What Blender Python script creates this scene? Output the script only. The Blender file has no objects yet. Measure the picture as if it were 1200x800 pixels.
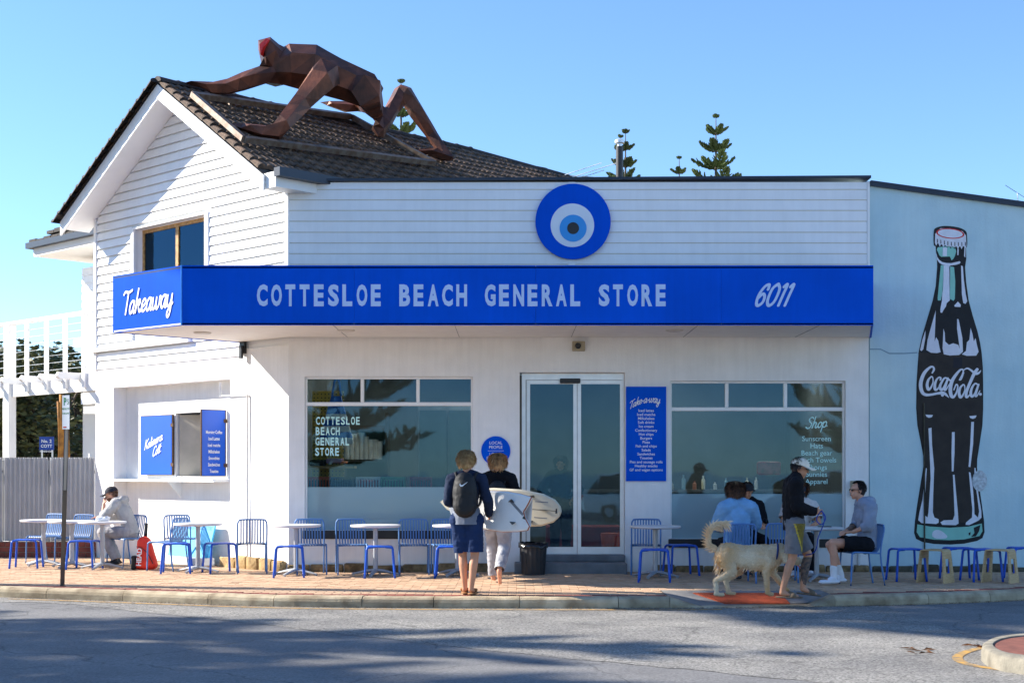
import bpy, bmesh, math, random
from mathutils import Vector, Matrix, noise as mnoise
R = math.radians
random.seed(7)
scene = bpy.context.scene
COL = scene.collection
# ---------------------------------------------------------------- camera
CAMZ, CAMY, FPX, HOR = 1.5, -22.0, 1694.0, 554.0      # eye height, distance, focal length and horizon (photo pixels)
cam_d = bpy.data.cameras.new('camera'); cam = bpy.data.objects.new('camera', cam_d); COL.objects.link(cam)
cam.location = (0, CAMY, CAMZ); cam.rotation_euler = (R(90), 0, 0)
cam_d.sensor_width = 36; cam_d.lens = FPX/1200*36; cam_d.shift_y = (HOR-400)/1200
cam_d.clip_end = 3000
scene.camera = cam
# ---------------------------------------------------------------- sky and sun
SUN_EL, SUN_PHI = R(31), R(11.0)                         # sun low from the left, a little behind the shop front
sdir = Vector((-math.cos(SUN_PHI)*math.cos(SUN_EL), math.sin(SUN_PHI)*math.cos(SUN_EL), math.sin(SUN_EL)))
world = bpy.data.worlds.new('World'); scene.world = world; world.use_nodes = True
wn = world.node_tree.nodes; wl = world.node_tree.links
sky = wn.new('ShaderNodeTexSky'); sky.sky_type = 'NISHITA'; sky.sun_disc = False
sky.sun_elevation = SUN_EL
sky.sun_rotation = math.atan2(sdir.x, sdir.y)
sky.air_density = 1.0; sky.dust_density = 0.0; sky.ozone_density = 6.5; sky.altitude = 500
wl.new(sky.outputs['Color'], wn['Background'].inputs['Color'])
wn['Background'].inputs['Strength'].default_value = 0.112
sl = bpy.data.lights.new('sun', 'SUN'); sl.energy = 5.0; sl.angle = R(0.5); sl.color = (1.0, 0.93, 0.82)
so = bpy.data.objects.new('sun', sl); COL.objects.link(so); so.location = (-20, 0, 20)
so.rotation_euler = (-sdir).to_track_quat('-Z', 'Y').to_euler()
scene.view_settings.view_transform = 'Standard'; scene.view_settings.look = 'None'
scene.view_settings.exposure = 1.25; scene.view_settings.gamma = 1.0
scene.render.engine = 'CYCLES'

# ---------------------------------------------------------------- helpers
def tag(o, label=None, cat=None, group=None, kind=None):
    if label: o['label'] = label
    if cat: o['category'] = cat
    if group: o['group'] = group
    if kind: o['kind'] = kind
    return o
def empty(name, loc=(0,0,0), rz=0, label=None, cat=None, group=None):
    o = bpy.data.objects.new(name, None); COL.objects.link(o)
    o.location = loc; o.rotation_euler = (0,0,rz); o.empty_display_size = .1
    return tag(o, label, cat, group)
def obj_from_mesh(name, me, m, parent=None, loc=None, rz=0, keep=True):
    o = bpy.data.objects.new(name, me); COL.objects.link(o)
    if m is not None:
        me.materials.clear(); me.materials.append(m)
    if parent is not None:
        o.parent = parent
        if keep:                                       # vertices were given in world space
            o.matrix_parent_inverse = pinv(parent)
    if loc is not None: o.location = loc
    if rz: o.rotation_euler = (0,0,rz)
    return o
def wmat(o):
    m = Matrix.LocRotScale(o.location, o.rotation_euler, o.scale)
    return (wmat(o.parent) @ o.matrix_parent_inverse @ m) if o.parent else m
def pinv(o): return wmat(o).inverted()
def finish(bm, name, m, parent=None, smooth=False, keep=True, loc=None, rz=0, auto=None, recalc=True):
    me = bpy.data.meshes.new(name)
    if recalc: bmesh.ops.recalc_face_normals(bm, faces=bm.faces)
    bm.to_mesh(me); bm.free()
    if smooth:
        me.polygons.foreach_set('use_smooth', [True]*len(me.polygons))
        if auto:
            me.set_sharp_from_angle(angle=R(auto))
    return obj_from_mesh(name, me, m, parent, loc, rz, keep)
def B(): return bmesh.new()
def box(bm, x0,x1,y0,y1,z0,z1, M=None):
    vs = [bm.verts.new((x,y,z)) for z in (z0,z1) for y in (y0,y1) for x in (x0,x1)]
    if M is not None:
        for v in vs: v.co = M @ v.co
    for f in ((0,2,3,1),(4,5,7,6),(0,1,5,4),(2,6,7,3),(0,4,6,2),(1,3,7,5)): bm.faces.new([vs[i] for i in f])
    return vs
def bevbox(bm, x0,x1,y0,y1,z0,z1, b=.01, seg=1, M=None):
    t = bmesh.new(); box(t,x0,x1,y0,y1,z0,z1)
    bmesh.ops.bevel(t, geom=t.edges[:], offset=b, segments=seg, affect='EDGES', profile=.5)
    merge(bm, t, M)
def merge(bm, t, M=None):
    idx = {}
    for v in t.verts: idx[v.index if False else v] = bm.verts.new(M @ v.co if M is not None else v.co)
    for f in t.faces:
        try: bm.faces.new([idx[v] for v in f.verts])
        except ValueError: pass
    t.free()
def prism(bm, pts, off):                               # polygon (3d pts) extruded by vector off
    off = Vector(off); a = [bm.verts.new(p) for p in pts]; b = [bm.verts.new(Vector(p)+off) for p in pts]
    bm.faces.new(a[::-1]); bm.faces.new(b)
    n = len(a)
    for i in range(n): bm.faces.new((a[i], a[(i+1)%n], b[(i+1)%n], b[i]))
def ring_frame(d):
    d = d.normalized(); up = Vector((0,0,1)) if abs(d.z) < .95 else Vector((0,1,0))
    u = d.cross(up).normalized(); return u, u.cross(d).normalized()
def tube(bm, pts, r, n=8, caps=True, closed=False):
    pts = [Vector(p) for p in pts]; rr = r if isinstance(r,(list,tuple)) else [r]*len(pts)
    rings = []; u0 = None
    for i,p in enumerate(pts):
        if closed: d = pts[(i+1)%len(pts)]-pts[i-1]
        else: d = pts[min(i+1,len(pts)-1)]-pts[max(i-1,0)]
        d.normalize()
        if u0 is None: u,v = ring_frame(d)
        else:
            u = (u0 - d*u0.dot(d)); 
            u = u.normalized() if u.length > 1e-6 else ring_frame(d)[0]
            v = d.cross(u).normalized()
        u0 = u
        rings.append([bm.verts.new(p+(u*math.cos(2*math.pi*k/n)+v*math.sin(2*math.pi*k/n))*rr[i]) for k in range(n)])
    m = len(rings)
    for i in range(m if closed else m-1):
        a,b = rings[i], rings[(i+1)%m]
        for k in range(n): bm.faces.new((a[k],a[(k+1)%n],b[(k+1)%n],b[k]))
    if caps and not closed:
        bm.faces.new(rings[0][::-1]); bm.faces.new(rings[-1])
def lathe(bm, prof, n=24, M=None):                     # prof: list of (r,z)
    rings = []
    for r,z in prof:
        ring = []
        for k in range(n):
            a = 2*math.pi*k/n; p = Vector((r*math.cos(a), r*math.sin(a), z))
            ring.append(bm.verts.new(M @ p if M is not None else p))
        rings.append(ring)
    for a,b in zip(rings, rings[1:]):
        for k in range(n): bm.faces.new((a[k],a[(k+1)%n],b[(k+1)%n],b[k]))
    bm.faces.new(rings[0][::-1]); bm.faces.new(rings[-1])
def smooth_path(pts, n=6, closed=False):               # Catmull-Rom through the points
    P = [Vector(p) for p in pts]; out = []; L = len(P)
    rng = range(L) if closed else range(L-1)
    for i in rng:
        p0 = P[i-1] if (closed or i>0) else P[0]; p1 = P[i]; p2 = P[(i+1)%L]; p3 = P[(i+2)%L] if (closed or i+2<L) else P[-1]
        for k in range(n):
            t = k/n
            out.append(.5*((2*p1)+(p2-p0)*t+(2*p0-5*p1+4*p2-p3)*t*t+(3*p1-p0-3*p2+p3)*t*t*t))
    if not closed: out.append(P[-1])
    return out
# pixel of the photograph -> metres on a plane parallel to the shop front / on the ground
def at(px, py, Y=0.0):
    d = (Y-CAMY)/FPX; return Vector(((px-600)*d, Y, CAMZ-(py-HOR)*d))
def gnd(px, py, z=0.0):
    d = (CAMZ-z)/(py-HOR); return Vector(((px-600)*d, CAMY+FPX*d, z))
def gx(px, Y): return (px-600)*(Y-CAMY)/FPX
# ---------------------------------------------------------------- materials
MATS = {}
def mat(name, col, rough=.6, metal=0, var=.12, scale=6, bump=0, bscale=60, spec=.5, col2=None, detail=4, emit=None, coat=0, stretch=None, stain=0.0, face=False):
    if name in MATS: return MATS[name]
    m = bpy.data.materials.new(name); m.use_nodes = True; nt = m.node_tree; N = nt.nodes; L = nt.links
    b = N['Principled BSDF']; b.inputs['Roughness'].default_value = rough; b.inputs['Metallic'].default_value = metal
    b.inputs['Specular IOR Level'].default_value = spec; b.inputs['Coat Weight'].default_value = coat
    tc = N.new('ShaderNodeTexCoord')
    src = tc.outputs['Object']
    if stretch:
        mp = N.new('ShaderNodeMapping'); mp.inputs['Scale'].default_value = stretch; L.new(src, mp.inputs['Vector']); src = mp.outputs['Vector']
    nz = N.new('ShaderNodeTexNoise'); nz.inputs['Scale'].default_value = scale; nz.inputs['Detail'].default_value = detail
    L.new(src, nz.inputs['Vector'])
    rp = N.new('ShaderNodeValToRGB'); L.new(nz.outputs['Fac'], rp.inputs['Fac'])
    c = Vector(col); c2 = Vector(col2) if col2 else c*(1-var)
    rp.color_ramp.elements[0].position = .35; rp.color_ramp.elements[1].position = .65
    rp.color_ramp.elements[0].color = (*c2, 1); rp.color_ramp.elements[1].color = (*(c if col2 else Vector([min(1,x*(1+var)) for x in c])), 1)
    # a little tint per object so that repeats differ
    oi = N.new('ShaderNodeObjectInfo'); mr = N.new('ShaderNodeMapRange'); mr.inputs['To Min'].default_value = 1-var*.6; mr.inputs['To Max'].default_value = 1+var*.6
    L.new(oi.outputs['Random'], mr.inputs['Value'])
    mx = N.new('ShaderNodeVectorMath'); mx.operation = 'SCALE'; L.new(rp.outputs['Color'], mx.inputs[0]); L.new(mr.outputs['Result'], mx.inputs['Scale'])
    colour = mx.outputs['Vector']
    if stain:                                           # weathering: vertical runs and soft blotches
        for sc,vec in ((1.0,(5,5,.35)),(.7,(1,1,1))):
            mp2=N.new('ShaderNodeMapping'); mp2.inputs['Scale'].default_value=vec; L.new(tc.outputs['Object'],mp2.inputs['Vector'])
            n3=N.new('ShaderNodeTexNoise'); n3.inputs['Scale'].default_value=2.2*sc; n3.inputs['Detail'].default_value=6; n3.inputs['Roughness'].default_value=.65; L.new(mp2.outputs['Vector'],n3.inputs['Vector'])
            m3=N.new('ShaderNodeMapRange'); m3.inputs['From Min'].default_value=.38; m3.inputs['From Max'].default_value=.72; m3.inputs['To Min'].default_value=1.0; m3.inputs['To Max'].default_value=1-stain; L.new(n3.outputs['Fac'],m3.inputs['Value'])
            v3=N.new('ShaderNodeVectorMath'); v3.operation='SCALE'; L.new(colour,v3.inputs[0]); L.new(m3.outputs['Result'],v3.inputs['Scale']); colour=v3.outputs['Vector']
    if face:                                            # plates of slightly different tone (per-face attribute)
        at_=N.new('ShaderNodeAttribute'); at_.attribute_name='plate'; v4=N.new('ShaderNodeVectorMath'); v4.operation='SCALE'; L.new(colour,v4.inputs[0]); L.new(at_.outputs['Fac'],v4.inputs['Scale']); colour=v4.outputs['Vector']
    L.new(colour, b.inputs['Base Color'])
    if bump:
        n2 = N.new('ShaderNodeTexNoise'); n2.inputs['Scale'].default_value = bscale; n2.inputs['Detail'].default_value = 5; L.new(src, n2.inputs['Vector'])
        bp = N.new('ShaderNodeBump'); bp.inputs['Strength'].default_value = bump; bp.inputs['Distance'].default_value = .02
        L.new(n2.outputs['Fac'], bp.inputs['Height']); L.new(bp.outputs['Normal'], b.inputs['Normal'])
    if emit: b.inputs['Emission Color'].default_value = (*emit[0],1); b.inputs['Emission Strength'].default_value = emit[1]
    MATS[name] = m; return m
def hexc(r,g,b):                                       # sRGB 0-255 -> linear
    f = lambda v: (v/255/12.92) if v/255 <= .04045 else ((v/255+.055)/1.055)**2.4
    return (f(r),f(g),f(b))
# ---------------------------------------------------------------- lettering
_tc = {}
TMP = bpy.data.scenes.new('workbench')                   # scratch scene in which text and modifiers are turned into meshes
def bake(o):
    TMP.collection.objects.link(o); vl=TMP.view_layers[0]; vl.update(); dg=vl.depsgraph
    me=bpy.data.meshes.new_from_object(o.evaluated_get(dg)); TMP.collection.objects.unlink(o); return me
def text_mesh(s, bold=0.0, spacing=1.0, align='LEFT'):  # 2d triangles of a line of print, baseline at 0, cap height about .73
    key = (s,bold,spacing,align)
    if key in _tc: return _tc[key]
    cu = bpy.data.curves.new('t','FONT'); cu.body = s; cu.offset = bold; cu.align_x = align; cu.space_character = spacing; cu.resolution_u = 3
    o = bpy.data.objects.new('t', cu); me = bake(o)
    V = [v.co.copy() for v in me.vertices]; F = [list(p.vertices) for p in me.polygons]
    bpy.data.objects.remove(o); bpy.data.curves.remove(cu); bpy.data.meshes.remove(me)
    _tc[key] = (V,F); return V,F
def put2d(bm, V, F, fn):
    vs = [bm.verts.new(fn(v.x, v.y)) for v in V]
    for f in F:
        try: bm.faces.new([vs[i] for i in f])
        except ValueError: pass
def letters(bm, s, O, ux, uz, pitch, w, h, bold=.03):   # fixed-pitch block capitals
    O=Vector(O); ux=Vector(ux); uz=Vector(uz)
    for i,ch in enumerate(s):
        if ch == ' ': continue
        V,F = text_mesh(ch, bold)
        x0=min(v.x for v in V); x1=max(v.x for v in V); y0=min(v.y for v in V); y1=max(v.y for v in V)
        wl_ = w*(.92 if ch in 'LEFT' else 1)
        put2d(bm, V, F, lambda x,y: O+ux*(i*pitch+(x-x0)/(x1-x0)*wl_)+uz*((y-y0)/(y1-y0)*h))
def line_text(bm, s, O, ux, uz, size, align='CENTER', bold=.012, xs=1.0):
    O=Vector(O); ux=Vector(ux); uz=Vector(uz); V,F = text_mesh(s,bold,1.0,align)
    put2d(bm, V, F, lambda x,y: O+ux*(x*size*xs)+uz*(y*size))
GL = {
 'T':([[(-.12,.86),(.02,.97),(.3,.92),(.62,.99)],[(.3,.93),(.26,.5),(.2,0)]],.5),
 'a':([[(.42,.42),(.28,.52),(.1,.40),(.05,.16),(.15,0),(.30,.10),(.42,.44)],[(.43,.5),(.40,.14),(.46,0),(.6,.12)]],.56),
 'k':([[(.14,1.0),(.07,.5),(.04,0)],[(.05,.18),(.26,.5),(.4,.46),(.3,.29),(.12,.25)],[(.2,.27),(.36,.02),(.52,.1)]],.5),
 'e':([[(.02,.18),(.28,.28),(.36,.42),(.22,.52),(.06,.36),(.05,.12),(.2,0),(.44,.14)]],.43),
 'w':([[(.02,.48),(.03,.12),(.14,0),(.28,.16),(.33,.48)],[(.33,.48),(.33,.1),(.45,0),(.6,.2),(.62,.5),(.74,.42)]],.72),
 'y':([[(.02,.48),(.03,.14),(.15,.02),(.32,.16),(.4,.5)],[(.4,.5),(.36,-.12),(.24,-.42),(.1,-.36),(.14,-.16),(.5,.14)]],.5),
 'K':([[(.12,1),(.05,0)],[(.56,1),(.12,.46),(.3,.42),(.52,0)]],.58),
 'l':([[(.1,.98),(.03,.25),(.08,0),(.22,.1)]],.22),
 'i':([[(.06,.48),(.03,.14),(.1,0),(.22,.1)],[(.09,.68),(.1,.72)]],.22),
 'm':([[(.05,.48),(.02,0)],[(.03,.28),(.15,.5),(.23,.42),(.21,0)],[(.22,.28),(.35,.5),(.43,.42),(.42,.1),(.48,0),(.6,.1)]],.58),
 'r':([[(.05,.48),(.02,0)],[(.03,.26),(.15,.48),(.3,.46)]],.32),
 'C':([[(.54,.78),(.46,.98),(.22,.9),(.05,.5),(.1,.1),(.28,0),(.52,.16)]],.54),
 'o':([[(.2,.5),(.07,.36),(.06,.12),(.18,0),(.32,.12),(.34,.38),(.2,.5)],[(.3,.44),(.44,.4)]],.43),
 't':([[(.14,.88),(.06,.16),(.13,0),(.28,.1)],[(-.06,.56),(.3,.6)]],.28),
 'S':([[(.54,.84),(.4,1),(.16,.86),(.22,.6),(.44,.4),(.4,.12),(.2,0),(0,.12)]],.56),
 'h':([[(.12,1),(.03,0)],[(.04,.28),(.18,.5),(.31,.42),(.29,.1),(.36,0),(.48,.1)]],.47),
 'p':([[(.06,.5),(0,-.4)],[(.04,.3),(.18,.5),(.33,.42),(.33,.14),(.2,0),(.04,.1)],[(.33,.12),(.46,.1)]],.46),
 'c':([[(.36,.4),(.26,.52),(.1,.4),(.05,.16),(.16,0),(.4,.14)]],.4),
 '-':([[(.04,.28),(.26,.3)]],.32),
 '6':([[(.44,.74),(.42,.96),(.22,.88),(.05,.5),(.06,.12),(.2,0),(.38,.16),(.38,.42),(.24,.54),(.08,.36)]],.56),
 '0':([[(.32,1),(.1,.78),(.04,.25),(.2,0),(.42,.2),(.48,.75),(.32,1)]],.6),
 '1':([[(.06,.86),(.22,.98),(.16,.5),(.1,0)]],.34),
}
RC=[0]
def ribbon(bm, pts, w, fn, out=Vector((0,-1,0))):        # stroke of width w (number or list) drawn through 2d points; later strokes lie a hair above earlier ones
    P = [Vector((p[0],p[1],0)) for p in pts]; n=len(P); W = w if isinstance(w,list) else [w]*n
    def V(q): return bm.verts.new(fn(q.x,q.y)+out*(RC[0]%400)*2e-5)
    L=[];Rr=[]
    for i in range(n):
        RC[0]+=1
        d = (P[min(i+1,n-1)]-P[max(i-1,0)]); d.normalize(); q=Vector((-d.y,d.x,0))
        L.append(V(P[i]+q*W[i]/2)); Rr.append(V(P[i]-q*W[i]/2))
    for i in range(n-1): bm.faces.new((L[i],L[i+1],Rr[i+1],Rr[i]))
    for i,s in ((0,-1),(n-1,1)):                         # round ends
        RC[0]+=1
        d = (P[min(i+1,n-1)]-P[max(i-1,0)]).normalized()*s; q=Vector((-d.y,d.x,0))
        bm.faces.new((V(P[i]+q*W[i]/2),V(P[i]+d*W[i]*.25+q*W[i]*.4),V(P[i]+d*W[i]*.42),V(P[i]+d*W[i]*.25-q*W[i]*.4),V(P[i]-q*W[i]/2)))
def script(bm, s, O, ux, uz, size, w=.1, slant=.28, xs=1.0, lift=0.0, arc=0.0):
    O=Vector(O); ux=Vector(ux); uz=Vector(uz); x=0
    total=sum(GL[c][1] for c in s if c in GL)
    for c in s:
        if c==' ': x+=.4; continue
        st,adv=GL[c]
        for k in st:
            pts=smooth_path([(p[0]+x,p[1],0) for p in k],5)
            def fn(a,b):
                u=a/total; return O+ux*((a+b*slant)*size*xs)+uz*(b*size+lift*u*size-arc*size*(2*u-1)**2)
            ribbon(bm,[(p.x,p.y) for p in pts],w,fn,ux.cross(uz).normalized())
        x+=adv
    return total*size*xs
def disc(bm, O, ux, uz, r, n=40):
    O=Vector(O); ux=Vector(ux); uz=Vector(uz)
    bm.faces.new([bm.verts.new(O+ux*(r*math.cos(2*math.pi*k/n))+uz*(r*math.sin(2*math.pi*k/n))) for k in range(n)])
def poly(bm, pts): bm.faces.new([bm.verts.new(p) for p in pts])
XU, ZU = Vector((1,0,0)), Vector((0,0,1))

# ---------------------------------------------------------------- shared materials
M_white = mat('white_paint', (.86,.86,.85), .55, var=.03, scale=2, bump=.05, bscale=30)
M_render = mat('white_render', (.87,.865,.85), .8, var=.04, scale=1.6, bump=.2, bscale=45, stain=.07)
M_clad = mat('white_cladding', (.90,.90,.90), .45, var=.03, scale=1.5, stain=.05)
M_trim = mat('cream_joint', (.66,.62,.50), .6, var=.05)
M_navy = mat('navy_gutter', hexc(28,40,58), .4, var=.1)
M_blue = mat('sign_blue', hexc(0,86,212), .5, var=.06, scale=1.2, spec=.06, stain=.08)
M_print = mat('white_print', (.82,.84,.86), .5, var=.02)
M_paleprint = mat('pale_blue_print', hexc(186,208,244), .5, var=.03)
M_mint = mat('mint_print', hexc(196,240,234), .5, var=.02)
M_soffit = mat('soffit_white', (.80,.77,.72), .6, var=.03)
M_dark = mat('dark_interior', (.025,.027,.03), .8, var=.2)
M_black = mat('black_plastic', (.012,.013,.016), .45, var=.15)
M_alu = mat('aluminium', (.72,.73,.74), .38, metal=.6, var=.05)
M_stone = mat('limestone', hexc(150,128,92), .9, var=.35, scale=9, bump=.8, bscale=22, col2=hexc(96,80,56))
M_conc = mat('concrete', hexc(150,142,126), .9, var=.2, scale=3, bump=.3, bscale=40, col2=hexc(112,106,94))
M_step = mat('grey_step', hexc(112,116,120), .85, var=.2, scale=4, bump=.2)

# ---------------------------------------------------------------- ground, road, kerb, pavement
ZR = -.13
def asphalt(name, a, b, speck):
    m = mat(name, a, .9, var=.3, scale=1.3, col2=b, bump=.5, bscale=260, detail=8)
    nt=m.node_tree; N=nt.nodes; L=nt.links
    bs=N['Principled BSDF']; src=bs.inputs['Base Color'].links[0].from_socket
    # hairline cracks, sealed seams and oil blotches
    t2=N.new('ShaderNodeTexCoord'); wz=N.new('ShaderNodeTexNoise'); wz.inputs['Scale'].default_value=2.0; wz.inputs['Detail'].default_value=6; L.new(t2.outputs['Object'],wz.inputs['Vector'])
    ad=N.new('ShaderNodeMixRGB'); ad.blend_type='ADD'; ad.inputs[0].default_value=.55; L.new(t2.outputs['Object'],ad.inputs[1]); L.new(wz.outputs['Color'],ad.inputs[2])
    vc=N.new('ShaderNodeTexVoronoi'); vc.feature='DISTANCE_TO_EDGE'; vc.inputs['Scale'].default_value=.42; L.new(ad.outputs[0],vc.inputs['Vector'])
    mc=N.new('ShaderNodeMapRange'); mc.inputs['From Min'].default_value=.0; mc.inputs['From Max'].default_value=.008; mc.inputs['To Min'].default_value=.55; mc.inputs['To Max'].default_value=1.0; L.new(vc.outputs['Distance'],mc.inputs['Value'])
    ob=N.new('ShaderNodeTexNoise'); ob.inputs['Scale'].default_value=.9; ob.inputs['Detail'].default_value=7; ob.inputs['Roughness'].default_value=.7; L.new(t2.outputs['Object'],ob.inputs['Vector'])
    mo_=N.new('ShaderNodeMapRange'); mo_.inputs['From Min'].default_value=.55; mo_.inputs['From Max'].default_value=.75; mo_.inputs['To Min'].default_value=1.0; mo_.inputs['To Max'].default_value=.72; L.new(ob.outputs['Fac'],mo_.inputs['Value'])
    pr_=N.new('ShaderNodeMath'); pr_.operation='MULTIPLY'; L.new(mc.outputs['Result'],pr_.inputs[0]); L.new(mo_.outputs['Result'],pr_.inputs[1])
    sc_=N.new('ShaderNodeVectorMath'); sc_.operation='SCALE'; L.new(src,sc_.inputs[0]); L.new(pr_.outputs[0],sc_.inputs['Scale']); src=sc_.outputs['Vector']
    tc=N.new('ShaderNodeTexCoord'); v=N.new('ShaderNodeTexVoronoi'); v.inputs['Scale'].default_value=55; L.new(tc.outputs['Object'],v.inputs['Vector'])
    r=N.new('ShaderNodeValToRGB'); r.color_ramp.elements[0].color=(speck[0],)*3+(1,); r.color_ramp.elements[1].color=(speck[1],)*3+(1,)
    L.new(v.outputs['Color'],r.inputs['Fac'])
    mx=N.new('ShaderNodeMix'); mx.data_type='RGBA'; mx.blend_type='MULTIPLY'; mx.inputs['Factor'].default_value=1
    L.new(src,mx.inputs[6]); L.new(r.outputs['Color'],mx.inputs[7]); L.new(mx.outputs[2],bs.inputs['Base Color'])
    return m
M_asph_old = asphalt('worn_asphalt', hexc(138,137,136), hexc(124,123,123), (.7,1.3))
M_asph_new = asphalt('coarse_asphalt', hexc(142,139,133), hexc(118,116,113), (.35,1.6))
M_ground = mat('pale_sand', hexc(206,192,166), .95, var=.15, scale=.4, bump=.4, col2=hexc(188,172,142))
bm=B(); poly(bm,[(-900,-900,ZR-.02),(900,-900,ZR-.02),(900,900,ZR-.02),(-900,900,ZR-.02)])
tag(finish(bm,'ground',M_ground),kind='structure')
M_sea = mat('sea_water', hexc(24,70,96), .12, var=.2, scale=.05, bump=.25, bscale=.6)
bm=B(); poly(bm,[(-900,-900,ZR-.012),(900,-900,ZR-.012),(900,-75,ZR-.012),(-900,-75,ZR-.012)]); tag(finish(bm,'sea',M_sea),kind='structure')
KERB=[(-30,6.5),(-18,1.6),(-13,-.4),(-9,-2.15),(-6.72,-3.03),(-5.0,-3.62),(-2.99,-4.33),(-1.55,-4.53),(0,-4.60),(1.54,-4.60),(2.31,-4.58),(3.89,-4.35),(5.3,-4.0),(6.6,-3.45),(8.5,-2.4),(12,-.2),(24,8)]
KP=smooth_path([(x,y,0) for x,y in KERB],12)
def kerb_y(X):
    for a,b in zip(KP,KP[1:]):
        if a.x<=X<=b.x: return a.y+(b.y-a.y)*(X-a.x)/(b.x-a.x)
    return KP[0].y if X<KP[0].x else KP[-1].y
bm=B(); nx=60
for i in range(nx):                                       # the road sheet follows the kerb
    a=-30+54*i/nx; b=-30+54*(i+1)/nx
    poly(bm,[(a,-40,ZR),(b,-40,ZR),(b,kerb_y(b)+.1,ZR),(a,kerb_y(a)+.1,ZR)])
bmesh.ops.remove_doubles(bm,verts=bm.verts,dist=.001)
tag(finish(bm,'road',M_asph_old),kind='structure')
# newer, coarser surfacing laid along the kerb
edge=[(-60,705),(60,706),(170,717),(280,728),(420,744),(560,760),(700,774),(800,783),(1000,803),(1400,840)]
ep=[gnd(x,y,ZR+.004) for x,y in edge]; ep=smooth_path(ep,8)
bm=B()
for i,(a,b) in enumerate(zip(ep,ep[1:])):
    ja=.03*math.sin(a.x*9.1)+.02*math.sin(a.x*23); jb=.03*math.sin(b.x*9.1)+.02*math.sin(b.x*23)
    poly(bm,[(a.x,a.y+ja,a.z),(b.x,b.y+jb,b.z),(b.x,kerb_y(b.x)+.02,a.z),(a.x,kerb_y(a.x)+.02,a.z)])
bmesh.ops.remove_doubles(bm,verts=bm.verts,dist=.001)
tag(finish(bm,'road_patch',M_asph_new),kind='structure')
M_yellow = mat('worn_yellow_paint', hexc(196,150,66), .8, var=.3, scale=14, col2=hexc(122,112,96))
def strip(name, pts, w, m, parent=None, kind='structure'):
    bm=B(); n=len(pts); Ls=[];Rs=[]
    for i,p in enumerate(pts):
        d=(pts[min(i+1,n-1)]-pts[max(i-1,0)]).normalized(); q=Vector((-d.y,d.x,0))
        Ls.append(bm.verts.new(p+q*w/2)); Rs.append(bm.verts.new(p-q*w/2))
    for i in range(n-1): bm.faces.new((Ls[i],Ls[i+1],Rs[i+1],Rs[i]))
    o=finish(bm,name,m,parent); 
    if kind: tag(o,kind=kind)
    return o
strip('yellow_edge_line',[Vector((x,kerb_y(x)-.2,ZR+.008)) for x in [-6.5+.2*i for i in range(46)]],.09,M_yellow)
# kerb stones, each its own piece; lowered at the crossing
kerb=empty('kerb'); tag(kerb,kind='structure')
prof=[(0,-.16),(0,-.06),(.012,-.025),(.04,-.004),(.08,.004),(.2,.004),(.2,-.16)]   # (back from face, height)
def kerb_piece(x0,x1,dz0=0,dz1=0):
    bm=B(); rings=[]; n=5
    for i in range(n):
        x=x0+(x1-x0)*i/(n-1); y=kerb_y(x); t=Vector((.1,kerb_y(x+.05)-kerb_y(x-.05),0)).normalized(); q=Vector((-t.y,t.x,0)); f=i/(n-1); dz=dz0+(dz1-dz0)*f
        jit=random.uniform(-.003,.003)
        rings.append([bm.verts.new(Vector((x,y,0))+q*a+Vector((0,0,(h if h<-.1 else max(h+dz,-.125))+ (jit if h>-.1 else 0)))) for a,h in prof])
    for a,b in zip(rings,rings[1:]):
        for k in range(len(prof)): bm.faces.new((a[k],a[(k+1)%len(prof)],b[(k+1)%len(prof)],b[k]))
    bm.faces.new(rings[0]); bm.faces.new(rings[-1][::-1])
    finish(bm,'kerb_stone',M_kerb,kerb)
M_kerb = mat('kerb_concrete', hexc(186,170,142), .9, var=.22, scale=4, bump=.4, bscale=50, col2=hexc(132,116,92))
x=-16.0; random.seed(3)
while x<12:
    w=random.uniform(.7,1.25)
    if x<1.9<x+w: w=1.9-x
    if 1.85<x<1.95:
        kerb_piece(1.903,2.3,0,-.115); kerb_piece(2.303,3.0,-.115,-.115); kerb_piece(3.003,3.66,-.115,-.115); kerb_piece(3.663,3.95,-.115,0)
        x=3.95; continue
    kerb_piece(x+.004,x+w-.004); x+=w
# pavement base, then single pavers on it
pav=empty('pavement'); tag(pav,kind='structure')
M_joint=mat('sand_joint',hexc(120,98,76),.95,var=.2,scale=20)
M_paver=mat('clay_paver',hexc(198,166,136),.85,var=.16,scale=5,bump=.3,bscale=70,col2=hexc(176,142,112))
M_paver_red=mat('red_paver',hexc(142,74,60),.85,var=.2,scale=5,bump=.3,bscale=70,col2=hexc(120,62,52))
bm=B(); nx=50
def back_y(X): return 14
for i in range(nx):
    a=-20+32*i/nx; b=-20+32*(i+1)/nx
    if b<1.9 or a>3.96:
        poly(bm,[(a,kerb_y(a)+.19,-.012),(b,kerb_y(b)+.19,-.012),(b,14,-.012),(a,14,-.012)])
    else: poly(bm,[(a,-3.4,-.012),(b,-3.4,-.012),(b,14,-.012),(a,14,-.012)])
bmesh.ops.remove_doubles(bm,verts=bm.verts,dist=.001)
finish(bm,'bedding',M_joint,pav)
PW,PD=.230,.115
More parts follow.
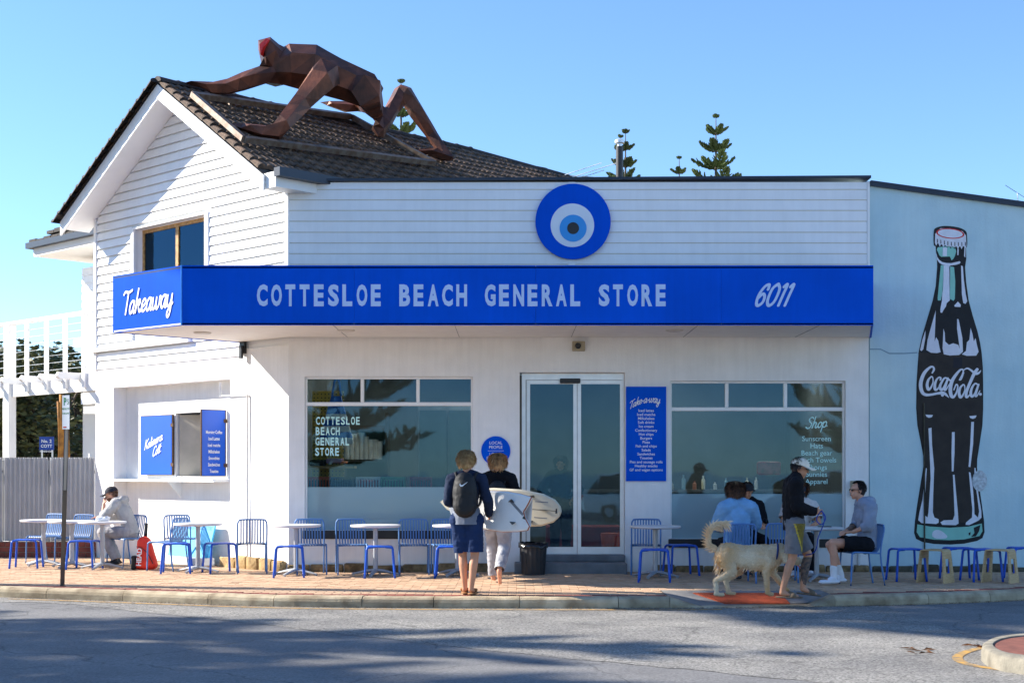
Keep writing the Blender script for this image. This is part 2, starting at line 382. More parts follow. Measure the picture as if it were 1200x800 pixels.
def paver_mesh():
    bm=B(); h=PW/2-.004; d=PD/2-.004; c=.006
    top=[bm.verts.new(p) for p in ((-h+c,-d+c,0),(h-c,-d+c,0),(h-c,d-c,0),(-h+c,d-c,0))]
    bot=[bm.verts.new(p) for p in ((-h,-d,-c),(h,-d,-c),(h,d,-c),(-h,d,-c))]
    low=[bm.verts.new(p) for p in ((-h,-d,-.03),(h,-d,-.03),(h,d,-.03),(-h,d,-.03))]
    bm.faces.new(top)
    for k in range(4):
        bm.faces.new((bot[k],bot[(k+1)%4],top[(k+1)%4],top[k])); bm.faces.new((low[k],low[(k+1)%4],bot[(k+1)%4],bot[k]))
    me=bpy.data.meshes.new('paver'); bm.to_mesh(me); bm.free(); return me
pm=paver_mesh(); pm.materials.append(M_paver); pmr=pm.copy(); pmr.materials.clear(); pmr.materials.append(M_paver_red)
spots=[]; random.seed(11)
WALLC=Vector((-3.40,0)); TX,TY=-.719,.695; NX,NY=-.695,-.719     # splayed side wall of the house: along / outward
def front_limit(X):
    if X>=-3.4: return -.02
    Lw=(X+3.4)/TX
    return min(TY*Lw,4.4)-.02
row=0; y=4.4
while y>-4.9:
    x=-9.6+(PW/2 if row%2 else 0)
    while x<8.6:
        ky=kerb_y(x)+.2
        if y-PD/2>ky and y+PD/2<front_limit(x-PW/2 if x<-3.4 else x) and not (1.8<x<4.05 and y<-3.45) and not (-.02<x<1.75 and y>-.5) and y<3.8:
            spots.append((x,y,y-ky<.26))
        x+=PW
    y-=PD; row+=1
def inview(p): 
    d=p[1]-CAMY; u=600+p[0]*FPX/d; return -10<u<1210
near=sorted([s for s in spots if inview(s)],key=lambda s:s[1])
pick=set(near[:300])
for s in spots:
    if s in pick:
        o=bpy.data.objects.new('paver',pmr if s[2] else pm); COL.objects.link(o); o.parent=pav
        o.location=(s[0],s[1],random.uniform(-.0025,.0025)); o.rotation_euler=(random.uniform(-.008,.008),random.uniform(-.006,.006),random.uniform(-.008,.008))
for red in (False,True):
    bm=B()
    for s in spots:
        if s in pick or s[2]!=red: continue
        box(bm,s[0]-PW/2+.004,s[0]+PW/2-.004,s[1]-PD/2+.004,s[1]+PD/2-.004,-.03,random.uniform(-.004,.002))
    tag(finish(bm,'paver',M_paver_red if red else M_paver,pav),kind='stuff')
# kerb ramp with a tactile pad
M_ramp=mat('ramp_concrete',hexc(118,116,114),.9,var=.15,scale=6,bump=.3)
def rampz(x,y):
    f=min(1,max(0,(-3.42-y)/(4.36-3.42))); 
    e=min(1,max(0,(x-1.9)/.4)) if x<3 else min(1,max(0,(3.95-x)/.29))
    return -.118*f*e+.0
bm=B(); gr=[]
for i in range(25):
    x=1.9+2.05*i/24; gr.append([bm.verts.new((x,-3.40+(kerb_y(x)+.195+3.40)*j/8,rampz(x,-3.40+(kerb_y(x)+.195+3.40)*j/8)+.001)) for j in range(9)])
for a_,b_ in zip(gr,gr[1:]):
    for j in range(8): bm.faces.new((a_[j],a_[j+1],b_[j+1],b_[j]))
tag(finish(bm,'kerb_ramp',M_ramp),kind='structure')
M_tact=mat('orange_tactile',hexc(170,76,44),.85,var=.2,scale=8)
tp=empty('tactile_pad',(2.7,-3.9,0)); tag(tp,'orange studded tactile paving pad set in the footpath beneath the dog','tactile paving')
c=[gnd(812,692.5),gnd(914,692.5),gnd(926,704.5,-.075),gnd(850,705,-.08)]
def tpt(u,v): 
    p=c[0]*(1-u)*(1-v)+c[1]*u*(1-v)+c[2]*u*v+c[3]*(1-u)*v; return Vector((p.x,p.y,.004+rampz(p.x,p.y)))
bm=B(); gr=[[bm.verts.new(tpt(i/14,j/8)+Vector((0,0,.008))) for j in range(9)] for i in range(15)]
for a_,b_ in zip(gr,gr[1:]):
    for j in range(8): bm.faces.new((a_[j],a_[j+1],b_[j+1],b_[j]))
gb=bmesh.ops.extrude_face_region(bm,geom=bm.faces[:])
for v in [g for g in gb['geom'] if isinstance(g,bmesh.types.BMVert)]: v.co.z-=.009
finish(bm,'mat',M_tact,tp)
bm=B()
for i in range(30):
    for j in range(16):
        p=tpt((i+.5)/30,(j+.5)/16)+Vector((0,0,.008)); lathe(bm,[(.014,0),(.011,.005)],6,Matrix.Translation(p))
tag(finish(bm,'stud',M_tact,tp),kind='stuff')
# traffic island nose at the right
isl=empty('traffic_island',(6,-9,ZR)); tag(isl,kind='structure')
ctr=[gnd(1153,764,ZR)+Vector((0,0,0)),]
ic=[(1150,771),(1155,779),(1168,785),(1190,789),(1240,795),(1340,802),(1340,756),(1240,757),(1195,758.5),(1165,763)]
ip=smooth_path([gnd(a,b,ZR) for a,b in ic],6,True)
cen=sum(ip,Vector())/len(ip)
def ringat(s,z): return [Vector((cen.x+(p.x-cen.x)*s,cen.y+(p.y-cen.y)*s,ZR+z)) for p in ip]
bm=B(); rr=[[bm.verts.new(q) for q in ringat(s,z)] for s,z in ((1.0,-.02),(.995,.08),(.975,.125),(.93,.14),(.80,.14),(.79,.10))]
for a,b in zip(rr,rr[1:]):
    for k in range(len(a)): bm.faces.new((a[k],a[(k+1)%len(a)],b[(k+1)%len(a)],b[k]))
M_isl=mat('pale_kerb',hexc(140,134,120),.9,var=.25,scale=6,bump=.4,stain=.2)
finish(bm,'island_kerb',M_isl,isl,smooth=True,auto=40)
bm=B(); bm.faces.new([bm.verts.new(q) for q in ringat(.797,.128)]); finish(bm,'island_paving',mat('island_red',hexc(112,66,54),.9,var=.2,scale=8,bump=.3),isl)
yl=[gnd(a,b,ZR+.008) for a,b in [(1158,757),(1135,762),(1122,769),(1130,776),(1160,782),(1215,789),(1300,797)]]
strip('yellow_island_line',smooth_path(yl,8),.09,M_yellow)
# litter: leaves by the island, a crumpled cup by the kerb
M_leaf=mat('dry_leaf',hexc(120,78,44),.9,var=.3)
def litter(px,py,n,w,h):
    for i in range(n):
        p=gnd(px+random.uniform(-w,w),py+random.uniform(-h,h),ZR+.012); bm=B(); a=random.uniform(0,3.14); s=random.uniform(.04,.1)
        u=Vector((math.cos(a),math.sin(a),0))*s; v=Vector((-math.sin(a),math.cos(a),0))*s*.2
        poly(bm,[p-u,p+v+Vector((0,0,.015)),p+u,p-v])
        tag(finish(bm,'dry_leaf',M_leaf),'curled brown pine leaf lying on the asphalt by the traffic island','leaf','dry leaves on the road')
litter(1085,762,9,22,3); litter(1140,757,6,14,2)

random.seed(91); bm=B()                                   # grit and needles gathered in the gutter
for i in range(1500):
    x=random.uniform(-6.5,6.8); y=kerb_y(x)-abs(random.gauss(0,.07))-.012; a=random.uniform(0,3.14); sz=random.uniform(.006,.02); u=Vector((math.cos(a),math.sin(a),0))*sz; v=Vector((-math.sin(a),math.cos(a),0))*sz*random.uniform(.15,.7)
    p=Vector((x,y,ZR+.010+random.uniform(0,.006))); poly(bm,[p-u,p-v,p+u,p+v+Vector((0,0,.004))])
tag(finish(bm,'gutter_grit',mat('grit',hexc(120,98,70),.95,var=.4,scale=30,col2=hexc(70,56,42)),recalc=False),kind='stuff')
# ---------------------------------------------------------------- white gabled house with the splayed side wall
def W(L,z,d=0.0): return Vector((WALLC.x+TX*L+NX*d, WALLC.y+TY*L+NY*d, z))
def LW(px,d=0.0):
    k=(px-600)/FPX; return (k*(-CAMY+NY*d)-WALLC.x-NX*d)/(TX-k*TY)
def WP(px,py,d=0.0):                                    # pixel -> (L, z) on the wall plane at offset d
    L=LW(px,d); Y=TY*L+NY*d; return L, CAMZ-(py-HOR)*(Y-CAMY)/FPX
def wbox(bm,L0,L1,z0,z1,d0,d1):
    vs=[bm.verts.new(W(L,z,d)) for z in (z0,z1) for d in (d0,d1) for L in (L0,L1)]
    for f in ((0,2,3,1),(4,5,7,6),(0,1,5,4),(2,6,7,3),(0,4,6,2),(1,3,7,5)): bm.faces.new([vs[i] for i in f])
def holes_wall(bm, us, zs, solid, P, d0, d1):           # wall of cells with openings: us, zs breakpoints, solid(i,j)
    nu,nz=len(us)-1,len(zs)-1
    for i in range(nu):
        for j in range(nz):
            if not solid(i,j): continue
            a,b,c,e=us[i],us[i+1],zs[j],zs[j+1]
            poly(bm,[P(a,c,d1),P(b,c,d1),P(b,e,d1),P(a,e,d1)]); poly(bm,[P(a,c,d0),P(a,e,d0),P(b,e,d0),P(b,c,d0)])
            for di,dj,q in ((-1,0,((a,c),(a,e))),(1,0,((b,c),(b,e))),(0,-1,((a,c),(b,c))),(0,1,((a,e),(b,e)))):
                ii,jj=i+di,j+dj
                if ii<0 or jj<0 or ii>=nu or jj>=nz or not solid(ii,jj):
                    (u0,z0),(u1,z1)=q; poly(bm,[P(u0,z0,d0),P(u1,z1,d0),P(u1,z1,d1),P(u0,z0,d1)])
HL=5.66; LR=2.80; ZRG=7.86; PIT=.655; PITL=.59; OV=.5
ZEV=ZRG-PIT*LR; ZEL=ZRG-PITL*(HL-LR)
def pit(L): return PITL if L>LR else PIT
house=empty('gabled_house',tuple(W(2.8,0,-3)),label='white weatherboard house with a gable and dark tiled roof',cat='house')
# ground floor, rendered, with a shallow recess
rl0,rl1=LW(270),LW(133); rz=WP(200,449)[1]
bm=B(); us=[-.001,rl0,rl1,HL]; zs=[-.02,rz,3.45]
holes_wall(bm,us,zs,lambda i,j: not(i==1 and j==0),W,-.26,0)
# recess back wall with the shutter window opening
sL0,sz0=WP(264,558,-.26); sL1,_=WP(206,558,-.26); _,sz1=WP(207,484,-.26)
us=[rl0,sL0,sL1,rl1]; zs=[-.02,sz0,sz1,rz]
holes_wall(bm,us,zs,lambda i,j: not(i==1 and j==1),W,-.36,-.26)
finish(bm,'wall',M_render,house)
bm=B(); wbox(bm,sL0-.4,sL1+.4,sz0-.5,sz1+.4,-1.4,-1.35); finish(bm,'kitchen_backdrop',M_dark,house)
bm=B()                                                   # upper wall core and the other sides
prof=[(-.001,3.44),(HL,3.44),(HL,ZEV),(LR,ZRG-.12),(-.001,ZEV)]
wl0,wz0=WP(241,312); wl1,_=WP(158,312); _,wz1=WP(200,260); wz0=3.95
us_=[0,wl0,wl1,HL]
holes_wall(bm,[-.001,wl0,wl1,HL],[3.451,wz0,wz1,ZEV],lambda i,j: not(i==1 and j==1),W,-.2,-.03)
prism(bm,[W(-.0,ZEV+.001,-.03),W(HL,ZEV+.001,-.03),W(HL,ZEL-.15,-.03),W(LR,ZRG-.12,-.03)],Vector((NX,NY,0))*-.17)
wbox(bm,HL-.2,HL,-.02,ZEV+.1,-7,-.201)
finish(bm,'wall',M_white,house)
# weatherboards, one object each
SP=.153
def rake(z,inset=.0):
    h=(ZRG-.16-z); return max(0.0,LR-h/PIT), min(HL,LR+h/PITL)
def wboard(L0b,L1b,L0t,L1t,z0,z1):
    bm=B()
    f=[W(L0b,z0,.018),W(L1b,z0,.018),W(L1t,z1,.002),W(L0t,z1,.002)]; k=[W(L0b,z0,-.03),W(L1b,z0,-.03),W(L1t,z1,-.03),W(L0t,z1,-.03)]
    F=[bm.verts.new(p) for p in f]; K=[bm.verts.new(p) for p in k]
    bm.faces.new(F); bm.faces.new(K[::-1])
    for i in range(4): bm.faces.new((F[i],K[i],K[(i+1)%4],F[(i+1)%4]))
    finish(bm,'weatherboard',M_clad,house)
z=3.35
tw0,tw1=LW(245.5),LW(155)                                # window surround
while z<ZRG-.25:
    z1=z+SP-.026; b0,b1=rake(z); t0,t1=rake(z1)
    if b1-b0<.1: break
    lo = 1.26 if z<3.62 else 0.06
    b0=max(b0,lo); t0=max(t0,lo)
    b1=min(b1,HL-.06); t1=min(t1,HL-.06)
    if t1<=t0+.02: t0=t1=(b0+b1)/2; t1+=.01
    if z1>wz0-.1 and z<wz1+.03:
        wboard(b0,tw0,t0,tw0,z,z1); wboard(tw1,b1,tw1,t1,z,z1)
    else: wboard(b0,b1,t0,t1,z,z1)
    z+=SP
bm=B(); wbox(bm,HL-.058,HL+.02,3.35,ZEL-.14,-.06,.03); wbox(bm,-.02,.058,3.66,ZEV-.02,-.06,.028); finish(bm,'corner_trim',M_white,house)
# belt trim below the window, at the awning level
bm=B(); wbox(bm,2.6,HL+.12,3.655,3.72,-.02,.09); finish(bm,'belt_trim',M_white,house)
# upper window
win=empty('window',tuple(W(wl0,wz0,0))); win.parent=house; win.matrix_parent_inverse=pinv(house)
M_timber=mat('varnished_timber',hexc(196,156,92),.5,var=.2,scale=20,col2=hexc(150,108,60))
M_glassdark=None
def glass_mat(name, tint, refl, rough=0.02, fr=0.0, frcol=(.6,.75,.78)):
    m=bpy.data.materials.new(name); m.use_nodes=True; N=m.node_tree.nodes; L=m.node_tree.links
    for n in list(N):
        if n.type!='OUTPUT_MATERIAL': N.remove(n)
    out=[n for n in N if n.type=='OUTPUT_MATERIAL'][0]
    tr=N.new('ShaderNodeBsdfTransparent'); tr.inputs['Color'].default_value=(*tint,1)
    gl=N.new('ShaderNodeBsdfGlossy'); gl.inputs['Roughness'].default_value=rough; gl.inputs['Color'].default_value=(.13,.27,.42,1)
    lw=N.new('ShaderNodeLayerWeight'); lw.inputs['Blend'].default_value=.35
    mr=N.new('ShaderNodeMapRange'); mr.inputs['To Min'].default_value=refl; mr.inputs['To Max'].default_value=.95
    L.new(lw.outputs['Fresnel'],mr.inputs['Value'])
    # faint ripple of old plate glass
    tc=N.new('ShaderNodeTexCoord'); nz=N.new('ShaderNodeTexNoise'); nz.inputs['Scale'].default_value=1.1; L.new(tc.outputs['Object'],nz.inputs['Vector'])
    bp=N.new('ShaderNodeBump'); bp.inputs['Strength'].default_value=.04; bp.inputs['Distance'].default_value=.05; L.new(nz.outputs['Fac'],bp.inputs['Height']); L.new(bp.outputs['Normal'],gl.inputs['Normal'])
    mx=N.new('ShaderNodeMixShader'); L.new(mr.outputs['Result'],mx.inputs['Fac'])
    base=tr.outputs['BSDF']
    if fr>0:
        df=N.new('ShaderNodeBsdfDiffuse'); df.inputs['Color'].default_value=(*frcol,1)
        m2=N.new('ShaderNodeMixShader'); m2.inputs['Fac'].default_value=fr; L.new(tr.outputs['BSDF'],m2.inputs[1]); L.new(df.outputs['BSDF'],m2.inputs[2]); base=m2.outputs['Shader']
    L.new(base,mx.inputs[1]); L.new(gl.outputs['BSDF'],mx.inputs[2]); L.new(mx.outputs['Shader'],out.inputs['Surface'])
    return m
M_glass=glass_mat('window_glass',(.80,.88,.88),.075)
M_frost=glass_mat('frosted_glass',(.66,.78,.80),.075,.03,.62,(.46,.62,.66))
M_doorglass=glass_mat('door_glass',(.68,.78,.80),.07)
wm=(wl0+wl1)/2
bm=B()
for a,b,c,e in ((wl0,wl1,wz0,wz0+.06),(wl0,wl1,wz1-.06,wz1),(wl0,wl0+.05,wz0+.06,wz1-.06),(wl1-.05,wl1,wz0+.06,wz1-.06),(wm-.04,wm+.04,wz0+.06,wz1-.06)): wbox(bm,a,b,c,e,-.19,-.15)
finish(bm,'frame',M_timber,win)
for a,b in ((wl0+.05,wm-.04),(wm+.04,wl1-.05)):
    bm=B(); wbox(bm,a,b,wz0+.06,wz1-.06,-.175,-.17); finish(bm,'pane',M_glass,win)
bm=B()                                                   # white surround proud of the boards
wbox(bm,wl1,tw1,wz0,wz1+.03,-.05,.03); wbox(bm,tw0,wl0,wz0,wz1+.03,-.05,.03); wbox(bm,wl0,wl1,wz1,wz1+.03,-.05,.029)
finish(bm,'surround',M_white,win)
bm=B()
for k in range(2):                                      # venetian blind strips behind the panes
    a,b=((wl0+.1,wm-.08),(wm+.08,wl1-.1))[k]
    for q in range(9): wbox(bm,a,b,wz0+.1+q*.09,wz0+.13+q*.09,-.32,-.30)
tag(finish(bm,'blind_slat',mat('blind_grey',(.10,.11,.12),.7),win),kind='stuff')
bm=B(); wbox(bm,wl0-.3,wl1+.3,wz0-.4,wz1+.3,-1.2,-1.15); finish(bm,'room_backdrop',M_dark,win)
# bargeboards and gable soffit
bm=B()
for s,Le in ((1,HL+.3),(-1,-.08)):
    ze=ZRG-pit(Le)*abs(Le-LR)
    prism(bm,[W(LR,ZRG-.03,OV),W(Le,ze-.03,OV),W(Le,ze-.27,OV),W(LR,ZRG-.27,OV)],Vector((NX,NY,0))*.03)
finish(bm,'bargeboard',M_white,house)
bm=B()
for Le in (HL+.3,-.08):
    ze=ZRG-pit(Le)*abs(Le-LR)
    prism(bm,[W(LR,ZRG-.15,-.05),W(Le,ze-.15,-.05),W(Le,ze-.15,OV-.001),W(LR,ZRG-.15,OV-.001)],(0,0,.03))
finish(bm,'gable_soffit',M_white,house)
# boxed eave and gutter at the street corner
bm=B(); wbox(bm,-.32,-.005,ZEV-.28,ZEV-.05,-.55,OV-.02); finish(bm,'eave_box',M_white,house)
bm=B(); wbox(bm,-.47,-.33,ZEV-.14,ZEV-.01,-1.6,OV+.02); finish(bm,'gutter',M_navy,house)
# ---------------------------------------------------------------- tiled roof of the house
roof=empty('roof',tuple(W(LR,ZRG,0))); roof.parent=house; roof.matrix_parent_inverse=pinv(house)
M_tile=mat('brown_roof_tile',hexc(120,96,77),.8,var=.45,scale=7,bump=.4,bscale=40,col2=hexc(50,42,36))
nt=M_tile.node_tree                                      # lichen flecks
M_ridge=mat('dark_ridge_tile',hexc(62,54,50),.8,var=.3,scale=6,bump=.3,col2=hexc(36,34,34))
rid=Vector((-NX,-NY,0)); rgt=Vector((-TX,-TY,0)); 
ct=1/math.sqrt(1+PIT*PIT); st=PIT*ct
dR=rgt*ct+Vector((0,0,-st)); nR=rgt*st+Vector((0,0,ct))
cl=1/math.sqrt(1+PITL*PITL); sl_=PITL*cl; dL=-rgt*cl+Vector((0,0,-sl_)); nL=-rgt*sl_+Vector((0,0,cl))
RO=W(LR,ZRG,OV+.04)
def ray_plane(px,py,P0,nrm):
    dirv=Vector(((px-600)/FPX,1,-(py-HOR)/FPX)); o=Vector((0,CAMY,CAMZ)); t=(P0-o).dot(nrm)/dirv.dot(nrm); return o+dirv*t
hipT=ray_plane(513,152,RO,nR); hipB=ray_plane(690,216,RO,nR)
uT=(hipT-RO).dot(rid); uB=(hipB-RO).dot(rid); vB=(hipB-RO).dot(dR)
SLOPE=3.45; TW,TE=.27,.25
def hip_u(v): return uT+(uB-uT)*v/vB
def tile_geo():
    prof=[]
    for k in range(9):
        u=k/8*TW; h=.042*abs(math.sin(math.pi*2*u/TW))**.7 if (k%4) else 0.0
        prof.append((u,h))
    return prof
TP=tile_geo()
def tile_into(bm,M):
    r0=[bm.verts.new(M@Vector((u,0.0,h+.012))) for u,h in TP]          # upper edge
    r1=[bm.verts.new(M@Vector((u,TE+.03,h+.046))) for u,h in TP]       # lower edge, proud
    r2=[bm.verts.new(M@Vector((u,TE+.03,h*.2+.004))) for u,h in TP]
    for a,b in ((r0,r1),(r1,r2)):
        for k in range(len(TP)-1): bm.faces.new((a[k],b[k],b[k+1],a[k+1]))
    bm.faces.new((r0[0],r2[0],r1[0])); bm.faces.new((r0[-1],r1[-1],r2[-1]))
bmt=B(); tile_into(bmt,Matrix.Identity(4)); tme=bpy.data.meshes.new('roof_tile'); bmesh.ops.recalc_face_normals(bmt,faces=bmt.faces); bmt.to_mesh(tme); bmt.free(); tme.materials.append(M_tile)
def frame(u0,v0,d,n,o=RO):
    M=Matrix((( rid.x,d.x,n.x,0),(rid.y,d.y,n.y,0),(rid.z,d.z,n.z,0),(0,0,0,1)))
    M.translation=o+rid*u0+d*v0; return M
tl=[]; random.seed(5)
nr=int(SLOPE/TE)
for j in range(nr):
    v=j*TE; i=0
    while True:
        u=i*TW
        if u+TW*.6>hip_u(v+TE*.5): break
        p=RO+rid*u+dR*v; tl.append((u,v,p))
        i+=1
vis=[t for t in tl if HOR-(t[2].z-CAMZ)*FPX/(t[2].y-CAMY) < (213 if gx(338,0)<0 else 0)+ (0 if 600+t[2].x*FPX/(t[2].y-CAMY)>300 else 60)]
vis=sorted(vis,key=lambda t:t[2].y)[:300]; vs_=set((t[0],t[1]) for t in vis)
rpi=pinv(roof)
for u,v,p in vis:
    o=bpy.data.objects.new('roof_tile',tme); COL.objects.link(o); o.parent=roof
    j=Matrix.Rotation(random.uniform(-.012,.012),4,'Z')@Matrix.Translation((0,random.uniform(-.008,.008),random.uniform(-.003,.004)))
    o.matrix_local=rpi@frame(u,v,dR,nR)@j
bm=B()
for u,v,p in tl:
    if (u,v) not in vs_: tile_into(bm,frame(u,v,dR,nR))
for j in range(nr+1):
    for i in range(22): 
        M=frame(i*TW,j*TE,dL,nL); tile_into(bm,M)
tag(finish(bm,'roof_tile',M_tile,roof,recalc=True),kind='stuff')
bm=B()                                                   # roof deck below the tiles (both slopes and the hip)
eR=RO+dR*SLOPE; eL=RO+dL*(SLOPE+.05); rE=RO+rid*uT
poly(bm,[RO,eR,RO+rid*hip_u(SLOPE)+dR*SLOPE,rE]); poly(bm,[RO,rE,eL+rid*(uT+3),eL]); poly(bm,[rE,RO+rid*hip_u(SLOPE)+dR*SLOPE,eL+rid*(uT+3)])
finish(bm,'roof_deck',M_dark,roof)
def ridge_piece(a,b,n):
    d=(b-a); L=d.length; d.normalize(); s=d.cross(n).normalized(); bm=B(); rings=[]
    for q,(t,r) in enumerate(((0,.115),(.9,.105),(.9,.105),(1.04,.125))):
        if q==1: continue
        c=a+d*(L*t)-n*.03
        rings.append([bm.verts.new(c+s*(math.cos(x)*r)+n*(math.sin(x)*r*.8)) for x in [math.pi*k/8 for k in range(9)]])
    for x,y in zip(rings,rings[1:]):
        for k in range(8): bm.faces.new((x[k],x[k+1],y[k+1],y[k]))
    bm.faces.new(rings[0]); bm.faces.new(rings[-1][::-1])
    finish(bm,'ridge_tile',M_ridge,roof,smooth=True,auto=50)
n=int(uT/.36)
for i in range(n): ridge_piece(RO+rid*(uT*i/n)+ZU*.04,RO+rid*(uT*(i+1)/n)+ZU*.04,ZU)
nhip=14; hE=RO+rid*hip_u(SLOPE)+dR*SLOPE
for i in range(nhip): ridge_piece(rE+(hE-rE)*(i/nhip)+nR*.03,rE+(hE-rE)*((i+1)/nhip)+nR*.03,(nR+ZU*.3).normalized())
for i in range(15):                                      # dark verge tiles along the far rake
    a=RO+dL*(i*.25)+nL*.03-rid*.0; ridge_piece(a,a+dL*.25,nL)
# ---------------------------------------------------------------- serving hatch: shutters and shelf
M_shut=mat('shutter_blue',hexc(8,88,205),.4,var=.04,scale=2)
M_rust=mat('rusty_edge',hexc(96,70,50),.8,var=.4,scale=30,col2=hexc(60,44,36))
def shutter(Lh,Lend,zz0,zz1,ang,label,face_out=True):
    # hinged at Lh on the recess back wall, swinging out by ang degrees from the wall
    w=Lend-Lh; sgn=1 if w>0 else -1; w=abs(w)
    ca,sa=math.cos(R(ang)),math.sin(R(ang))
    hinge=W(Lh,0,-.245); t=Vector((TX,TY,0))*sgn; nn=Vector((NX,NY,0))
    ax=t*ca+nn*sa; fn=(nn*ca-t*sa)
    sh=empty('shutter',tuple(hinge+ZU*zz0)); sh.parent=house; sh.matrix_parent_inverse=pinv(house); sh['label']=label
    def P(u,z,h): return hinge+ax*u+ZU*z+fn*h
    def bx(bm,u0,u1,z0,z1,h0,h1):
        v=[bm.verts.new(P(u,z,h)) for z in (z0,z1) for h in (h0,h1) for u in (u0,u1)]
        for f in ((0,2,3,1),(4,5,7,6),(0,1,5,4),(2,6,7,3),(0,4,6,2),(1,3,7,5)): bm.faces.new([v[i] for i in f])
    bm=B(); bx(bm,0,w,zz0,zz1,0,.03); finish(bm,'edge_frame',M_rust,sh)
    bm=B(); bx(bm,.02,w-.015,zz0+.012,zz1-.012,.031,.036); finish(bm,'panel',M_shut,sh)
    for zz in (zz0+.18,zz1-.18):
        bm=B(); bx(bm,-.03,.05,zz-.03,zz+.03,.03,.04); finish(bm,'hinge',M_rust,sh)
    return sh,P,w,sgn
z0s,z1s=sz0+.02,sz1-.02
Lx=LW(168,-.24)
sh,P,w,sg=shutter(sL1+.03,Lx,z0s,z1s,2,'blue left shutter folded flat with white script lettering')
bm=B()
o=P(w*.86,z0s+.42*(z1s-z0s),.04); ux=(P(0,0,0)-P(1,0,0)); 
script(bm,'Kalimera',o,ux,ZU,.17,.12,.25,.92,lift=1.0); finish(bm,'lettering',M_print,sh); bm=B(); script(bm,'Cott',o+ux*.25-ZU*.12,ux,ZU,.17,.12,.25,.92,lift=.5)
finish(bm,'lettering',M_print,sh)
sh,P,w,sg=shutter(sL0-.02,sL0+.43,z0s-.02,z1s+.03,84,'blue right shutter standing open with a white price list')
bm=B(); ux=-(P(1,0,0)-P(0,0,0))
lst=['Morning Coffee','Iced Lattes','Iced matcha','Milkshakes','Smoothies','Sandwiches','Toasties']
for i,s in enumerate(lst): line_text(bm,s,P(w*.5,z1s-.36-i*.105,.042),ux,ZU,.075,bold=.02,xs=.62)
finish(bm,'lettering',M_print,sh)
M_beige=mat('hatch_board',hexc(176,168,152),.7,var=.1,scale=4)
bm=B(); a=W(sL1-.05,0,-.30); b=W(sL1-.62,0,-.62)
prism(bm,[a+ZU*(sz0+.01),b+ZU*(sz0+.01),b+ZU*(sz1-.03),a+ZU*(sz1-.03)],Vector((.02,.02,0))); finish(bm,'hatch_board',M_beige,house)
shelf=empty('serving_shelf',tuple(W(2,sz0,-.2))); shelf.parent=house; shelf.matrix_parent_inverse=pinv(house)
zsh=WP(200,561,-.1)[1]
bm=B(); wbox(bm,LW(253,-.0),rl1,zsh-.045,zsh,-.26,.03); finish(bm,'board',M_white,shelf)
Lb=LW(203,-.1)
bm=B(); prism(bm,[W(Lb,zsh-.045,-.26),W(Lb,zsh-.045,.0),W(Lb,zsh-.32,-.26)],Vector((TX,TY,0))*.03); finish(bm,'bracket',M_white,shelf)
# conduit and stub pipe on the render
M_pipe=mat('painted_conduit',(.70,.70,.69),.5,var=.05)
lc=LW(291.5); 
bm=B(); tube(bm,[W(lc,.0,.03),W(lc,WP(291.5,462)[1],.03)],.016,8); tube(bm,[W(lc,WP(291.5,462)[1],.03),W(LW(262),WP(262,464)[1],.03)],.012,8)
tube(bm,[W(LW(260),WP(260,448)[1],.03),W(LW(260),WP(260,465)[1],.03)],.02,8); finish(bm,'conduit',M_pipe,house)
bm=B(); wbox(bm,1.08,1.2,3.38,3.62,.0,.05); wbox(bm,1.1,1.16,3.3,3.5,.05,.09); finish(bm,'cable_box',M_black,house)
# ---------------------------------------------------------------- rear wing with its own small roof
wing=empty('side_wing',tuple(W(6.2,0,-2)),label='set back white weatherboard wing with a small tiled roof above the balcony',cat='wing')
dw=-1.0; la=LW(97,dw)
bm=B(); wbox(bm,HL-.3,la,0,5.45,-6,dw); finish(bm,'wall',M_white,wing)
z=3.5
while z<5.4:
    bm=B(); F=[bm.verts.new(p) for p in (W(HL+.03,z,dw+.022),W(la+.01,z,dw+.022),W(la+.01,z+SP-.004,dw+.004),W(HL+.03,z+SP-.004,dw+.004),W(HL+.03,z,dw-.01),W(la+.01,z,dw-.01),W(la+.01,z+SP-.004,dw-.01),W(HL+.03,z+SP-.004,dw-.01))]
    for f in ((0,1,2,3),(0,4,5,1),(1,5,6,2),(2,6,7,3),(3,7,4,0)): bm.faces.new([F[i] for i in f])
    finish(bm,'weatherboard',M_clad,wing); z+=SP
de=-.28; le=LW(37,de); ze=WP(45,298,de)[1]
bm=B(); wbox(bm,HL+.02,le-.05,ze-.02,ze+.02,-5,de-.02); finish(bm,'eave_soffit',M_soffit,wing)
bm=B(); wbox(bm,HL+.02,le-.04,ze+.02,ze+.16,de-.05,de-.015); wbox(bm,le-.08,le-.04,ze+.021,ze+.159,-5,de-.051); finish(bm,'fascia',M_white,wing)
bm=B(); wbox(bm,HL+.02,le+.06,ze+.13,ze+.24,de-.01,de+.10); wbox(bm,le-.035,le+.07,ze+.13,ze+.24,-5,de-.011); finish(bm,'gutter',M_navy,wing)
bm=B(); zt=ze+.22; rt=.85
for j in range(6):                                       # courses of the hipped wing roof
    a=j*.22; 
    M=None
    n_=10
    for i in range(n_):
        L0=HL+.05+(le-HL-.05-.0)*i/n_; L1=HL+.05+(le-HL-.05)*(i+1)/n_
        if L1>le-a*1.0+.02: continue
        wbox(bm,L0+.01,L1-.01,zt+a*rt,zt+a*rt+.06+.02*(i%2),de+.06-a-.24,de+.06-a)
tag(finish(bm,'roof_tile',M_ridge,wing),kind='stuff')
bm=B(); pts=[W(HL,zt,de),W(le,zt,de),W(HL,zt+1.25,de-1.5)]; poly(bm,pts); poly(bm,[W(le,zt,de),W(le,zt,-5),W(HL,zt+1.25,-5),W(HL,zt+1.25,de-1.5)]); finish(bm,'roof_deck',M_ridge,wing)
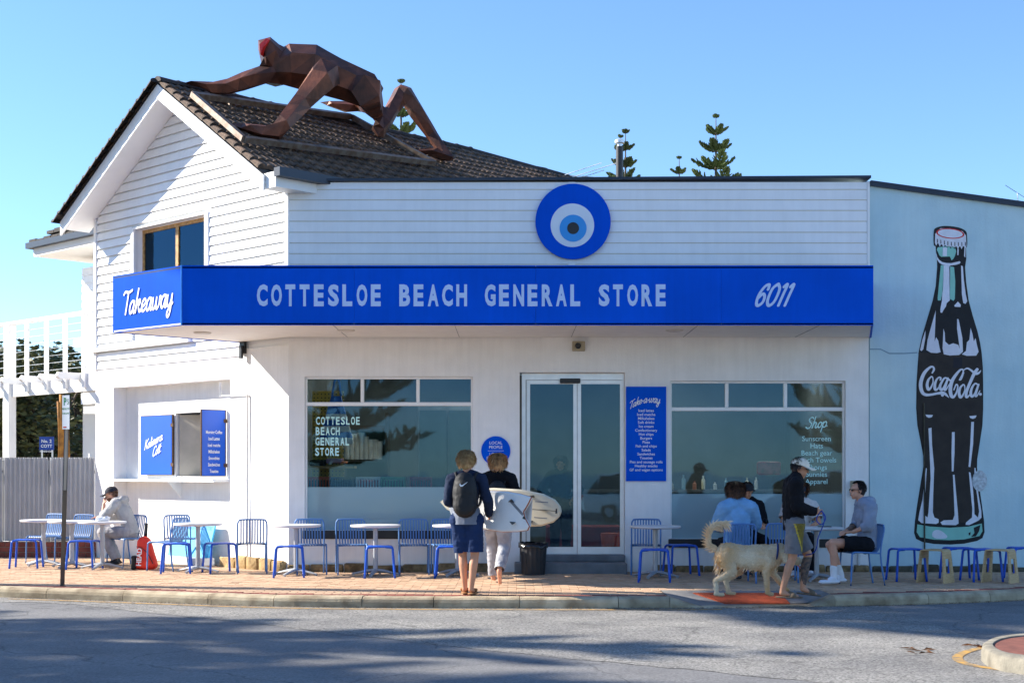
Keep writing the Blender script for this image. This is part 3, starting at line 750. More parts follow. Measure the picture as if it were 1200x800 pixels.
# ---------------------------------------------------------------- balcony
balc=empty('balcony',tuple(W(7.5,0,-.5)),label='white timber balcony with wire railing carried on posts beside the gabled house',cat='balcony')
db=0.0
l0=HL+.05; l1=LW(-2,db); zr=4.43; zf=3.30
def bpart(name,*bx,m=M_white):
    bm=B()
    for b in bx: wbox(bm,*b)
    return finish(bm,name,m,balc)
bpart('top_rail',(l0,l1+.1,zr-.05,zr,-.1,.06))
bpart('edge_beam',(l0,l1+.1,zf-.32,zf,-.06,0))
bpart('deck',(l0,l1,zf-.04,zf,-1.6,-.065),m=M_soffit)
bpart('back_rail',(l0+.4,l1,zr-.35,zr-.2,-1.7,-1.62))
for px in (33,56,78,100): 
    L=LW(px,0); bpart('baluster_post',(L-.045,L+.045,zf-.25,zr-.051,.001,.05))
L=LW(10,0); bpart('corner_post',(L-.11,L+.08,-.1,zr-.051,-.1,.058))
L=LW(2.5,0); bpart('column',(L-.09,L+.1,-.1,zf+.01,-.16,-.062))
for k in range(7):
    bm=B(); zz=zf+.12+k*.135; tube(bm,[W(l0,zz,.02),W(l1,zz,.02)],.006,5); finish(bm,'wire',M_alu,balc)
for px in (-4,22,45,67,88):
    L=LW(px,.1); bm=B(); prism(bm,[W(L,zf+.02,-.9),W(L,zf+.02,.42),W(L,zf-.05,.46),W(L,zf-.10,.40),W(L,zf-.13,-.9)],Vector((TX,TY,0))*.07); finish(bm,'rafter_tail',M_white,balc)
bpart('bearer',(l0-.02,l0+.5,2.75,2.95,-.6,-.02)); bpart('bearer',(l0-.02,l0+.42,2.58,2.70,-.6,-.03))
# ---------------------------------------------------------------- corrugated fence on a low red wall
fen=empty('metal_fence',(-8.5,3.95,0),label='pale grey corrugated metal fence on a low red brick wall',cat='fence')
M_corr=mat('grey_steel_sheet',hexc(176,178,178),.5,metal=.0,var=.06,scale=3)
M_fred=mat('red_brick',hexc(150,82,66),.9,var=.2,scale=6,bump=.4,col2=hexc(120,62,50))
FY=3.98; fx0,fx1=-12.2,-7.50; zt=1.78; zb=.28
x=fx1
while x>fx0:
    w=min(.82,x-fx0); bm=B(); n=int(w/.0205)*1; pv=None
    for k in range(n+1):
        xx=x-w*k/n; q=(k%4); yy=FY-(.02 if q in (0,1) else -.012)
        a=bm.verts.new((xx,yy,zb)); b=bm.verts.new((xx,yy,zt+random.uniform(-.001,.001)))
        if pv: bm.faces.new((pv[0],a,b,pv[1]))
        pv=(a,b)
    finish(bm,'sheet',M_corr,fen,recalc=False); x-=w+.01
bm=B(); 
for xx in (-7.55,-8.34,-9.2,-10.1): box(bm,xx-.03,xx+.03,FY+.03,FY+.08,0,zt-.05)
box(bm,fx0,fx1,FY+.03,FY+.07,1.5,1.55); finish(bm,'rear_rail',M_corr,fen)
for r in range(3):
    x=fx0+(.12 if r%2 else 0)
    while x<fx1+.02:
        bm=B(); bevbox(bm,x+.005,min(x+.235,fx1+.03),FY-.1,FY+.1,-.01+r*.095,.075+r*.095,.006); finish(bm,'brick',M_fred,fen); x+=.24
bm=B(); box(bm,fx0,fx1+.02,FY-.085,FY+.085,-.02,zb-.01); finish(bm,'mortar',M_conc,fen)
from mathutils.geometry import tessellate_polygon
# ---------------------------------------------------------------- the shop
shop=empty('general_store',(1,3,0),label='white single storey shop front with wide windows and boarded parapet',cat='shop')
XL,XR,ZP=-3.40,5.43,5.95
def FP(x,z,d): return Vector((x,-d,z))                   # d: out of the facade
lw=(gx(357,0),gx(554,0),at(0,621)[2],at(0,441)[2]); rw=(gx(785.5,0),gx(991,0),at(0,631)[2],at(0,446)[2]); dr=(gx(609,0),gx(732.5,0),-.02,at(0,436)[2])
bm=B(); us=[XL,lw[0],lw[1],dr[0],dr[1],rw[0],rw[1],XR]; zs=sorted([-.02,lw[2],rw[2],rw[3],lw[3],dr[3],4.0])
def sol(i,j):
    zc=(zs[j]+zs[j+1])/2
    if i==1: return not(lw[2]<zc<lw[3])
    if i==3: return not(zc<dr[3])
    if i==5: return not(rw[2]<zc<rw[3])
    return True
holes_wall(bm,us,zs,sol,FP,-.24,0)
finish(bm,'wall',M_render,shop)
bm=B(); box(bm,XL,XR,.03,.24,4.001,ZP-.02); finish(bm,'parapet_wall',M_render,shop)
# interior shell
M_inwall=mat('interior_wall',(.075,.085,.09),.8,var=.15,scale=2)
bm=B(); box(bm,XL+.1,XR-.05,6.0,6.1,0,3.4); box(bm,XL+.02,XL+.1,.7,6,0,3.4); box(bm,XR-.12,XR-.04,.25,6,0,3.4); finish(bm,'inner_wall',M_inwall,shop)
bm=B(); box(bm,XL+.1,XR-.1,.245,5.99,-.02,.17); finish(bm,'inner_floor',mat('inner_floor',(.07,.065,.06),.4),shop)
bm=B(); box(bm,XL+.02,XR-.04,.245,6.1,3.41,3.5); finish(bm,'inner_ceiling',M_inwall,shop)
M_lightp=mat('ceiling_light_panel',(.9,.9,.88),.5,emit=((1,.97,.9),14.0))
for lx,ly in ((-2.2,1.6),(-.6,3.2),(1.2,2.6),(3.45,1.7),(4.6,3.4),(-2.4,4.4),(3.0,4.6)):
    bm=B(); box(bm,lx-.3,lx+.3,ly-.15,ly+.15,3.36,3.405); finish(bm,'ceiling_light',M_lightp,shop)
bm=B(); box(bm,XL,XR,.25,6.3,5.6,5.7); finish(bm,'flat_roof',M_navy,shop)
# parapet boards
ylines=[213.5,222.5,234.6,247,259.6,272.5,285,297.5,310,322]
for a,b in zip(ylines,ylines[1:]):
    z1=at(0,a)[2]-.006; z0=at(0,b)[2]+.006
    bm=B(); v=[bm.verts.new(p) for p in ((XL,-.022,z0),(XR-.03,-.022,z0),(XR-.03,-.014,z1),(XL,-.014,z1),(XL,.03,z0),(XR-.03,.03,z0),(XR-.03,.03,z1),(XL,.03,z1))]
    for f in ((0,1,2,3),(0,4,5,1),(1,5,6,2),(2,6,7,3),(3,7,4,0)): bm.faces.new([v[i] for i in f])
    finish(bm,'parapet_board',M_clad,shop)
bm=B()
for a in ylines[1:-1]:
    z=at(0,a)[2]; box(bm,XL+.01,XR-.03,-.012,.029,z-.0055,z+.0055)
tag(finish(bm,'board_joint',M_trim,shop),kind='stuff')
bm=B(); box(bm,XR-.028,XR+.01,-.03,.24,3.95,ZP-.02); finish(bm,'end_trim',M_white,shop)
bm=B(); p0=at(337,211.5); p1=at(1018,207.5)
prism(bm,[(XL-.03,-.07,p0.z-.025),(XR+.02,-.07,p1.z-.025),(XR+.02,-.07,p1.z+.012),(XL-.03,-.07,p0.z+.012)],(0,.36,0)); finish(bm,'parapet_cap',M_navy,shop)
bm=B(); box(bm,gx(666,0),gx(674,0),-.034,-.0225,at(0,311)[2],at(0,213)[2]-.01); finish(bm,'joint_cover',M_clad,shop)
# windows
def shopwin(w,ms,tr,frost):
    x0,x1,z0,z1=w; wn_=empty('window',(x0,0,z0)); wn_.parent=shop; wn_.matrix_parent_inverse=pinv(shop)
    ztr=at(0,tr)[2]; zf=at(0,frost)[2]; fd=(.07,.12)
    def fb(name,a,b,c,e,m=M_white,y0=.06,y1=.13):
        bm=B(); bevbox(bm,a,b,y0,y1,c,e,.006); return finish(bm,name,m,wn_)
    fb('frame_rail',x0+.002,x1-.002,z1-.035,z1-.002); fb('frame_rail',x0+.002,x1-.002,ztr-.028,ztr+.028)
    fb('frame_stile',x0+.002,x0+.03,z0+.002,z1-.037,y0=.061,y1=.129); fb('frame_stile',x1-.03,x1-.002,z0+.002,z1-.037,y0=.061,y1=.129)
    xs=[x0+.03]+[gx(m,0) for m in ms]+[x1-.03]
    for m in ms: X=gx(m,0); fb('mullion',X-.026,X+.026,ztr+.03,z1-.037,y0=.062,y1=.128)
    for a,b in zip(xs,xs[1:]):
        bm=B(); box(bm,a,b,.092,.098,ztr+.026,z1-.034); finish(bm,'pane',M_glass,wn_)
    bm=B(); box(bm,x0+.028,x1-.028,.092,.098,zf,ztr-.026); finish(bm,'pane',M_glass,wn_)
    bm=B(); box(bm,x0+.028,x1-.028,.092,.098,z0+.0,zf-.0005); o=finish(bm,'pane',M_frost,wn_); o['label']='frosted lower band of the pane'
    bm=B(); bevbox(bm,x0-.03,x1+.02,-.03,.1,z0-.13,z0-.002,.008); finish(bm,'sill',M_black,wn_)
    return wn_
wl_=shopwin(lw,(424,489.5),473,570.5); wr_=shopwin(rw,(852.5,921.5),479,578.5)
bm=B(); O=at(371,0); 
for i,s in enumerate(('COTTESLOE','BEACH','GENERAL','STORE')):
    p=at(370.2-.3*i,497.5+12.1*i,.085); letters(bm,s,(p.x,.088,p.z),XU,ZU,.0765,.062,.122,.028)
finish(bm,'lettering',M_mint,wl_)
bm=B(); p=at(944,502,.085); script(bm,'Shop',(p.x,.088,p.z),XU,ZU,.17,.1,.25,1.0,lift=.15); finish(bm,'lettering',M_mint,wr_); bm=B()
for i,s in enumerate(('Sunscreen','Hats','Beach gear','Beach Towels','Thongs','Sunnies','Apparel')):
    p=at(957,516.5+8.35*i,.085); line_text(bm,s,(p.x,.088,p.z),XU,ZU,.108,bold=.004)
finish(bm,'lettering',M_mint,wr_)
# sliding doors in their recess
door=empty('sliding_door',(gx(672,.2),.2,.25)); door.parent=shop; door.matrix_parent_inverse=pinv(shop)
dy=.16
x0,x1=gx(611.5,dy),dr[1]-.003; zb=at(0,649,dy)[2]; zt=dr[3]-.004
bm=B(); box(bm,x0,x1,dy,dy+.1,zt-.1,zt); box(bm,x0,x0+.06,dy,dy+.1,zb-.1,zt-.1); box(bm,x1-.03,x1,dy,dy+.1,zb-.1,zt-.1); finish(bm,'door_frame',M_alu,door)
bm=B(); bevbox(bm,gx(656,dy),gx(680,dy),dy-.07,dy-.002,at(0,449,dy)[2],at(0,443.5,dy)[2],.01); finish(bm,'sensor',M_black,door)
xm=gx(676.5,dy)
for a,b,yo in ((gx(617,dy),xm-.004,.02),(xm+.004,gx(731,dy),.0215)):
    leaf=empty('leaf',(a,dy+yo,zb)); leaf.parent=door; leaf.matrix_parent_inverse=pinv(door)
    z1=zt-.105; y0,y1=dy+yo,dy+yo+.05
    bm=B(); box(bm,a,a+.055,y0,y1,zb,z1); box(bm,b-.055,b,y0,y1,zb,z1); box(bm,a+.055,b-.055,y0,y1,zb,zb+.11); box(bm,a+.055,b-.055,y0,y1,z1-.06,z1)
    box(bm,a+.055,b-.055,y0+.02,y0+.026,zb+.11,z1-.06)
    for f in bm.faces: f.material_index=0
    me=bpy.data.meshes.new('leaf'); 
    fr=[f for f in bm.faces]; gl=fr[-6:]
    bm2=B(); box(bm2,a+.055,b-.055,y0+.02,y0+.026,zb+.11,z1-.06)
    bmesh.ops.delete(bm,geom=gl,context='FACES')
    finish(bm,'leaf_frame',M_alu,door); finish(bm2,'leaf_pane',M_doorglass,door); bpy.data.objects.remove(leaf)
# steps
bm=B(); bevbox(bm,gx(603,-.42),dr[1]+.0,-.42,-.002,-.02,.155,.012); finish(bm,'step',M_step,shop)
bm=B(); bevbox(bm,gx(640,-.1)-.4,dr[1]-.004,-.09,.28,.156,zb+.0,.01); finish(bm,'step',M_step,shop)
# rough limestone footing blocks along the base
random.seed(21); x=XL-.02
while x<XR-.1:
    w=random.uniform(.3,.6)
    if not(dr[0]-.3<x+w and x<dr[1]+.05):
        bm=B(); bevbox(bm,x+.01,min(x+w,XR)-.01,-.055-random.uniform(0,.025),-.001,-.02,.1+random.uniform(-.015,.03),.022,2)
        for v in bm.verts: v.co+=Vector([random.uniform(-.008,.008) for _ in range(3)]); v.co.y=min(v.co.y,-.001)
        finish(bm,'footing_stone',M_stone,shop,smooth=True,auto=50)
    x+=w
x=.05
while x<1.35:
    w=random.uniform(.28,.45); bm=B(); t=B(); bevbox(t,0,w-.015,0,.07,-.02,.17+random.uniform(-.03,.03),.025,2)
    for v in t.verts: v.co+=Vector([random.uniform(-.01,.01) for _ in range(3)])
    M=Matrix(((TX,NX,0,0),(TY,NY,0,0),(0,0,1,0),(0,0,0,1))); M.translation=W(x,0,-.0)
    merge(bm,t,M); finish(bm,'footing_stone',mat('warm_limestone',hexc(190,164,116),.9,var=.3,scale=8,bump=.8,bscale=20,col2=hexc(140,116,78)),house,smooth=True,auto=50); x+=w
# wall lamp sensor above door, meter box
lamp=empty('flood_sensor',tuple(at(678,405)),label='small beige sensor light fixed to the wall above the glass doors',cat='sensor light')
M_beigebox=mat('beige_plastic',hexc(170,158,132),.6,var=.1)
bm=B(); a=at(670.5,400); b=at(685.5,411.5); bevbox(bm,a.x,b.x,-.06,-.001,b.z,a.z,.008); finish(bm,'housing',M_beigebox,lamp)
bm=B(); c=at(677,405.5); lathe(bm,[(.045,0),(.045,.03),(.03,.05)],14,Matrix.Translation((c.x,-.06,c.z))@Matrix.Rotation(R(90),4,'X')); finish(bm,'lens',M_black,lamp)
mb=empty('meter_box',tuple(at(1003,580)),label='beige meter box with conduit on the wall beside the shop window',cat='meter box')
bm=B(); a=at(996,563); b=at(1011,581); bevbox(bm,a.x,b.x,-.11,-.001,b.z,a.z,.012); finish(bm,'box',M_beigebox,mb)
bm=B(); c=at(1006,600); tube(bm,[(c.x,-.03,b.z),(c.x,-.03,.0)],.022,8); finish(bm,'conduit',M_pipe,mb)
# ---------------------------------------------------------------- awning
AZ0,AZ1=3.555,4.388
A=[(-5.86,-.78),(-4.60,-1.88),(5.03,-1.88),(5.47,-.005)]
aw=empty('awning',(0,-.9,AZ0),label='long blue box awning across the shop front with lettered fascia',cat='awning')
wp=W(1.24,0,.03)
outl=[A[0],A[1],A[2],A[3],(XL,-.03),(wp.x,wp.y)]
bm=B(); prism(bm,[(x,y,AZ0+.01) for x,y in outl],(0,0,.02)); o=finish(bm,'soffit',M_soffit,aw)
bm=B(); prism(bm,[(x,y,AZ1-.04) for x,y in outl],(0,0,.02)); finish(bm,'top_sheet',M_navy,aw)
def fpanel(a,b,name='fascia_panel'):
    a=Vector((*a,0)); b=Vector((*b,0)); d=(b-a).normalized(); q=Vector((d.y,-d.x,0))
    bm=B(); prism(bm,[a+ZU*AZ0,b+ZU*AZ0,b+ZU*AZ1,a+ZU*AZ1],-q*.03); return finish(bm,name,M_blue,aw),q
xb=[A[1][0],gx(415,-1.88),gx(628,-1.88),gx(845,-1.88),A[2][0]]
for a,b in zip(xb,xb[1:]): fpanel((a+.0015,A[1][1]),(b-.0015,A[1][1]))
fpanel(A[0],(A[1][0]-.0005,A[1][1]+.001)); fpanel(A[2],A[3])
fpanel((wp.x,wp.y),A[0])
ad=Vector((A[1][0]-A[0][0],A[1][1]-A[0][1],0)).normalized(); aq=Vector((ad.y,-ad.x,0))
bm=B(); c=Vector((A[1][0],A[1][1],0))+aq*.002+Vector((0,-.002,0)); tube(bm,[c+ZU*AZ0,c+ZU*AZ1],.012,8); finish(bm,'corner_strip',mat('sky_blue_metal',hexc(70,150,235),.3,metal=.3),aw)
for px in range(0,5):
    bm=B(); X=-2.5+px*1.7; box(bm,X-.003,X+.003,-1.84,-.06,AZ0+.004,AZ0+.0105); finish(bm,'soffit_joint',mat('joint_grey',(.3,.3,.3),.8),aw)
for x,y in ((-4.55,-.75),(-2.4,-1.1),(2.35,-1.1)):
    bm=B(); lathe(bm,[(.11,-.012),(.13,0),(.13,.0095)],20,Matrix.Translation((x,y,AZ0))); finish(bm,'downlight',mat('downlight_rim',(.62,.58,.52),.5),aw)
bm=B(); p=at(301,358.8,-1.883); pt_=(gx(781,-1.88)-gx(301,-1.88)-.15)/28; k_=0
for wd in 'COTTESLOE BEACH GENERAL STORE'.split():
    bm=B(); letters(bm,wd,(p.x+pt_*k_,-1.8835,p.z),XU,ZU,pt_,.150,.305,.042); finish(bm,'lettering',M_paleprint,aw); k_+=len(wd)+1
bm=B(); p=at(884,358,-1.883); script(bm,'6011',(p.x,-1.8835,p.z),XU,ZU,.30,.145,.38,.88); finish(bm,'lettering',M_paleprint,aw)
bm=B(); o=Vector((*A[0],0))+ad*.28+aq*.004+ZU*(AZ0+.245); script(bm,'Takeaway',o,ad,ZU,.335,.115,.22,.82,lift=.12); finish(bm,'lettering',M_print,aw)
# ---------------------------------------------------------------- signs on the facade
eye=empty('eye_sign',tuple(at(671,260,-.1)),label='round blue sign with a painted eye on the parapet above the awning',cat='sign')
c=at(671.3,260.5); r0=44/77.0
def ddisc(name,dx,dz,r,y,m,h=.03):
    bm=B(); lathe(bm,[(r,0),(r,h)],64,Matrix.Translation((c.x+dx,y,c.z+dz))@Matrix.Rotation(R(90),4,'X')); return finish(bm,name,m,eye,smooth=True,auto=40)
ddisc('blue_disc',0,0,r0,-.04,M_blue,.04)
ddisc('white_disc',-.01,-.06,.33,-.0815,mat('eye_white',hexc(222,228,238),.4,var=.02),.003); ddisc('light_blue_disc',0,-.105,.205,-.086,mat('eye_cyan',hexc(40,150,225),.4,var=.02),.003); ddisc('pupil',0,-.105,.09,-.0905,M_black,.003)
mbd=empty('menu_board',tuple(at(756,563)),label='tall blue menu board with white list on the wall beside the doors',cat='menu board')
a=at(733.5,453); b=at(780.5,563.5)
bm=B(); box(bm,a.x,b.x,-.025,-.001,b.z,a.z); finish(bm,'panel',M_blue,mbd)
bm=B(); script(bm,'Take-a-way',(a.x+.05,-.0285,a.z-.29),XU,ZU,.125,.11,.3,.74,lift=.7,arc=.45); finish(bm,'lettering',M_print,mbd); bm=B()
items=['Iced lattes','Iced matcha','Milkshakes','Soft drinks','Ice cream','Confectionary','Hot chips','Burgers','Pizza','Fish and chips','Salads','Sandwiches','Toasties','Pies and sausage rolls','Healthy snacks','GF and vegan options']
for i,s in enumerate(items): line_text(bm,s,((a.x+b.x)/2,-.0285,at(0,482.4+4.62*i)[2]),XU,ZU,.058,bold=.01)
finish(bm,'lettering',M_print,mbd)
cs=empty('round_sign',tuple(at(581,528)),label='small round blue sign with white words between window and doors',cat='sign')
c2=at(581,528); bm=B(); lathe(bm,[(.222,0),(.222,.02)],48,Matrix.Translation((c2.x,0,c2.z))@Matrix.Rotation(R(90),4,'X')); finish(bm,'disc',M_blue,cs,smooth=True,auto=40)
bm=B()
for s,z in (('LOCAL',.10),('PEOPLE',.035),('LOCAL',-.07),('PRODUCE',-.135)): line_text(bm,s,(c2.x,-.0235,c2.z+z),XU,ZU,.062,bold=.004)
box(bm,c2.x-.12,c2.x+.12,-.0235,-.023,c2.z-.002,c2.z+.002); finish(bm,'lettering',M_print,cs)
# ---------------------------------------------------------------- pale blue side building with the bottle mural
mw=empty('blue_building',(7,3,0),label='pale blue rendered side building carrying a painted bottle mural',cat='building')
M_pb=mat('pale_blue_render',hexc(200,224,228),.85,var=.05,scale=1.2,bump=.25,bscale=30,col2=hexc(182,212,220),stain=.06)
zA=at(1018,216).z; zB=at(1200,241).z; xB=gx(1200,0); slope=(zB-zA)/(xB-XR); xE=12.5
bm=B(); prism(bm,[(XR+.012,0,-.02),(xE,0,-.02),(xE,0,zA+slope*(xE-XR)),(XR+.012,0,zA)],(0,7,0)); finish(bm,'wall',M_pb,mw)
bm=B(); prism(bm,[(XR+.022,-.06,zA-.03),(xE,-.06,zA+slope*(xE-XR)-.03),(xE,-.06,zA+slope*(xE-XR)+.05),(XR+.022,-.06,zA+.05)],(0,7.1,0)); finish(bm,'roof_cap',M_navy,mw)
bm=B(); pts=[at(x,y,-.004) for x,y in ((1019.5,409),(1032,409),(1042,414),(1060,414),(1075,413))]
pr=None
for p,q in zip(pts,pts[1:]): poly(bm,[p+ZU*.008,q+ZU*.008,q-ZU*.008,p-ZU*.008])
finish(bm,'crack',mat('crack',hexc(120,150,168),.9),mw)
random.seed(31); x=XR+.05
while x<8.6:
    w=random.uniform(.25,.5); bm=B(); bevbox(bm,x,x+w-.02,-.05-random.uniform(0,.03),-.001,-.02,.09+random.uniform(-.03,.03),.02,2)
    for v in bm.verts: v.co+=Vector([random.uniform(-.008,.008) for _ in range(3)]); v.co.y=min(v.co.y,-.001)
    finish(bm,'footing_stone',mat('dark_stone',hexc(84,80,66),.9,var=.3,scale=9,bump=.8),mw,smooth=True,auto=50); x+=w
# ---- mural: flat paint, layered a few millimetres
mur=empty('bottle_mural',tuple(at(1113,636)),label='tall painted mural of a dark cola bottle on the pale blue wall',cat='mural')
M_mb=mat('mural_black',hexc(20,22,26),.7,var=.25,bump=.2,bscale=30); M_mbr=mat('mural_brown_black',hexc(44,38,34),.75,var=.25,scale=5)
M_mw=mat('mural_white',hexc(226,228,236),.75,var=.05,bump=.2,bscale=30,stain=.08); M_mg=mat('mural_green',hexc(138,200,184),.7,var=.05); M_mr=mat('mural_red',hexc(200,36,36),.7)
def mp(pts,lay,m,name,sm=0,closed=True):
    P=[at(x,y,-.003-.0022*lay) for x,y in pts]
    if sm: P=smooth_path(P,sm,True)
    bm=B(); vs=[bm.verts.new(p) for p in P]
    for tri in tessellate_polygon([[Vector((p.x,p.z,0)) for p in P]]): bm.faces.new([vs[i] for i in tri])
    return finish(bm,name,m,mur)
Lside=[(1096.5,288),(1096.8,296),(1098,304),(1098.2,313),(1096.5,335),(1093,352),(1087,372),(1080.5,394),(1076.8,411)]
Lside2=[(1075.3,428),(1074,450),(1073.6,478),(1075,498),(1079,518),(1082,534),(1082.2,546),(1079.5,562),(1075,590),(1072.2,610),(1071.2,624),(1073.5,631)]
bot=[(1081,634.6),(1095,637),(1113,637.6),(1130,636.6),(1145,633.4)]
R2=[(1151.3,630),(1153.8,623),(1153.2,610),(1150.5,590),(1147,566),(1145,548),(1145.2,538),(1148.3,518),(1151.3,498),(1152.2,478),(1152.2,450),(1151.8,430)]
R1=[(1150.4,413),(1148.5,401),(1145.5,388),(1140,370),(1135.2,352),(1132.2,330),(1131,313),(1132.4,303),(1132.2,295),(1131.8,288)]
mp(Lside+Lside2+bot+R2+R1,0,M_mb,'silhouette')
Lb=[(1076.3,413)]+[(x+1.2,y) for x,y in Lside2[:-3]]+[(1078,612)]; Rb=[(1149.2,415)]+[(x-1.2,y) for x,y in R2[::-1][:-3]]+[(1146,612)]
bm=B()
for i in range(len(Lb)-1): poly(bm,[at(*q,-.0052) for q in (Lb[i],Rb[i],Rb[i+1],Lb[i+1])])
bmesh.ops.remove_doubles(bm,verts=bm.verts,dist=.0005); finish(bm,'lower_body',M_mbr,mur)
# cap
mp([(1094.3,272),(1096,267.5),(1104,265),(1114,265),(1125,267),(1132,271),(1133.3,277),(1133.3,288),(1130,290.5),(1113,292),(1097,289),(1094.2,285)],1,M_mb,'cap_outline',3)
crim=[(1096,274)]+[(1095.6+i*1.42,(284.2+.16*i-.0*i)+(3.4 if i%3==1 else 0)+ (2.2*math.sin(i/26*3.14))) for i in range(27)]+[(1132,276),(1128,271),(1114,267.5),(1102,267.5)]
mp(crim,2,M_mw,'cap')
ecx,ecy=1113.6,273.6
def ell(rx,ry,rot=.09): return [(ecx+rx*math.cos(t)*1-ry*math.sin(t)*rot,ecy+rx*math.cos(t)*rot+ry*math.sin(t)) for t in [2*math.pi*k/28 for k in range(28)]]
mp(ell(16.5,6.0),3,M_mr,'cap_ring'); mp(ell(14.6,4.9),4,M_mw,'cap_top')
for i in range(9): x=1098+i*4.1; y=281.5+.45*i+1.6*math.sin(i/8*3.14); mp([(x,y-1.8),(x+.9,y-1.2),(x+1.0,y+3),(x+.1,y+3)],3,M_mb,'crimp')
# neck
mp([(1099,289.8),(1119,289.5),(1119,300),(1115,305),(1113,300.5),(1103,301),(1099.5,296)],2,M_mg,'neck_green',2); mp([(1105,290),(1110,290),(1109.5,300),(1104.5,300)],3,M_mw,'highlight')
mp([(1096.8,294),(1098.3,301),(1104,307),(1115,308.3),(1124.5,306),(1124.5,309),(1115,311),(1104.5,310.3),(1098.3,304.5)],2,M_mw,'highlight',2)
mp([(1122,291.5),(1123.4,291.5),(1123.2,299),(1121.8,299)],2,M_mw,'highlight'); mp([(1130.2,290),(1131.5,292),(1131.2,302),(1129.8,300)],2,M_mw,'highlight')
mp([(1102.5,310.5),(1106,311),(1105,340),(1102.5,352),(1099,352),(1098.8,349)],2,M_mg,'neck_green'); mp([(1112.5,312),(1118,313),(1119.5,330),(1119,350),(1117.5,352.5),(1112.8,350)],2,M_mg,'neck_green')
mp([(1106,311),(1113.5,311),(1113,352),(1109.5,355),(1108.5,359),(1105.5,363.5),(1104,366.5),(1102,366),(1102,362),(1103.8,352)],2,M_mw,'highlight')
mp([(1126.2,311),(1128.4,312),(1129.5,328),(1131.8,345),(1133.5,353),(1131.5,356),(1128.8,355),(1127.2,345)],2,M_mw,'highlight')
mp([(1118.2,358),(1122.5,353.3),(1126,357),(1125.6,359.6),(1119,359.4)],2,M_mw,'highlight')
# shoulders flutes
mp([(1096.6,363.5),(1096,380),(1095.2,400),(1097,395),(1099.5,399),(1101,407),(1102.4,412.5),(1098,413.6),(1091,413.2),(1085.6,410),(1087,398),(1091.6,381)],2,M_mw,'highlight')
mp([(1084.6,387),(1084.4,396),(1082,409),(1080,411.3),(1078.2,410),(1080.8,398)],2,M_mw,'highlight')
mp([(1105.6,385),(1107.2,390),(1107.6,400),(1112,404),(1117,402),(1123,404),(1124.8,409),(1121.5,385),(1121.6,373.5),(1123.4,374),(1127.8,396),(1128.5,412),(1124,415.8),(1113,416.4),(1106,415),(1104.6,408)],2,M_mw,'highlight')
mp([(1137.4,384),(1139.6,391),(1141.2,400),(1143.2,396),(1144.6,403),(1146.8,412),(1144,416.6),(1133,416.8),(1127,415),(1132,411),(1133,401),(1136,398)],2,M_mw,'highlight')
# lower flutes
mp([(1084.5,485.5),(1093.2,486),(1092,488.6),(1088.5,489.4),(1085.6,488)],2,M_mw,'highlight'); mp([(1136,487.3),(1144.4,486.5),(1143.2,489.4),(1140,490.6),(1137,489.6)],2,M_mw,'highlight')
mp([(1088,501.8),(1091.6,500.8),(1092.2,520),(1094.8,548),(1093.6,580),(1093.2,600),(1095,606),(1100,608),(1100,612),(1097,613.6),(1080,612.6),(1076,609),(1077.5,600),(1081,585),(1085,548),(1086.2,548.6),(1083.4,590),(1083,603),(1087,605.8),(1088,600),(1090.6,560),(1089.4,530)],2,M_mw,'highlight')
mp([(1115.6,506),(1118.8,506),(1118.6,530),(1117.4,552),(1115.4,552),(1115,530)],2,M_mw,'highlight')
mp([(1116.6,556),(1118.6,556),(1120.5,578),(1122.4,598),(1123.4,613),(1120,615),(1104,614.6),(1102,611.6),(1106,609.2),(1116.6,608.8),(1118.6,603),(1117.8,580)],2,M_mw,'highlight')
mp([(1138.2,494.2),(1141.4,494),(1140.4,520),(1137.2,547),(1135,546.6),(1137,520)],2,M_mw,'highlight')
mp([(1135.4,552.6),(1137.4,553.6),(1140,570),(1141.6,590),(1142,602),(1146,606),(1147.4,599),(1145,580),(1141.8,560),(1142,548),(1143.2,548),(1146.5,578),(1150,598),(1150.2,606),(1147,609.4),(1136,614.8),(1131.6,614.6),(1132,611.8),(1139,606),(1139.4,596),(1137.4,576)],2,M_mw,'highlight')
mp([(1075,614),(1090,616.6),(1113,618),(1135,616.6),(1150.6,613),(1151.4,622),(1148,627.6),(1130,631.6),(1113,632.6),(1094,631.8),(1078,629),(1074.2,623)],2,M_mg,'base_green')
mp([(1093,623),(1097,620.6),(1103,621.6),(1110,627.6),(1108,630.4),(1098,630.8),(1092.6,628)],3,M_mw,'highlight',2)
mp([(1141,618),(1149,614.6),(1147.4,622),(1143.6,628),(1138,628.6),(1142,624)],3,M_mb,'base_dark'); mp([(1135,624),(1137.6,623),(1137,626.4),(1135.4,627)],3,M_mb,'base_dark')
mp([(1117.4,418.6),(1127.6,419),(1127.6,431),(1117,430.6)],2,mat('mural_grille',hexc(24,26,38),.7),'wall_grille')
# script wordmark
bm=B()
def mfn(x,y): return at(1060+x/10.909,420+y/10.909,-.003-.0022*3)
def mstroke(pts,ws):
    P=smooth_path([(x,y,w) for (x,y),w in zip(pts,ws)],6); ribbon(bm,[(p.x,p.y) for p in P],[p.z*.84 for p in P],mfn)
mstroke([(352,185),(375,140),(360,105),(320,115),(255,180),(215,270),(205,350),(225,430),(270,462),(340,460),(420,445),(490,440),(530,462),(565,500)],[22,34,26,34,50,56,56,52,44,36,36,48,36,8])
mstroke([(480,470),(500,440)],[46,40])
def mo(cx,cy,s=1): mstroke([(cx+18*s,cy-95*s),(cx-18*s,cy-55*s),(cx-35*s,cy+10*s),(cx-20*s,cy+68*s),(cx+10*s,cy+50*s),(cx+40*s,cy-20*s),(cx+35*s,cy-85*s),(cx+14*s,cy-96*s)],[20,34,44,44,30,20,20,20])
mo(322,325); 
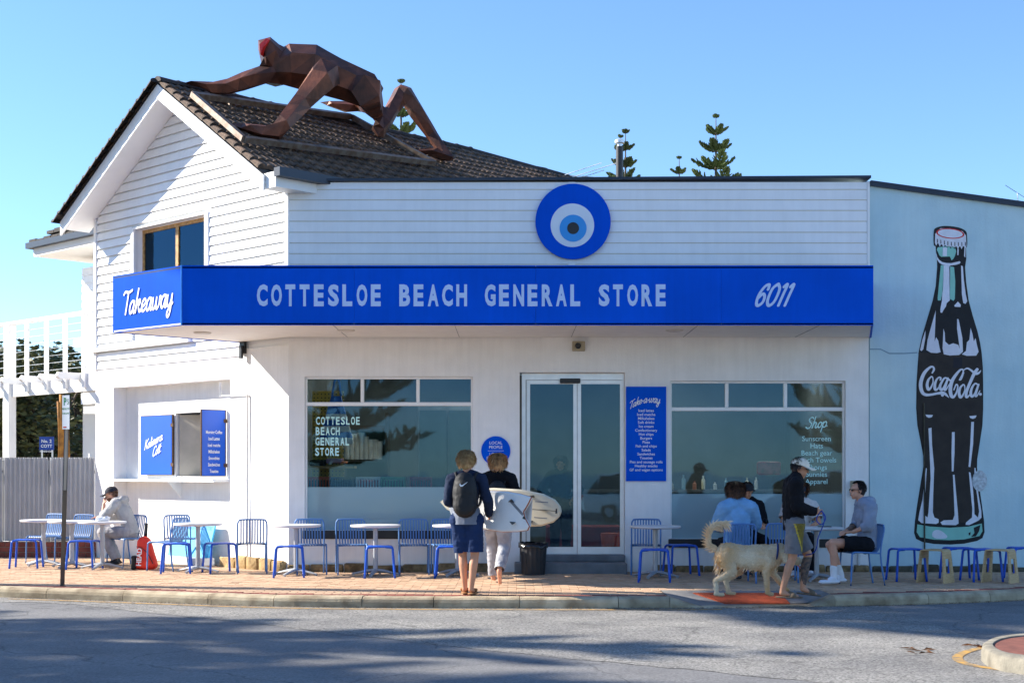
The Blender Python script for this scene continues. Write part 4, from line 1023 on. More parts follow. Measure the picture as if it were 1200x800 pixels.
mstroke([(455,275),(460,250),(440,240),(410,270),(388,330),(390,390),(415,395),(450,350)],[26,30,24,30,42,42,30,16])
mstroke([(540,250),(510,250),(475,300),(452,360),(470,400),(500,370),(545,270)],[24,26,34,42,40,28,20]); mstroke([(555,250),(525,340),(512,395),(530,395),(570,330)],[30,38,38,24,12])
mstroke([(565,268),(585,280)],[30,24])
mstroke([(700,270),(740,200),(750,150),(720,140),(670,190),(610,280),(585,380),(595,470),(625,490),(660,440),(680,360),(660,330),(630,400)],[14,24,24,26,40,52,56,52,40,26,24,22,20])
mstroke([(700,272),(725,262),(758,180)],[22,18,14])
mo(730,425,.98)
mstroke([(750,150),(800,125),(850,150),(900,190),(945,185),(975,150)],[12,24,30,40,34,8])
mstroke([(930,135),(890,190),(840,300),(795,410),(785,480),(805,490),(850,440)],[44,50,46,44,42,30,14])
mstroke([(930,330),(900,320),(862,370),(845,440),(860,485),(895,450),(935,345)],[24,26,34,42,38,26,20]); mstroke([(945,330),(915,420),(905,475),(925,475),(962,410)],[30,38,36,22,12])
disc(bm,mfn(970,455),XU,ZU,.022,12)
finish(bm,'lettering',M_mw,mur)
bm=B(); c=at(1148,563,-.012); disc(bm,c,XU*.7,ZU,.16,20); finish(bm,'paint_patch',mat('peeled_patch',hexc(196,204,208),.8,var=.25,scale=25),mur)
bm=B(); a=at(1083,472,-.02); b=at(1083.5,650,-.02); tube(bm,[a,b],.012,6); finish(bm,'thin_pipe',mat('old_pipe',hexc(70,66,52),.7,var=.3,scale=12),mur)
# ---------------------------------------------------------------- modifiers evaluated to plain meshes
def evaluated(bm, mods):
    me=bpy.data.meshes.new('tmp'); bmesh.ops.recalc_face_normals(bm,faces=bm.faces); bm.to_mesh(me); bm.free()
    o=bpy.data.objects.new('tmp',me)
    for t,kw in mods:
        m=o.modifiers.new(t,t)
        for k,v in kw.items(): setattr(m,k,v)
    out=bake(o)
    bpy.data.objects.remove(o); bpy.data.meshes.remove(me); return out
def loft(bm, pts, n=6, phase=0.0):                       # pts: (pos, rx, ry[, up]) rings
    P=[Vector(p[0]) for p in pts]; rings=[]
    for i,p in enumerate(pts):
        d=(P[min(i+1,len(P)-1)]-P[max(i-1,0)]).normalized(); up=Vector(p[3]) if len(p)>3 else Vector((0,0,1))
        u=d.cross(up); u=u.normalized() if u.length>.05 else d.cross(Vector((0,1,0))).normalized(); v=u.cross(d).normalized()
        rings.append([bm.verts.new(P[i]+u*(p[1]*math.cos(2*math.pi*k/n+phase))+v*(p[2]*math.sin(2*math.pi*k/n+phase))) for k in range(n)])
    for a,b in zip(rings,rings[1:]):
        for k in range(n): bm.faces.new((a[k],a[(k+1)%n],b[(k+1)%n],b[k]))
    bm.faces.new(rings[0][::-1]); bm.faces.new(rings[-1])
# ---------------------------------------------------------------- rusty faceted figure crawling over the roof
M_corten=mat('rusted_steel',hexc(116,66,46),.5,metal=.3,var=.3,scale=3,bump=.25,bscale=25,col2=hexc(70,40,30),stain=.2,face=True)
fig=empty('crawling_sculpture',tuple(ray_plane(370,150,RO,nR)),label='giant faceted rusty steel figure in red goggles crawling over the tiled roof',cat='sculpture')
lift=.16
def onroof(px,py,h=lift): return ray_plane(px,py,RO+nR*h,nR)
f1,f2,f3,f4=onroof(226,111),onroof(286,163),onroof(509,191),onroof(412,137)
M_beam=mat('weathered_beam',hexc(134,124,114),.5,metal=.5,var=.25,scale=8,col2=hexc(110,88,72))
def beam(a,b,w=.09):
    bm=B(); loft(bm,[(a,w*.7,w*.7,nR),(b,w*.7,w*.7,nR)],4,math.pi/4); finish(bm,'support_beam',M_beam,fig)
d=(f2-f1).normalized()
beam(f1,f2); beam(f1,f4); beam(f4,f3); beam(f2,f3)
for p in (f1+(f4-f1)*.22,f1+(f4-f1)*.96,f2+(f3-f2)*.22,f2+(f3-f2)*.93): 
    bm=B(); loft(bm,[(p-nR*.04,.035,.035),(p-nR*.2,.035,.035)],4,math.pi/4); finish(bm,'stub_post',M_beam,fig)
hn=onroof(322,157,.22); hf=onroof(262,109,.22); kn=onroof(443,158,.22); ft=onroof(524,184,.2)
Yn,Yf=hn.y,hf.y; Ym=(Yn+Yf)/2+.25
def S(px,py,Y): return at(px,py,Y)
mm=70/77*1.0
bm=B()
Yc=Ym+.5
# torso
loft(bm,[(S(322,82,Yc),.26,.24),(S(340,78,Yc),.46,.36),(S(364,81,Yc+.1),.50,.40),(S(392,92,Yc+.2),.40,.34),(S(414,100,Yc+.25),.36,.31),(S(432,107,Yc+.25),.32,.30),(S(441,114,Yc+.25),.2,.22)],7,.3)
# neck, head
loft(bm,[(S(326,80,Yc),.2,.2),(S(314,75,Yc-.05),.17,.2)],6)
loft(bm,[(S(324,76,Yc-.1),.16,.22),(S(318,66,Yc-.1),.27,.24),(S(312,61,Yc-.12),.26,.28),(S(305.5,62,Yc-.15),.18,.22)],6,.5)
loft(bm,[(S(316,72,Yc-.12),.15,.14),(S(308,75.5,Yc-.16),.1,.07)],5)
# far arm to the ridge
loft(bm,[(S(330,88,Yc+.2),.24,.24),(S(312,88,(Yc+Yf)/2),.17,.17),(S(285,96,Yf+.1),.17,.16),(S(264,103,Yf),.16,.13),(S(250,104,Yf),.17,.11),(S(235,99.5,Yf),.12,.06),(S(213,96,Yf),.03,.02)],5,.4)
# near arm
loft(bm,[(S(384,86,Yc-.35),.26,.28),(S(376,94,Yc-.55),.26,.24),(S(352,122,(Yc+Yn)/2-.2),.17,.17),(S(331,146,Yn),.15,.14),(S(322,157,Yn),.13,.12)],5,.2)
loft(bm,[(S(328,154,Yn),.14,.15),(S(310,155,Yn),.2,.12),(S(290,150,Yn),.15,.08),(S(268,146,Yn),.03,.02)],5,.1)
# legs
Yk=kn.y
loft(bm,[(S(430,106,Yc-.1),.28,.30),(S(439,128,Yk+.2),.19,.19),(S(443,150,Yk),.14,.14),(S(443,161,Yk),.10,.08)],5,.6)
loft(bm,[(S(443,159,Yk),.1,.1),(S(450,146,Yk+.1),.14,.14),(S(462,124,Yk+.5),.15,.14),(S(471,105,Yk+.8),.14,.13)],5,.2)
Yt=ft.y
loft(bm,[(S(470,105,Yk+.8),.12,.12),(S(474,108,Yk+.75),.2,.16),(S(488,130,(Yk+Yt)/2+.4),.18,.16),(S(506,158,Yt+.1),.13,.12),(S(517,175,Yt),.10,.11),(S(522,186,Yt),.10,.09)],5,.5)
loft(bm,[(S(532,186,Yt),.07,.06),(S(520,183,Yt),.12,.11),(S(504,178,Yt-.1),.13,.08),(S(484,177,Yt-.2),.05,.03)],5,.5)
# far foot on the ridge
ff=onroof(400,128,.2)
loft(bm,[(S(424,128,ff.y),.05,.04),(S(408,126,ff.y),.14,.12),(S(392,123,ff.y),.13,.08),(S(373,119.5,ff.y),.03,.02)],5,.3)
loft(bm,[(S(409,126,ff.y),.1,.1),(S(425,122,ff.y+.2),.16,.16),(S(436,120,Yc+.5),.2,.2)],5)
me=evaluated(bm,[('REMESH',dict(mode='VOXEL',voxel_size=.045)),('DECIMATE',dict(decimate_type='COLLAPSE',ratio=.03))])
pa=me.attributes.new('plate','FLOAT','FACE'); rp_=random.Random(8)
pa.data.foreach_set('value',[rp_.uniform(.6,1.3) for _ in me.polygons]); me.polygons.foreach_set('use_smooth',[False]*len(me.polygons))
obj_from_mesh('figure',me,M_corten,fig)
bm=B(); c=S(305.5,58,Yc-.2); poly(bm,[S(304,52,Yc-.42),S(312,45,Yc-.36),S(316.5,46.5,Yc-.32),S(309,55,Yc-.4),S(305,64,Yc-.42)]); 
g=bmesh.ops.extrude_face_region(bm,geom=bm.faces[:])
for v in [x for x in g['geom'] if isinstance(x,bmesh.types.BMVert)]: v.co+=Vector((.05,.3,0))
finish(bm,'goggles',mat('red_enamel',hexc(214,40,34),.35,var=.08),fig)
# ---------------------------------------------------------------- things on the roofs behind
flue=empty('chimney_flue',tuple(at(726,208,8)),label='black metal chimney flue with cowl rising behind the parapet',cat='chimney')
Yfl=8; a=at(726,215,Yfl); b=at(726,172,Yfl); c=at(726,163,Yfl)
bm=B(); lathe(bm,[(.075,a.z-.4),(.075,b.z)],14,Matrix.Translation((a.x,Yfl,0))); finish(bm,'pipe',mat('flue_black',(.03,.03,.032),.5),flue,smooth=True,auto=40)
bm=B(); lathe(bm,[(.05,b.z),(.05,b.z+.06),(.1,b.z+.075),(.1,c.z-.03),(.05,c.z)],14,Matrix.Translation((a.x,Yfl,0))); finish(bm,'cowl',M_alu,flue,smooth=True,auto=40)
ant=empty('tv_antenna',tuple(at(690,208,7)),label='thin white television antenna lying low behind the parapet',cat='antenna')
Ya=7
for (x0,y0),(x1,y1) in (((662,205),(705,191)),((670,208),(722,191.5)),((678,209),(708,199.5)),((668,206),(712,208.5))):
    bm=B(); tube(bm,[at(x0,y0,Ya),at(x1,y1,Ya)],.009,5); finish(bm,'rod',M_white,ant)
bm=B(); tube(bm,[at(684,206,Ya),at(684,225,Ya)],.015,6); finish(bm,'mast',M_alu,ant)
ant2=empty('roof_aerial',tuple(at(1190,230,5)),label='small thin aerial standing on the pale blue building roof',cat='aerial')
bm=B(); tube(bm,[at(1194,245,3),at(1192,226,3)],.008,5); finish(bm,'mast',M_alu,ant2)
bm=B(); tube(bm,[at(1178,217,3),at(1200,231,3)],.006,5); finish(bm,'rod',M_alu,ant2)
# ---------------------------------------------------------------- trees
M_bark=mat('grey_bark',hexc(96,84,72),.9,var=.25,scale=8,bump=.5)
def leafmat(name,c1,c2):
    m=mat(name,c1,.6,var=.3,scale=1.2,col2=c2,spec=.3); return m
M_pine=leafmat('pine_needles',hexc(74,92,50),hexc(38,56,34))
def norfolk(loc,H,base,seed,label,group=None,whorls=12,per=6,dense=14,low=.12,fol=1.0):
    rnd=random.Random(seed); t=empty('norfolk_pine',loc,label=label,cat='tree',group=group); bt=B(); bf=B(); bb=B()
    loc=Vector(loc)
    tube(bt,[loc,loc+ZU*H*.5,loc+ZU*H],[H*.012+.03,H*.008+.02,.012],8)
    for w in range(whorls):
        f=w/(whorls-1); z=H*(low+(1-low-.015)*(f**.92)); Lb=base*(1-f)**.8*rnd.uniform(.85,1.1)+H*.012
        n=per if f<.85 else 5; ph=rnd.uniform(0,6.28); el=.12+.45*f
        for k in range(n):
            a=ph+2*math.pi*k/n+rnd.uniform(-.2,.2); dr_=Vector((math.cos(a),math.sin(a),0)); ll=Lb*rnd.uniform(.75,1.1); e=el+rnd.uniform(-.08,.08)
            pts=[loc+ZU*z+dr_*(ll*s)+ZU*(ll*(math.sin(e)*s*.8+.22*s*s-.04)) for s in (0,.35,.7,1)]
            tube(bb,pts,[.012+ll*.012,.01+ll*.008,.01+ll*.005,.008],4)
            m=max(4,int(dense*(.5+.5*min(1,ll/base)))); sd=Vector((-dr_.y,dr_.x,0))
            for j in range(m):
                s=.18+.82*(j+rnd.random())/m; i=min(2,int(s/.35)); q=(s-.35*i)/.35 if i<2 else (s-.7)/.3; p=pts[i].lerp(pts[i+1],min(1,q))
                for sg in (-1,1):
                    wdt=ll*.30*math.sin(math.pi*min(1,.22+s*.72))*fol*rnd.uniform(.7,1.2)+.05*H/10
                    d1=(dr_*rnd.uniform(.35,.8)+sd*sg*rnd.uniform(.5,1.0)+ZU*rnd.uniform(.05,.5)).normalized()
                    tip=p+d1*wdt+ZU*wdt*.25; mid=p+d1*wdt*.55
                    r=(.012+.018*H/10)*fol*rnd.uniform(.8,1.3)*1.5
                    tube(bf,[p,mid,tip],[r*.6,r,r*.25],4,caps=False)
            tube(bf,[pts[2],pts[3]+ZU*.02,pts[3]+dr_*ll*.08+ZU*ll*.05],[.02*H/10,.05*H/10,.01],4,caps=False)
    finish(bt,'trunk',M_bark,t,smooth=True); finish(bb,'limbs',M_bark,t,recalc=False); o=finish(bf,'crown',M_pine,t,recalc=False)
    return t
def pine_at(px,ytop,Y,H,base,seed,label,**k):
    p=at(px,ytop,Y); return norfolk((p.x,Y,p.z-H),H,base,seed,label,**k)
pine_at(839,133,45,12.0,2.6,1,'tallest layered pine tree rising behind the parapet, fully clear of the chimney flue',whorls=13,dense=34,group='pines behind the shop')
pine_at(733,151,48,12.5,2.4,2,'layered pine tree rising directly behind the black chimney flue',whorls=13,dense=34,group='pines behind the shop')
pine_at(727.5,157,60,12,2.4,5,'thin pine top just showing beside the black chimney flue cowl',whorls=13,dense=34,group='pines behind the shop')
pine_at(796,182,60,12,2.2,3,'small pine top peeping over the parapet between two taller pines',whorls=12,dense=34,group='pines behind the shop')
pine_at(470,92,40,11,1.5,4,'pine top showing behind the rusty figure on the roof',whorls=13,dense=34,group='pines behind the shop')
# broadleaf trees beyond the fence, seen under and through the balcony
def leafy(loc,H,rad,seed,label,mats,nclump=16,nleaf=260,ls=.22,group=None,trunk_h=.45):
    rnd=random.Random(seed); t=empty('leafy_tree',loc,label=label,cat='tree',group=group); loc=Vector(loc)
    bt=B(); tube(bt,[loc,loc+Vector((.1,0,H*.3)),loc+Vector((0,.1,H*.6))],[.03*H,.022*H,.012*H],8)
    bl=B(); 
    for c in range(nclump):
        a=rnd.uniform(0,6.28); r=rad*math.sqrt(rnd.random())*.85; z=H*(trunk_h+(1-trunk_h)*rnd.random()*.9); cc=loc+Vector((r*math.cos(a),r*math.sin(a),z)); cr=rad*rnd.uniform(.22,.42)
        tube(bt,[loc+ZU*H*rnd.uniform(.25,.5),(loc+ZU*H*.55).lerp(cc,.5),cc],[.012*H,.007*H,.003*H],5)
        for i in range(nleaf):
            v=Vector((rnd.gauss(0,1),rnd.gauss(0,1),rnd.gauss(0,.7))); v=v.normalized()*cr*rnd.random()**.4; p=cc+v
            n=Vector((rnd.gauss(0,1),rnd.gauss(0,1),rnd.gauss(0,1)+.5)).normalized(); u=ring_frame(n)[0]*ls*rnd.uniform(.5,1.1); w=n.cross(u)*.45
            poly(bl,[p-u,p+w,p+u,p-w])
    finish(bt,'trunk',M_bark,t,smooth=True); finish(bl,'crown',mats,t,recalc=False); return t
M_olive=leafmat('olive_leaves',hexc(96,100,60),hexc(50,58,36)); M_dkleaf=leafmat('dark_leaves',hexc(56,66,40),hexc(28,36,24))
g='trees beyond the fence'
def lt(px,Y,H,rad,seed,label,m,**k): p=at(px,554,Y); leafy((p.x,Y,-.3),H,rad,seed,label,m,group=g,**k)
lt(45,38,7.1,3.8,11,'broad olive green tree seen through the balcony railing',M_olive,nclump=34,ls=.2,trunk_h=.18)
lt(100,44,7.6,3.4,12,'olive tree showing between the balcony and the house corner',M_olive,nclump=26,trunk_h=.15)
lt(20,52,8,4.2,13,'dark shady tree under the balcony behind the parked car',M_dkleaf,nclump=30,trunk_h=.12)
lt(80,56,8,4.4,14,'dark dense tree filling the gap beside the blue street board',M_dkleaf,nclump=34,trunk_h=.1)
lt(-25,40,7.0,3.6,15,'olive tree reaching past the balcony corner post',M_olive,nclump=22,trunk_h=.2)
lt(-45,60,5,4,16,'low dark tree beyond the fence at the end of the balcony',M_dkleaf,nclump=22,trunk_h=.1)
# pines across the road (they stand on the seaward verge, throw the long shadows and show in the glass)
for x,y,H,b,s,lo,lab in ((-6.8,-30,15,4.2,21,.13,'tall pine on the far verge whose boughs show in the left window glass'),(14.5,-30,16,4.6,22,.13,'tall pine on the far verge whose boughs show in the right window glass'),
        (-25,-3.6,17,4.4,23,.13,'spreading pine at the bend whose shadow crosses the road by the kerb'),(-34,-4.2,22,5.0,24,.2,'tallest pine at the bend throwing long streaks over the asphalt'),(-20,-8.2,14,4.0,25,.13,'bushy pine at the bend shading the middle of the road'),
        (-27,1.4,25,2.4,26,.74,'bare stemmed pine by the side street whose high crown shades the crossing')):
    norfolk((x,y,ZR),H,b,s,lab,'pines across the road',whorls=15 if lo<.5 else 10,per=7,dense=22,low=lo)
# things beyond the fence
post=empty('street_board',tuple(at(54,540,20)),label='blue street information board beyond the fence',cat='sign board')
a=at(46,511.5,20); b=at(63,527,20); bm=B(); box(bm,a.x,b.x,20,20.03,b.z,a.z); finish(bm,'panel',mat('board_blue',hexc(30,66,150),.5),post)
bm=B(); 
for i,s in enumerate(('No. 2','COTT','FORESHORE')): line_text(bm,s,((a.x+b.x)/2,19.994,a.z-.17-i*.14),XU,ZU,(.13,.12,.07)[i],bold=.02)
finish(bm,'lettering',M_print,post)
bm=B()
for x in (a.x+.06,b.x-.06): box(bm,x-.02,x+.02,20.035,20.07,-.1,a.z-.05)
finish(bm,'post',M_alu,post)
M_och=mat('ochre_bark',hexc(190,130,52),.8,var=.3,scale=6,col2=hexc(140,92,40))
ot=empty('ochre_trunk',tuple(at(74,540,24)),label='sunlit ochre tree trunk with split stems beyond the fence',cat='tree trunk')
for dx,ww,yt in ((-4,.09,470),(0,.12,462),(4.5,.08,478),(8,.06,500)):
    bm=B(); p=at(74+dx,560,24); q=at(74+dx*.7+random.uniform(-1,1),500,24); r=at(74+dx*.9-2,yt,24); tube(bm,[Vector((p.x,24,-.2)),q,r],[ww,ww*.85,ww*.6],8); finish(bm,'stem',M_och,ot,smooth=True)

# ---------------------------------------------------------------- parked cars
def build_car():
    t=empty('parked_car'); L2,Wd=2.15,.86
    def hull(secs,name,m,smooth=True):
        bm=B(); rings=[]
        for x,zb,zt,w0,w1 in secs:
            h=zt-zb; rings.append([bm.verts.new(p) for p in ((x,-w0,zb),(x,-w0*1.02,zb+h*.45),(x,-w1,zt-h*.12),(x,-w1*.86,zt),(x,w1*.86,zt),(x,w1,zt-h*.12),(x,w0*1.02,zb+h*.45),(x,w0,zb))])
        for a,b in zip(rings,rings[1:]):
            for k in range(8): bm.faces.new((a[k],a[(k+1)%8],b[(k+1)%8],b[k]))
        bm.faces.new(rings[0][::-1]); bm.faces.new(rings[-1]); return finish(bm,name,m,t,smooth=smooth,auto=35,keep=False)
    paint=mat('car_white',(.78,.79,.80),.25,var=.02,coat=.6); gl_=mat('car_glass',(.02,.03,.035),.06,var=.02)
    hull([(-2.15,.38,.78,.70,.62),(-2.05,.28,.95,.82,.78),(-1.3,.25,1.0,.86,.82),(0,.25,1.0,.87,.83),(.9,.25,.98,.87,.82),(1.6,.26,.88,.85,.78),(2.05,.30,.74,.78,.70),(2.18,.40,.62,.66,.58)],'body',paint)
    hull([(-1.95,.95,1.02,.74,.70),(-1.55,.96,1.52,.76,.62),(-.6,.97,1.66,.78,.62),(.25,.97,1.60,.78,.60),(1.05,.96,1.02,.76,.70)],'cabin_glass',gl_)
    hull([(-1.62,1.50,1.56,.60,.58),(-.6,1.64,1.70,.62,.58),(.28,1.58,1.63,.60,.57)],'roof_panel',paint)
    for x in (-1.6,-.45,.28):
        for s in (-1,1):
            bm=B(); dx=.06 if x<-1 else (0 if x<0 else .62); tube(bm,[(x-.05,s*.775,.97) if x<0 else (x+.70,s*.765,.98),(x,s*.63,1.6)],.035,6); finish(bm,'pillar',paint,t,keep=False,smooth=True)
    for x in (-1.32,1.32):
        for s in (-1,1):
            bm=B(); Mx=Matrix.Translation((x,s*.80,.33))@Matrix.Rotation(R(90),4,'X'); lathe(bm,[(.20,-.1),(.31,-.11),(.33,-.08),(.33,.08),(.31,.11),(.20,.1)],24,Mx); finish(bm,'tyre',mat('tyre_rubber',(.02,.02,.02),.8),t,keep=False,smooth=True,auto=40)
            bm=B(); lathe(bm,[(.19,-.105),(.2,.105)],16,Mx); finish(bm,'rim',M_alu,t,keep=False,smooth=True,auto=40)
    for s in (-1,1):
        bm=B(); ellipsoid_(bm,(2.08,s*.6,.66),(.08,.14,.07)); finish(bm,'headlight',M_print,t,keep=False,smooth=True)
        bm=B(); ellipsoid_(bm,(-2.1,s*.66,.80),(.05,.1,.1)); finish(bm,'tail_light',M_mr,t,keep=False,smooth=True)
        bm=B(); ellipsoid_(bm,(.85,s*.95,1.05),(.07,.1,.07)); finish(bm,'mirror',paint,t,keep=False,smooth=True)
    return t
def ellipsoid_(bm,c,r):
    lathe(bm,[(math.sin(math.pi*(i+.1)/8.2),math.cos(math.pi*(i+.1)/8.2)) for i in range(9)],12,Matrix.Translation(c)@Matrix.Diagonal((*r,1)))
def dupt(root,loc,rz,label,cat,group):
    r=root.copy(); COL.objects.link(r); r.location=loc; r.rotation_euler=(0,0,rz); tag(r,label,cat,group)
    for ch in root.children: c=ch.copy(); COL.objects.link(c); c.parent=r
car=build_car(); pc=at(26,540,30); car.location=(pc.x-.3,30,-.12); car.rotation_euler=(0,0,R(8)); tag(car,'white car parked beyond the fence under the trees','car','parked cars')
dupt(car,(4.6,-27.5,ZR),R(3),'white car parked across the road in the gap between the far pines','car','parked cars'); dupt(car,(10.4,-28.2,ZR),R(176),'white car parked across the road close beside a far verge pine','car','parked cars')
# ---------------------------------------------------------------- cafe furniture
M_chair=mat('chair_blue',hexc(82,126,182),.45,var=.06,scale=3); M_stool=mat('stool_blue',hexc(10,84,200),.4,var=.05,scale=3)
M_ttop=mat('table_white',hexc(206,208,212),.45,var=.03); M_tpost=mat('table_grey',hexc(168,172,178),.4,metal=.3,var=.05)
def build_chair():
    t=empty('slatted_chair'); W2=.215; 
    def leg(s):
        bm=B(); tube(bm,smooth_path([(s*W2,.22,0),(s*W2,.205,.38),(s*W2,.19,.43),(s*W2,.13,.445),(s*W2,-.17,.43)],4),.0125,7); finish(bm,'leg',M_chair,t,smooth=True)
    for s in (-1,1): leg(s)
    bm=B(); hoop=[(-W2,-.25,0),(-W2,-.19,.42),(-W2,-.235,.72),(-W2+.02,-.24,.785),(-W2+.065,-.243,.805),(W2-.065,-.243,.805),(W2-.02,-.24,.785),(W2,-.235,.72),(W2,-.19,.42),(W2,-.25,0)]
    tube(bm,smooth_path(hoop,4),.0125,7); finish(bm,'back_frame',M_chair,t,smooth=True)
    bm=B(); tube(bm,[(-W2,.175,.43),(W2,.175,.43)],.011,6); finish(bm,'front_rail',M_chair,t,smooth=True)
    bm=B(); tube(bm,[(-W2,-.17,.43),(W2,-.17,.43)],.011,6); finish(bm,'rear_rail',M_chair,t,smooth=True)
    path=smooth_path([(0,.19,.425),(0,.165,.447),(0,.05,.447),(0,-.1,.44),(0,-.165,.455),(0,-.195,.52),(0,-.225,.66),(0,-.242,.80)],3)
    bm=B(); rings=[]
    for i,p in enumerate(path):
        d=(path[min(i+1,len(path)-1)]-path[max(i-1,0)]).normalized(); n=Vector((1,0,0)).cross(d)
        rings.append([bm.verts.new(p+Vector((sx*.010,0,0))+n*sn*.004) for sx,sn in ((-1,-1),(1,-1),(1,1),(-1,1))])
    for a,b in zip(rings,rings[1:]):
        for k in range(4): bm.faces.new((a[k],a[(k+1)%4],b[(k+1)%4],b[k]))
    bm.faces.new(rings[0][::-1]); bm.faces.new(rings[-1])
    first=finish(bm,'slat',M_chair,t); first.location.x=-.164
    for i in range(1,9):
        o=first.copy(); COL.objects.link(o); o.location.x=-.164+i*.041
    return t
def build_stool():
    t=empty('low_stool'); h=.17
    bm=B(); bevbox(bm,-h-.005,h+.005,-h-.005,h+.005,.432,.452,.009,2); finish(bm,'seat',M_stool,t,smooth=True,auto=40)
    for sx in (-1,1):
        for sy in (-1,1):
            bm=B(); tube(bm,smooth_path([(sx*.08,sy*.14,.438),(sx*.15,sy*.16,.436),(sx*.182,sy*.172,.415),(sx*.19,sy*.18,.35),(sx*.215,sy*.205,0)],4),.0165,8); finish(bm,'leg',M_stool,t,smooth=True)
    return t
def build_table():
    t=empty('round_table')
    bm=B(); lathe(bm,[(.34,.705),(.365,.715),(.37,.73),(.366,.742),(.34,.745)],40); finish(bm,'top',M_ttop,t,smooth=True,auto=40)
    bm=B(); lathe(bm,[(.035,.05),(.035,.68),(.09,.703)],16); finish(bm,'post',M_tpost,t,smooth=True,auto=40)
    for k in range(4):
        a=math.pi/4+k*math.pi/2+.2; d=Vector((math.cos(a),math.sin(a),0)); bm=B()
        loft(bm,[(d*.0+ZU*.075,.045,.03),(d*.12+ZU*.065,.04,.026),(d*.30+ZU*.03,.03,.015),(d*.35+ZU*.022,.026,.012)],8)
        lathe(bm,[(.018,0),(.018,.02)],8,Matrix.Translation(d*.33)); finish(bm,'foot',M_tpost,t,smooth=True,auto=50)
    return t
def build_plystool():
    t=empty('plywood_stool'); m=mat('birch_ply',hexc(200,170,124),.55,var=.1,scale=10,stretch=(1,1,6),col2=hexc(182,150,104)); th=.018
    for s in (-1,1):
        bm=B(); o=[(-.19,0),(.19,0),(.145,.43),(-.145,.43)]; i=[(-.085,.13),(.085,.13),(.07,.33),(-.07,.33)]
        def P(x,z,k): return Vector((s*(.20-.035*z/.43)+k*s*th,x,z))
        for k in (0,-1):
            vo=[bm.verts.new(P(x,z,k)) for x,z in o]; vi=[bm.verts.new(P(x,z,k)) for x,z in i]
            for q in range(4): bm.faces.new((vo[q],vo[(q+1)%4],vi[(q+1)%4],vi[q]))
            if k==0: A0,I0=vo,vi
            else:
                for q in range(4): bm.faces.new((A0[q],A0[(q+1)%4],vo[(q+1)%4],vo[q])); bm.faces.new((I0[q],I0[(q+1)%4],vi[(q+1)%4],vi[q]))
        finish(bm,'side_panel',m,t)
    bm=B(); pr=smooth_path([(-.165,0,.42),(-.15,0,.448),(-.10,0,.455),(.10,0,.455),(.15,0,.448),(.165,0,.42)],4); rings=[]
    for i,p in enumerate(pr):
        d=(pr[min(i+1,len(pr)-1)]-pr[max(i-1,0)]).normalized(); n=Vector((-d.z,0,d.x)); rings.append([bm.verts.new(p+Vector((0,y,0))+n*h) for y,h in ((-.147,0),(.147,0),(.147,-th),(-.147,-th))])
    for a,b in zip(rings,rings[1:]):
        for k in range(4): bm.faces.new((a[k],a[(k+1)%4],b[(k+1)%4],b[k]))
    bm.faces.new(rings[0][::-1]); bm.faces.new(rings[-1]); finish(bm,'seat',m,t,smooth=True,auto=40)
    return t
def dup(root,loc,rz,label,cat,group=None):
    r=root.copy(); COL.objects.link(r); r.location=loc; r.rotation_euler=(0,0,rz)
    for k in ('label','category','group'):
        if k in r: del r[k]
    tag(r,label,cat,group)
    for ch in root.children:
        c=ch.copy(); COL.objects.link(c); c.parent=r
    return r
used=set()
def place(proto,px,py,rz,label,cat,group):
    p=gnd(px,py) if not isinstance(px,Vector) else px
    if proto.name not in used:
        used.add(proto.name); proto.location=(p.x,p.y,0); proto.rotation_euler=(0,0,rz); tag(proto,label,cat,group); return proto
    return dup(proto,(p.x,p.y,0),rz,label,cat,group)
CH,ST,TB,PS=build_chair(),build_stool(),build_table(),build_plystool()
gc,gs,gt='slatted blue chairs outside the shop','low blue stools outside the shop','round white cafe tables'
T=lambda px,py,l: place(TB,px,py,random.uniform(0,.5),l,'table',gt)
T(51,662,'white round table next to the fence with a blue stool before it'); T(84,664.5,'white round table behind the parking sign pole'); T(120,666,'white round table where the man in a grey hoodie leans')
T(232,670,'white round table in front of the cyan leaning board'); T(347,673.5,'white round table at the house corner before the end of the left window'); T(440,673.8,'white round table under the middle of the left window')
T(536,673.8,'white round table partly hidden behind the boy with the black backpack'); T(768,676,'white round table below the blue menu board'); T(957,679.5,'white round table among the seated group beside the right window')
SS=lambda px,py,rz,l: place(ST,px,py,rz,l,'stool',gs)
SS(31,665,.1,'blue low stool by the fence end table'); SS(99,666.5,-.1,'blue low stool in front of the seated man table'); SS(207,671,.15,'blue low stool in front of the cyan board'); SS(258,670.5,.5,'blue low stool pushed up to the corner chair beside the cyan board')
SS(339,675.5,.12,'blue low stool before the corner table'); SS(445,676,.1,'blue low stool before the table under the left window'); SS(528,676,0,'blue low stool behind the legs of the backpack boy')
SS(767,681,-.12,'blue low stool in front of the table below the menu board'); SS(798,673.5,.2,'blue low stool at the corner of the right window beside the menu board table')
SS(1062,680,.1,'blue low stool nearest the shop in the row under the bottle mural'); SS(1124,678.5,.0,'blue low stool between the two plywood stools under the mural'); SS(1150,680.5,.15,'blue low stool standing against the farther plywood stool under the mural'); SS(1200,678,.0,'blue low stool last in the row under the bottle mural')
for px,py,l in ((1096,682,'bent plywood stool with window cut-outs, next to the first blue stool under the mural'),(1172,682,'bent plywood stool with window cut-outs, farther from the shop under the mural')):
    place(PS,px,py,R(-38),l,'stool','plywood stools')
CC=lambda px,py,rz,l: place(CH,px,py,rz,l,'chair',gc)
F=math.pi                                                 # facing the camera
CC(53,659,F-.5,'blue slatted chair behind the table next to the fence'); CC(87,661,F-.45,'blue slatted chair behind the table by the parking sign pole'); CC(148,662,.9+math.pi/2,'blue slatted chair under the man in a grey hoodie')
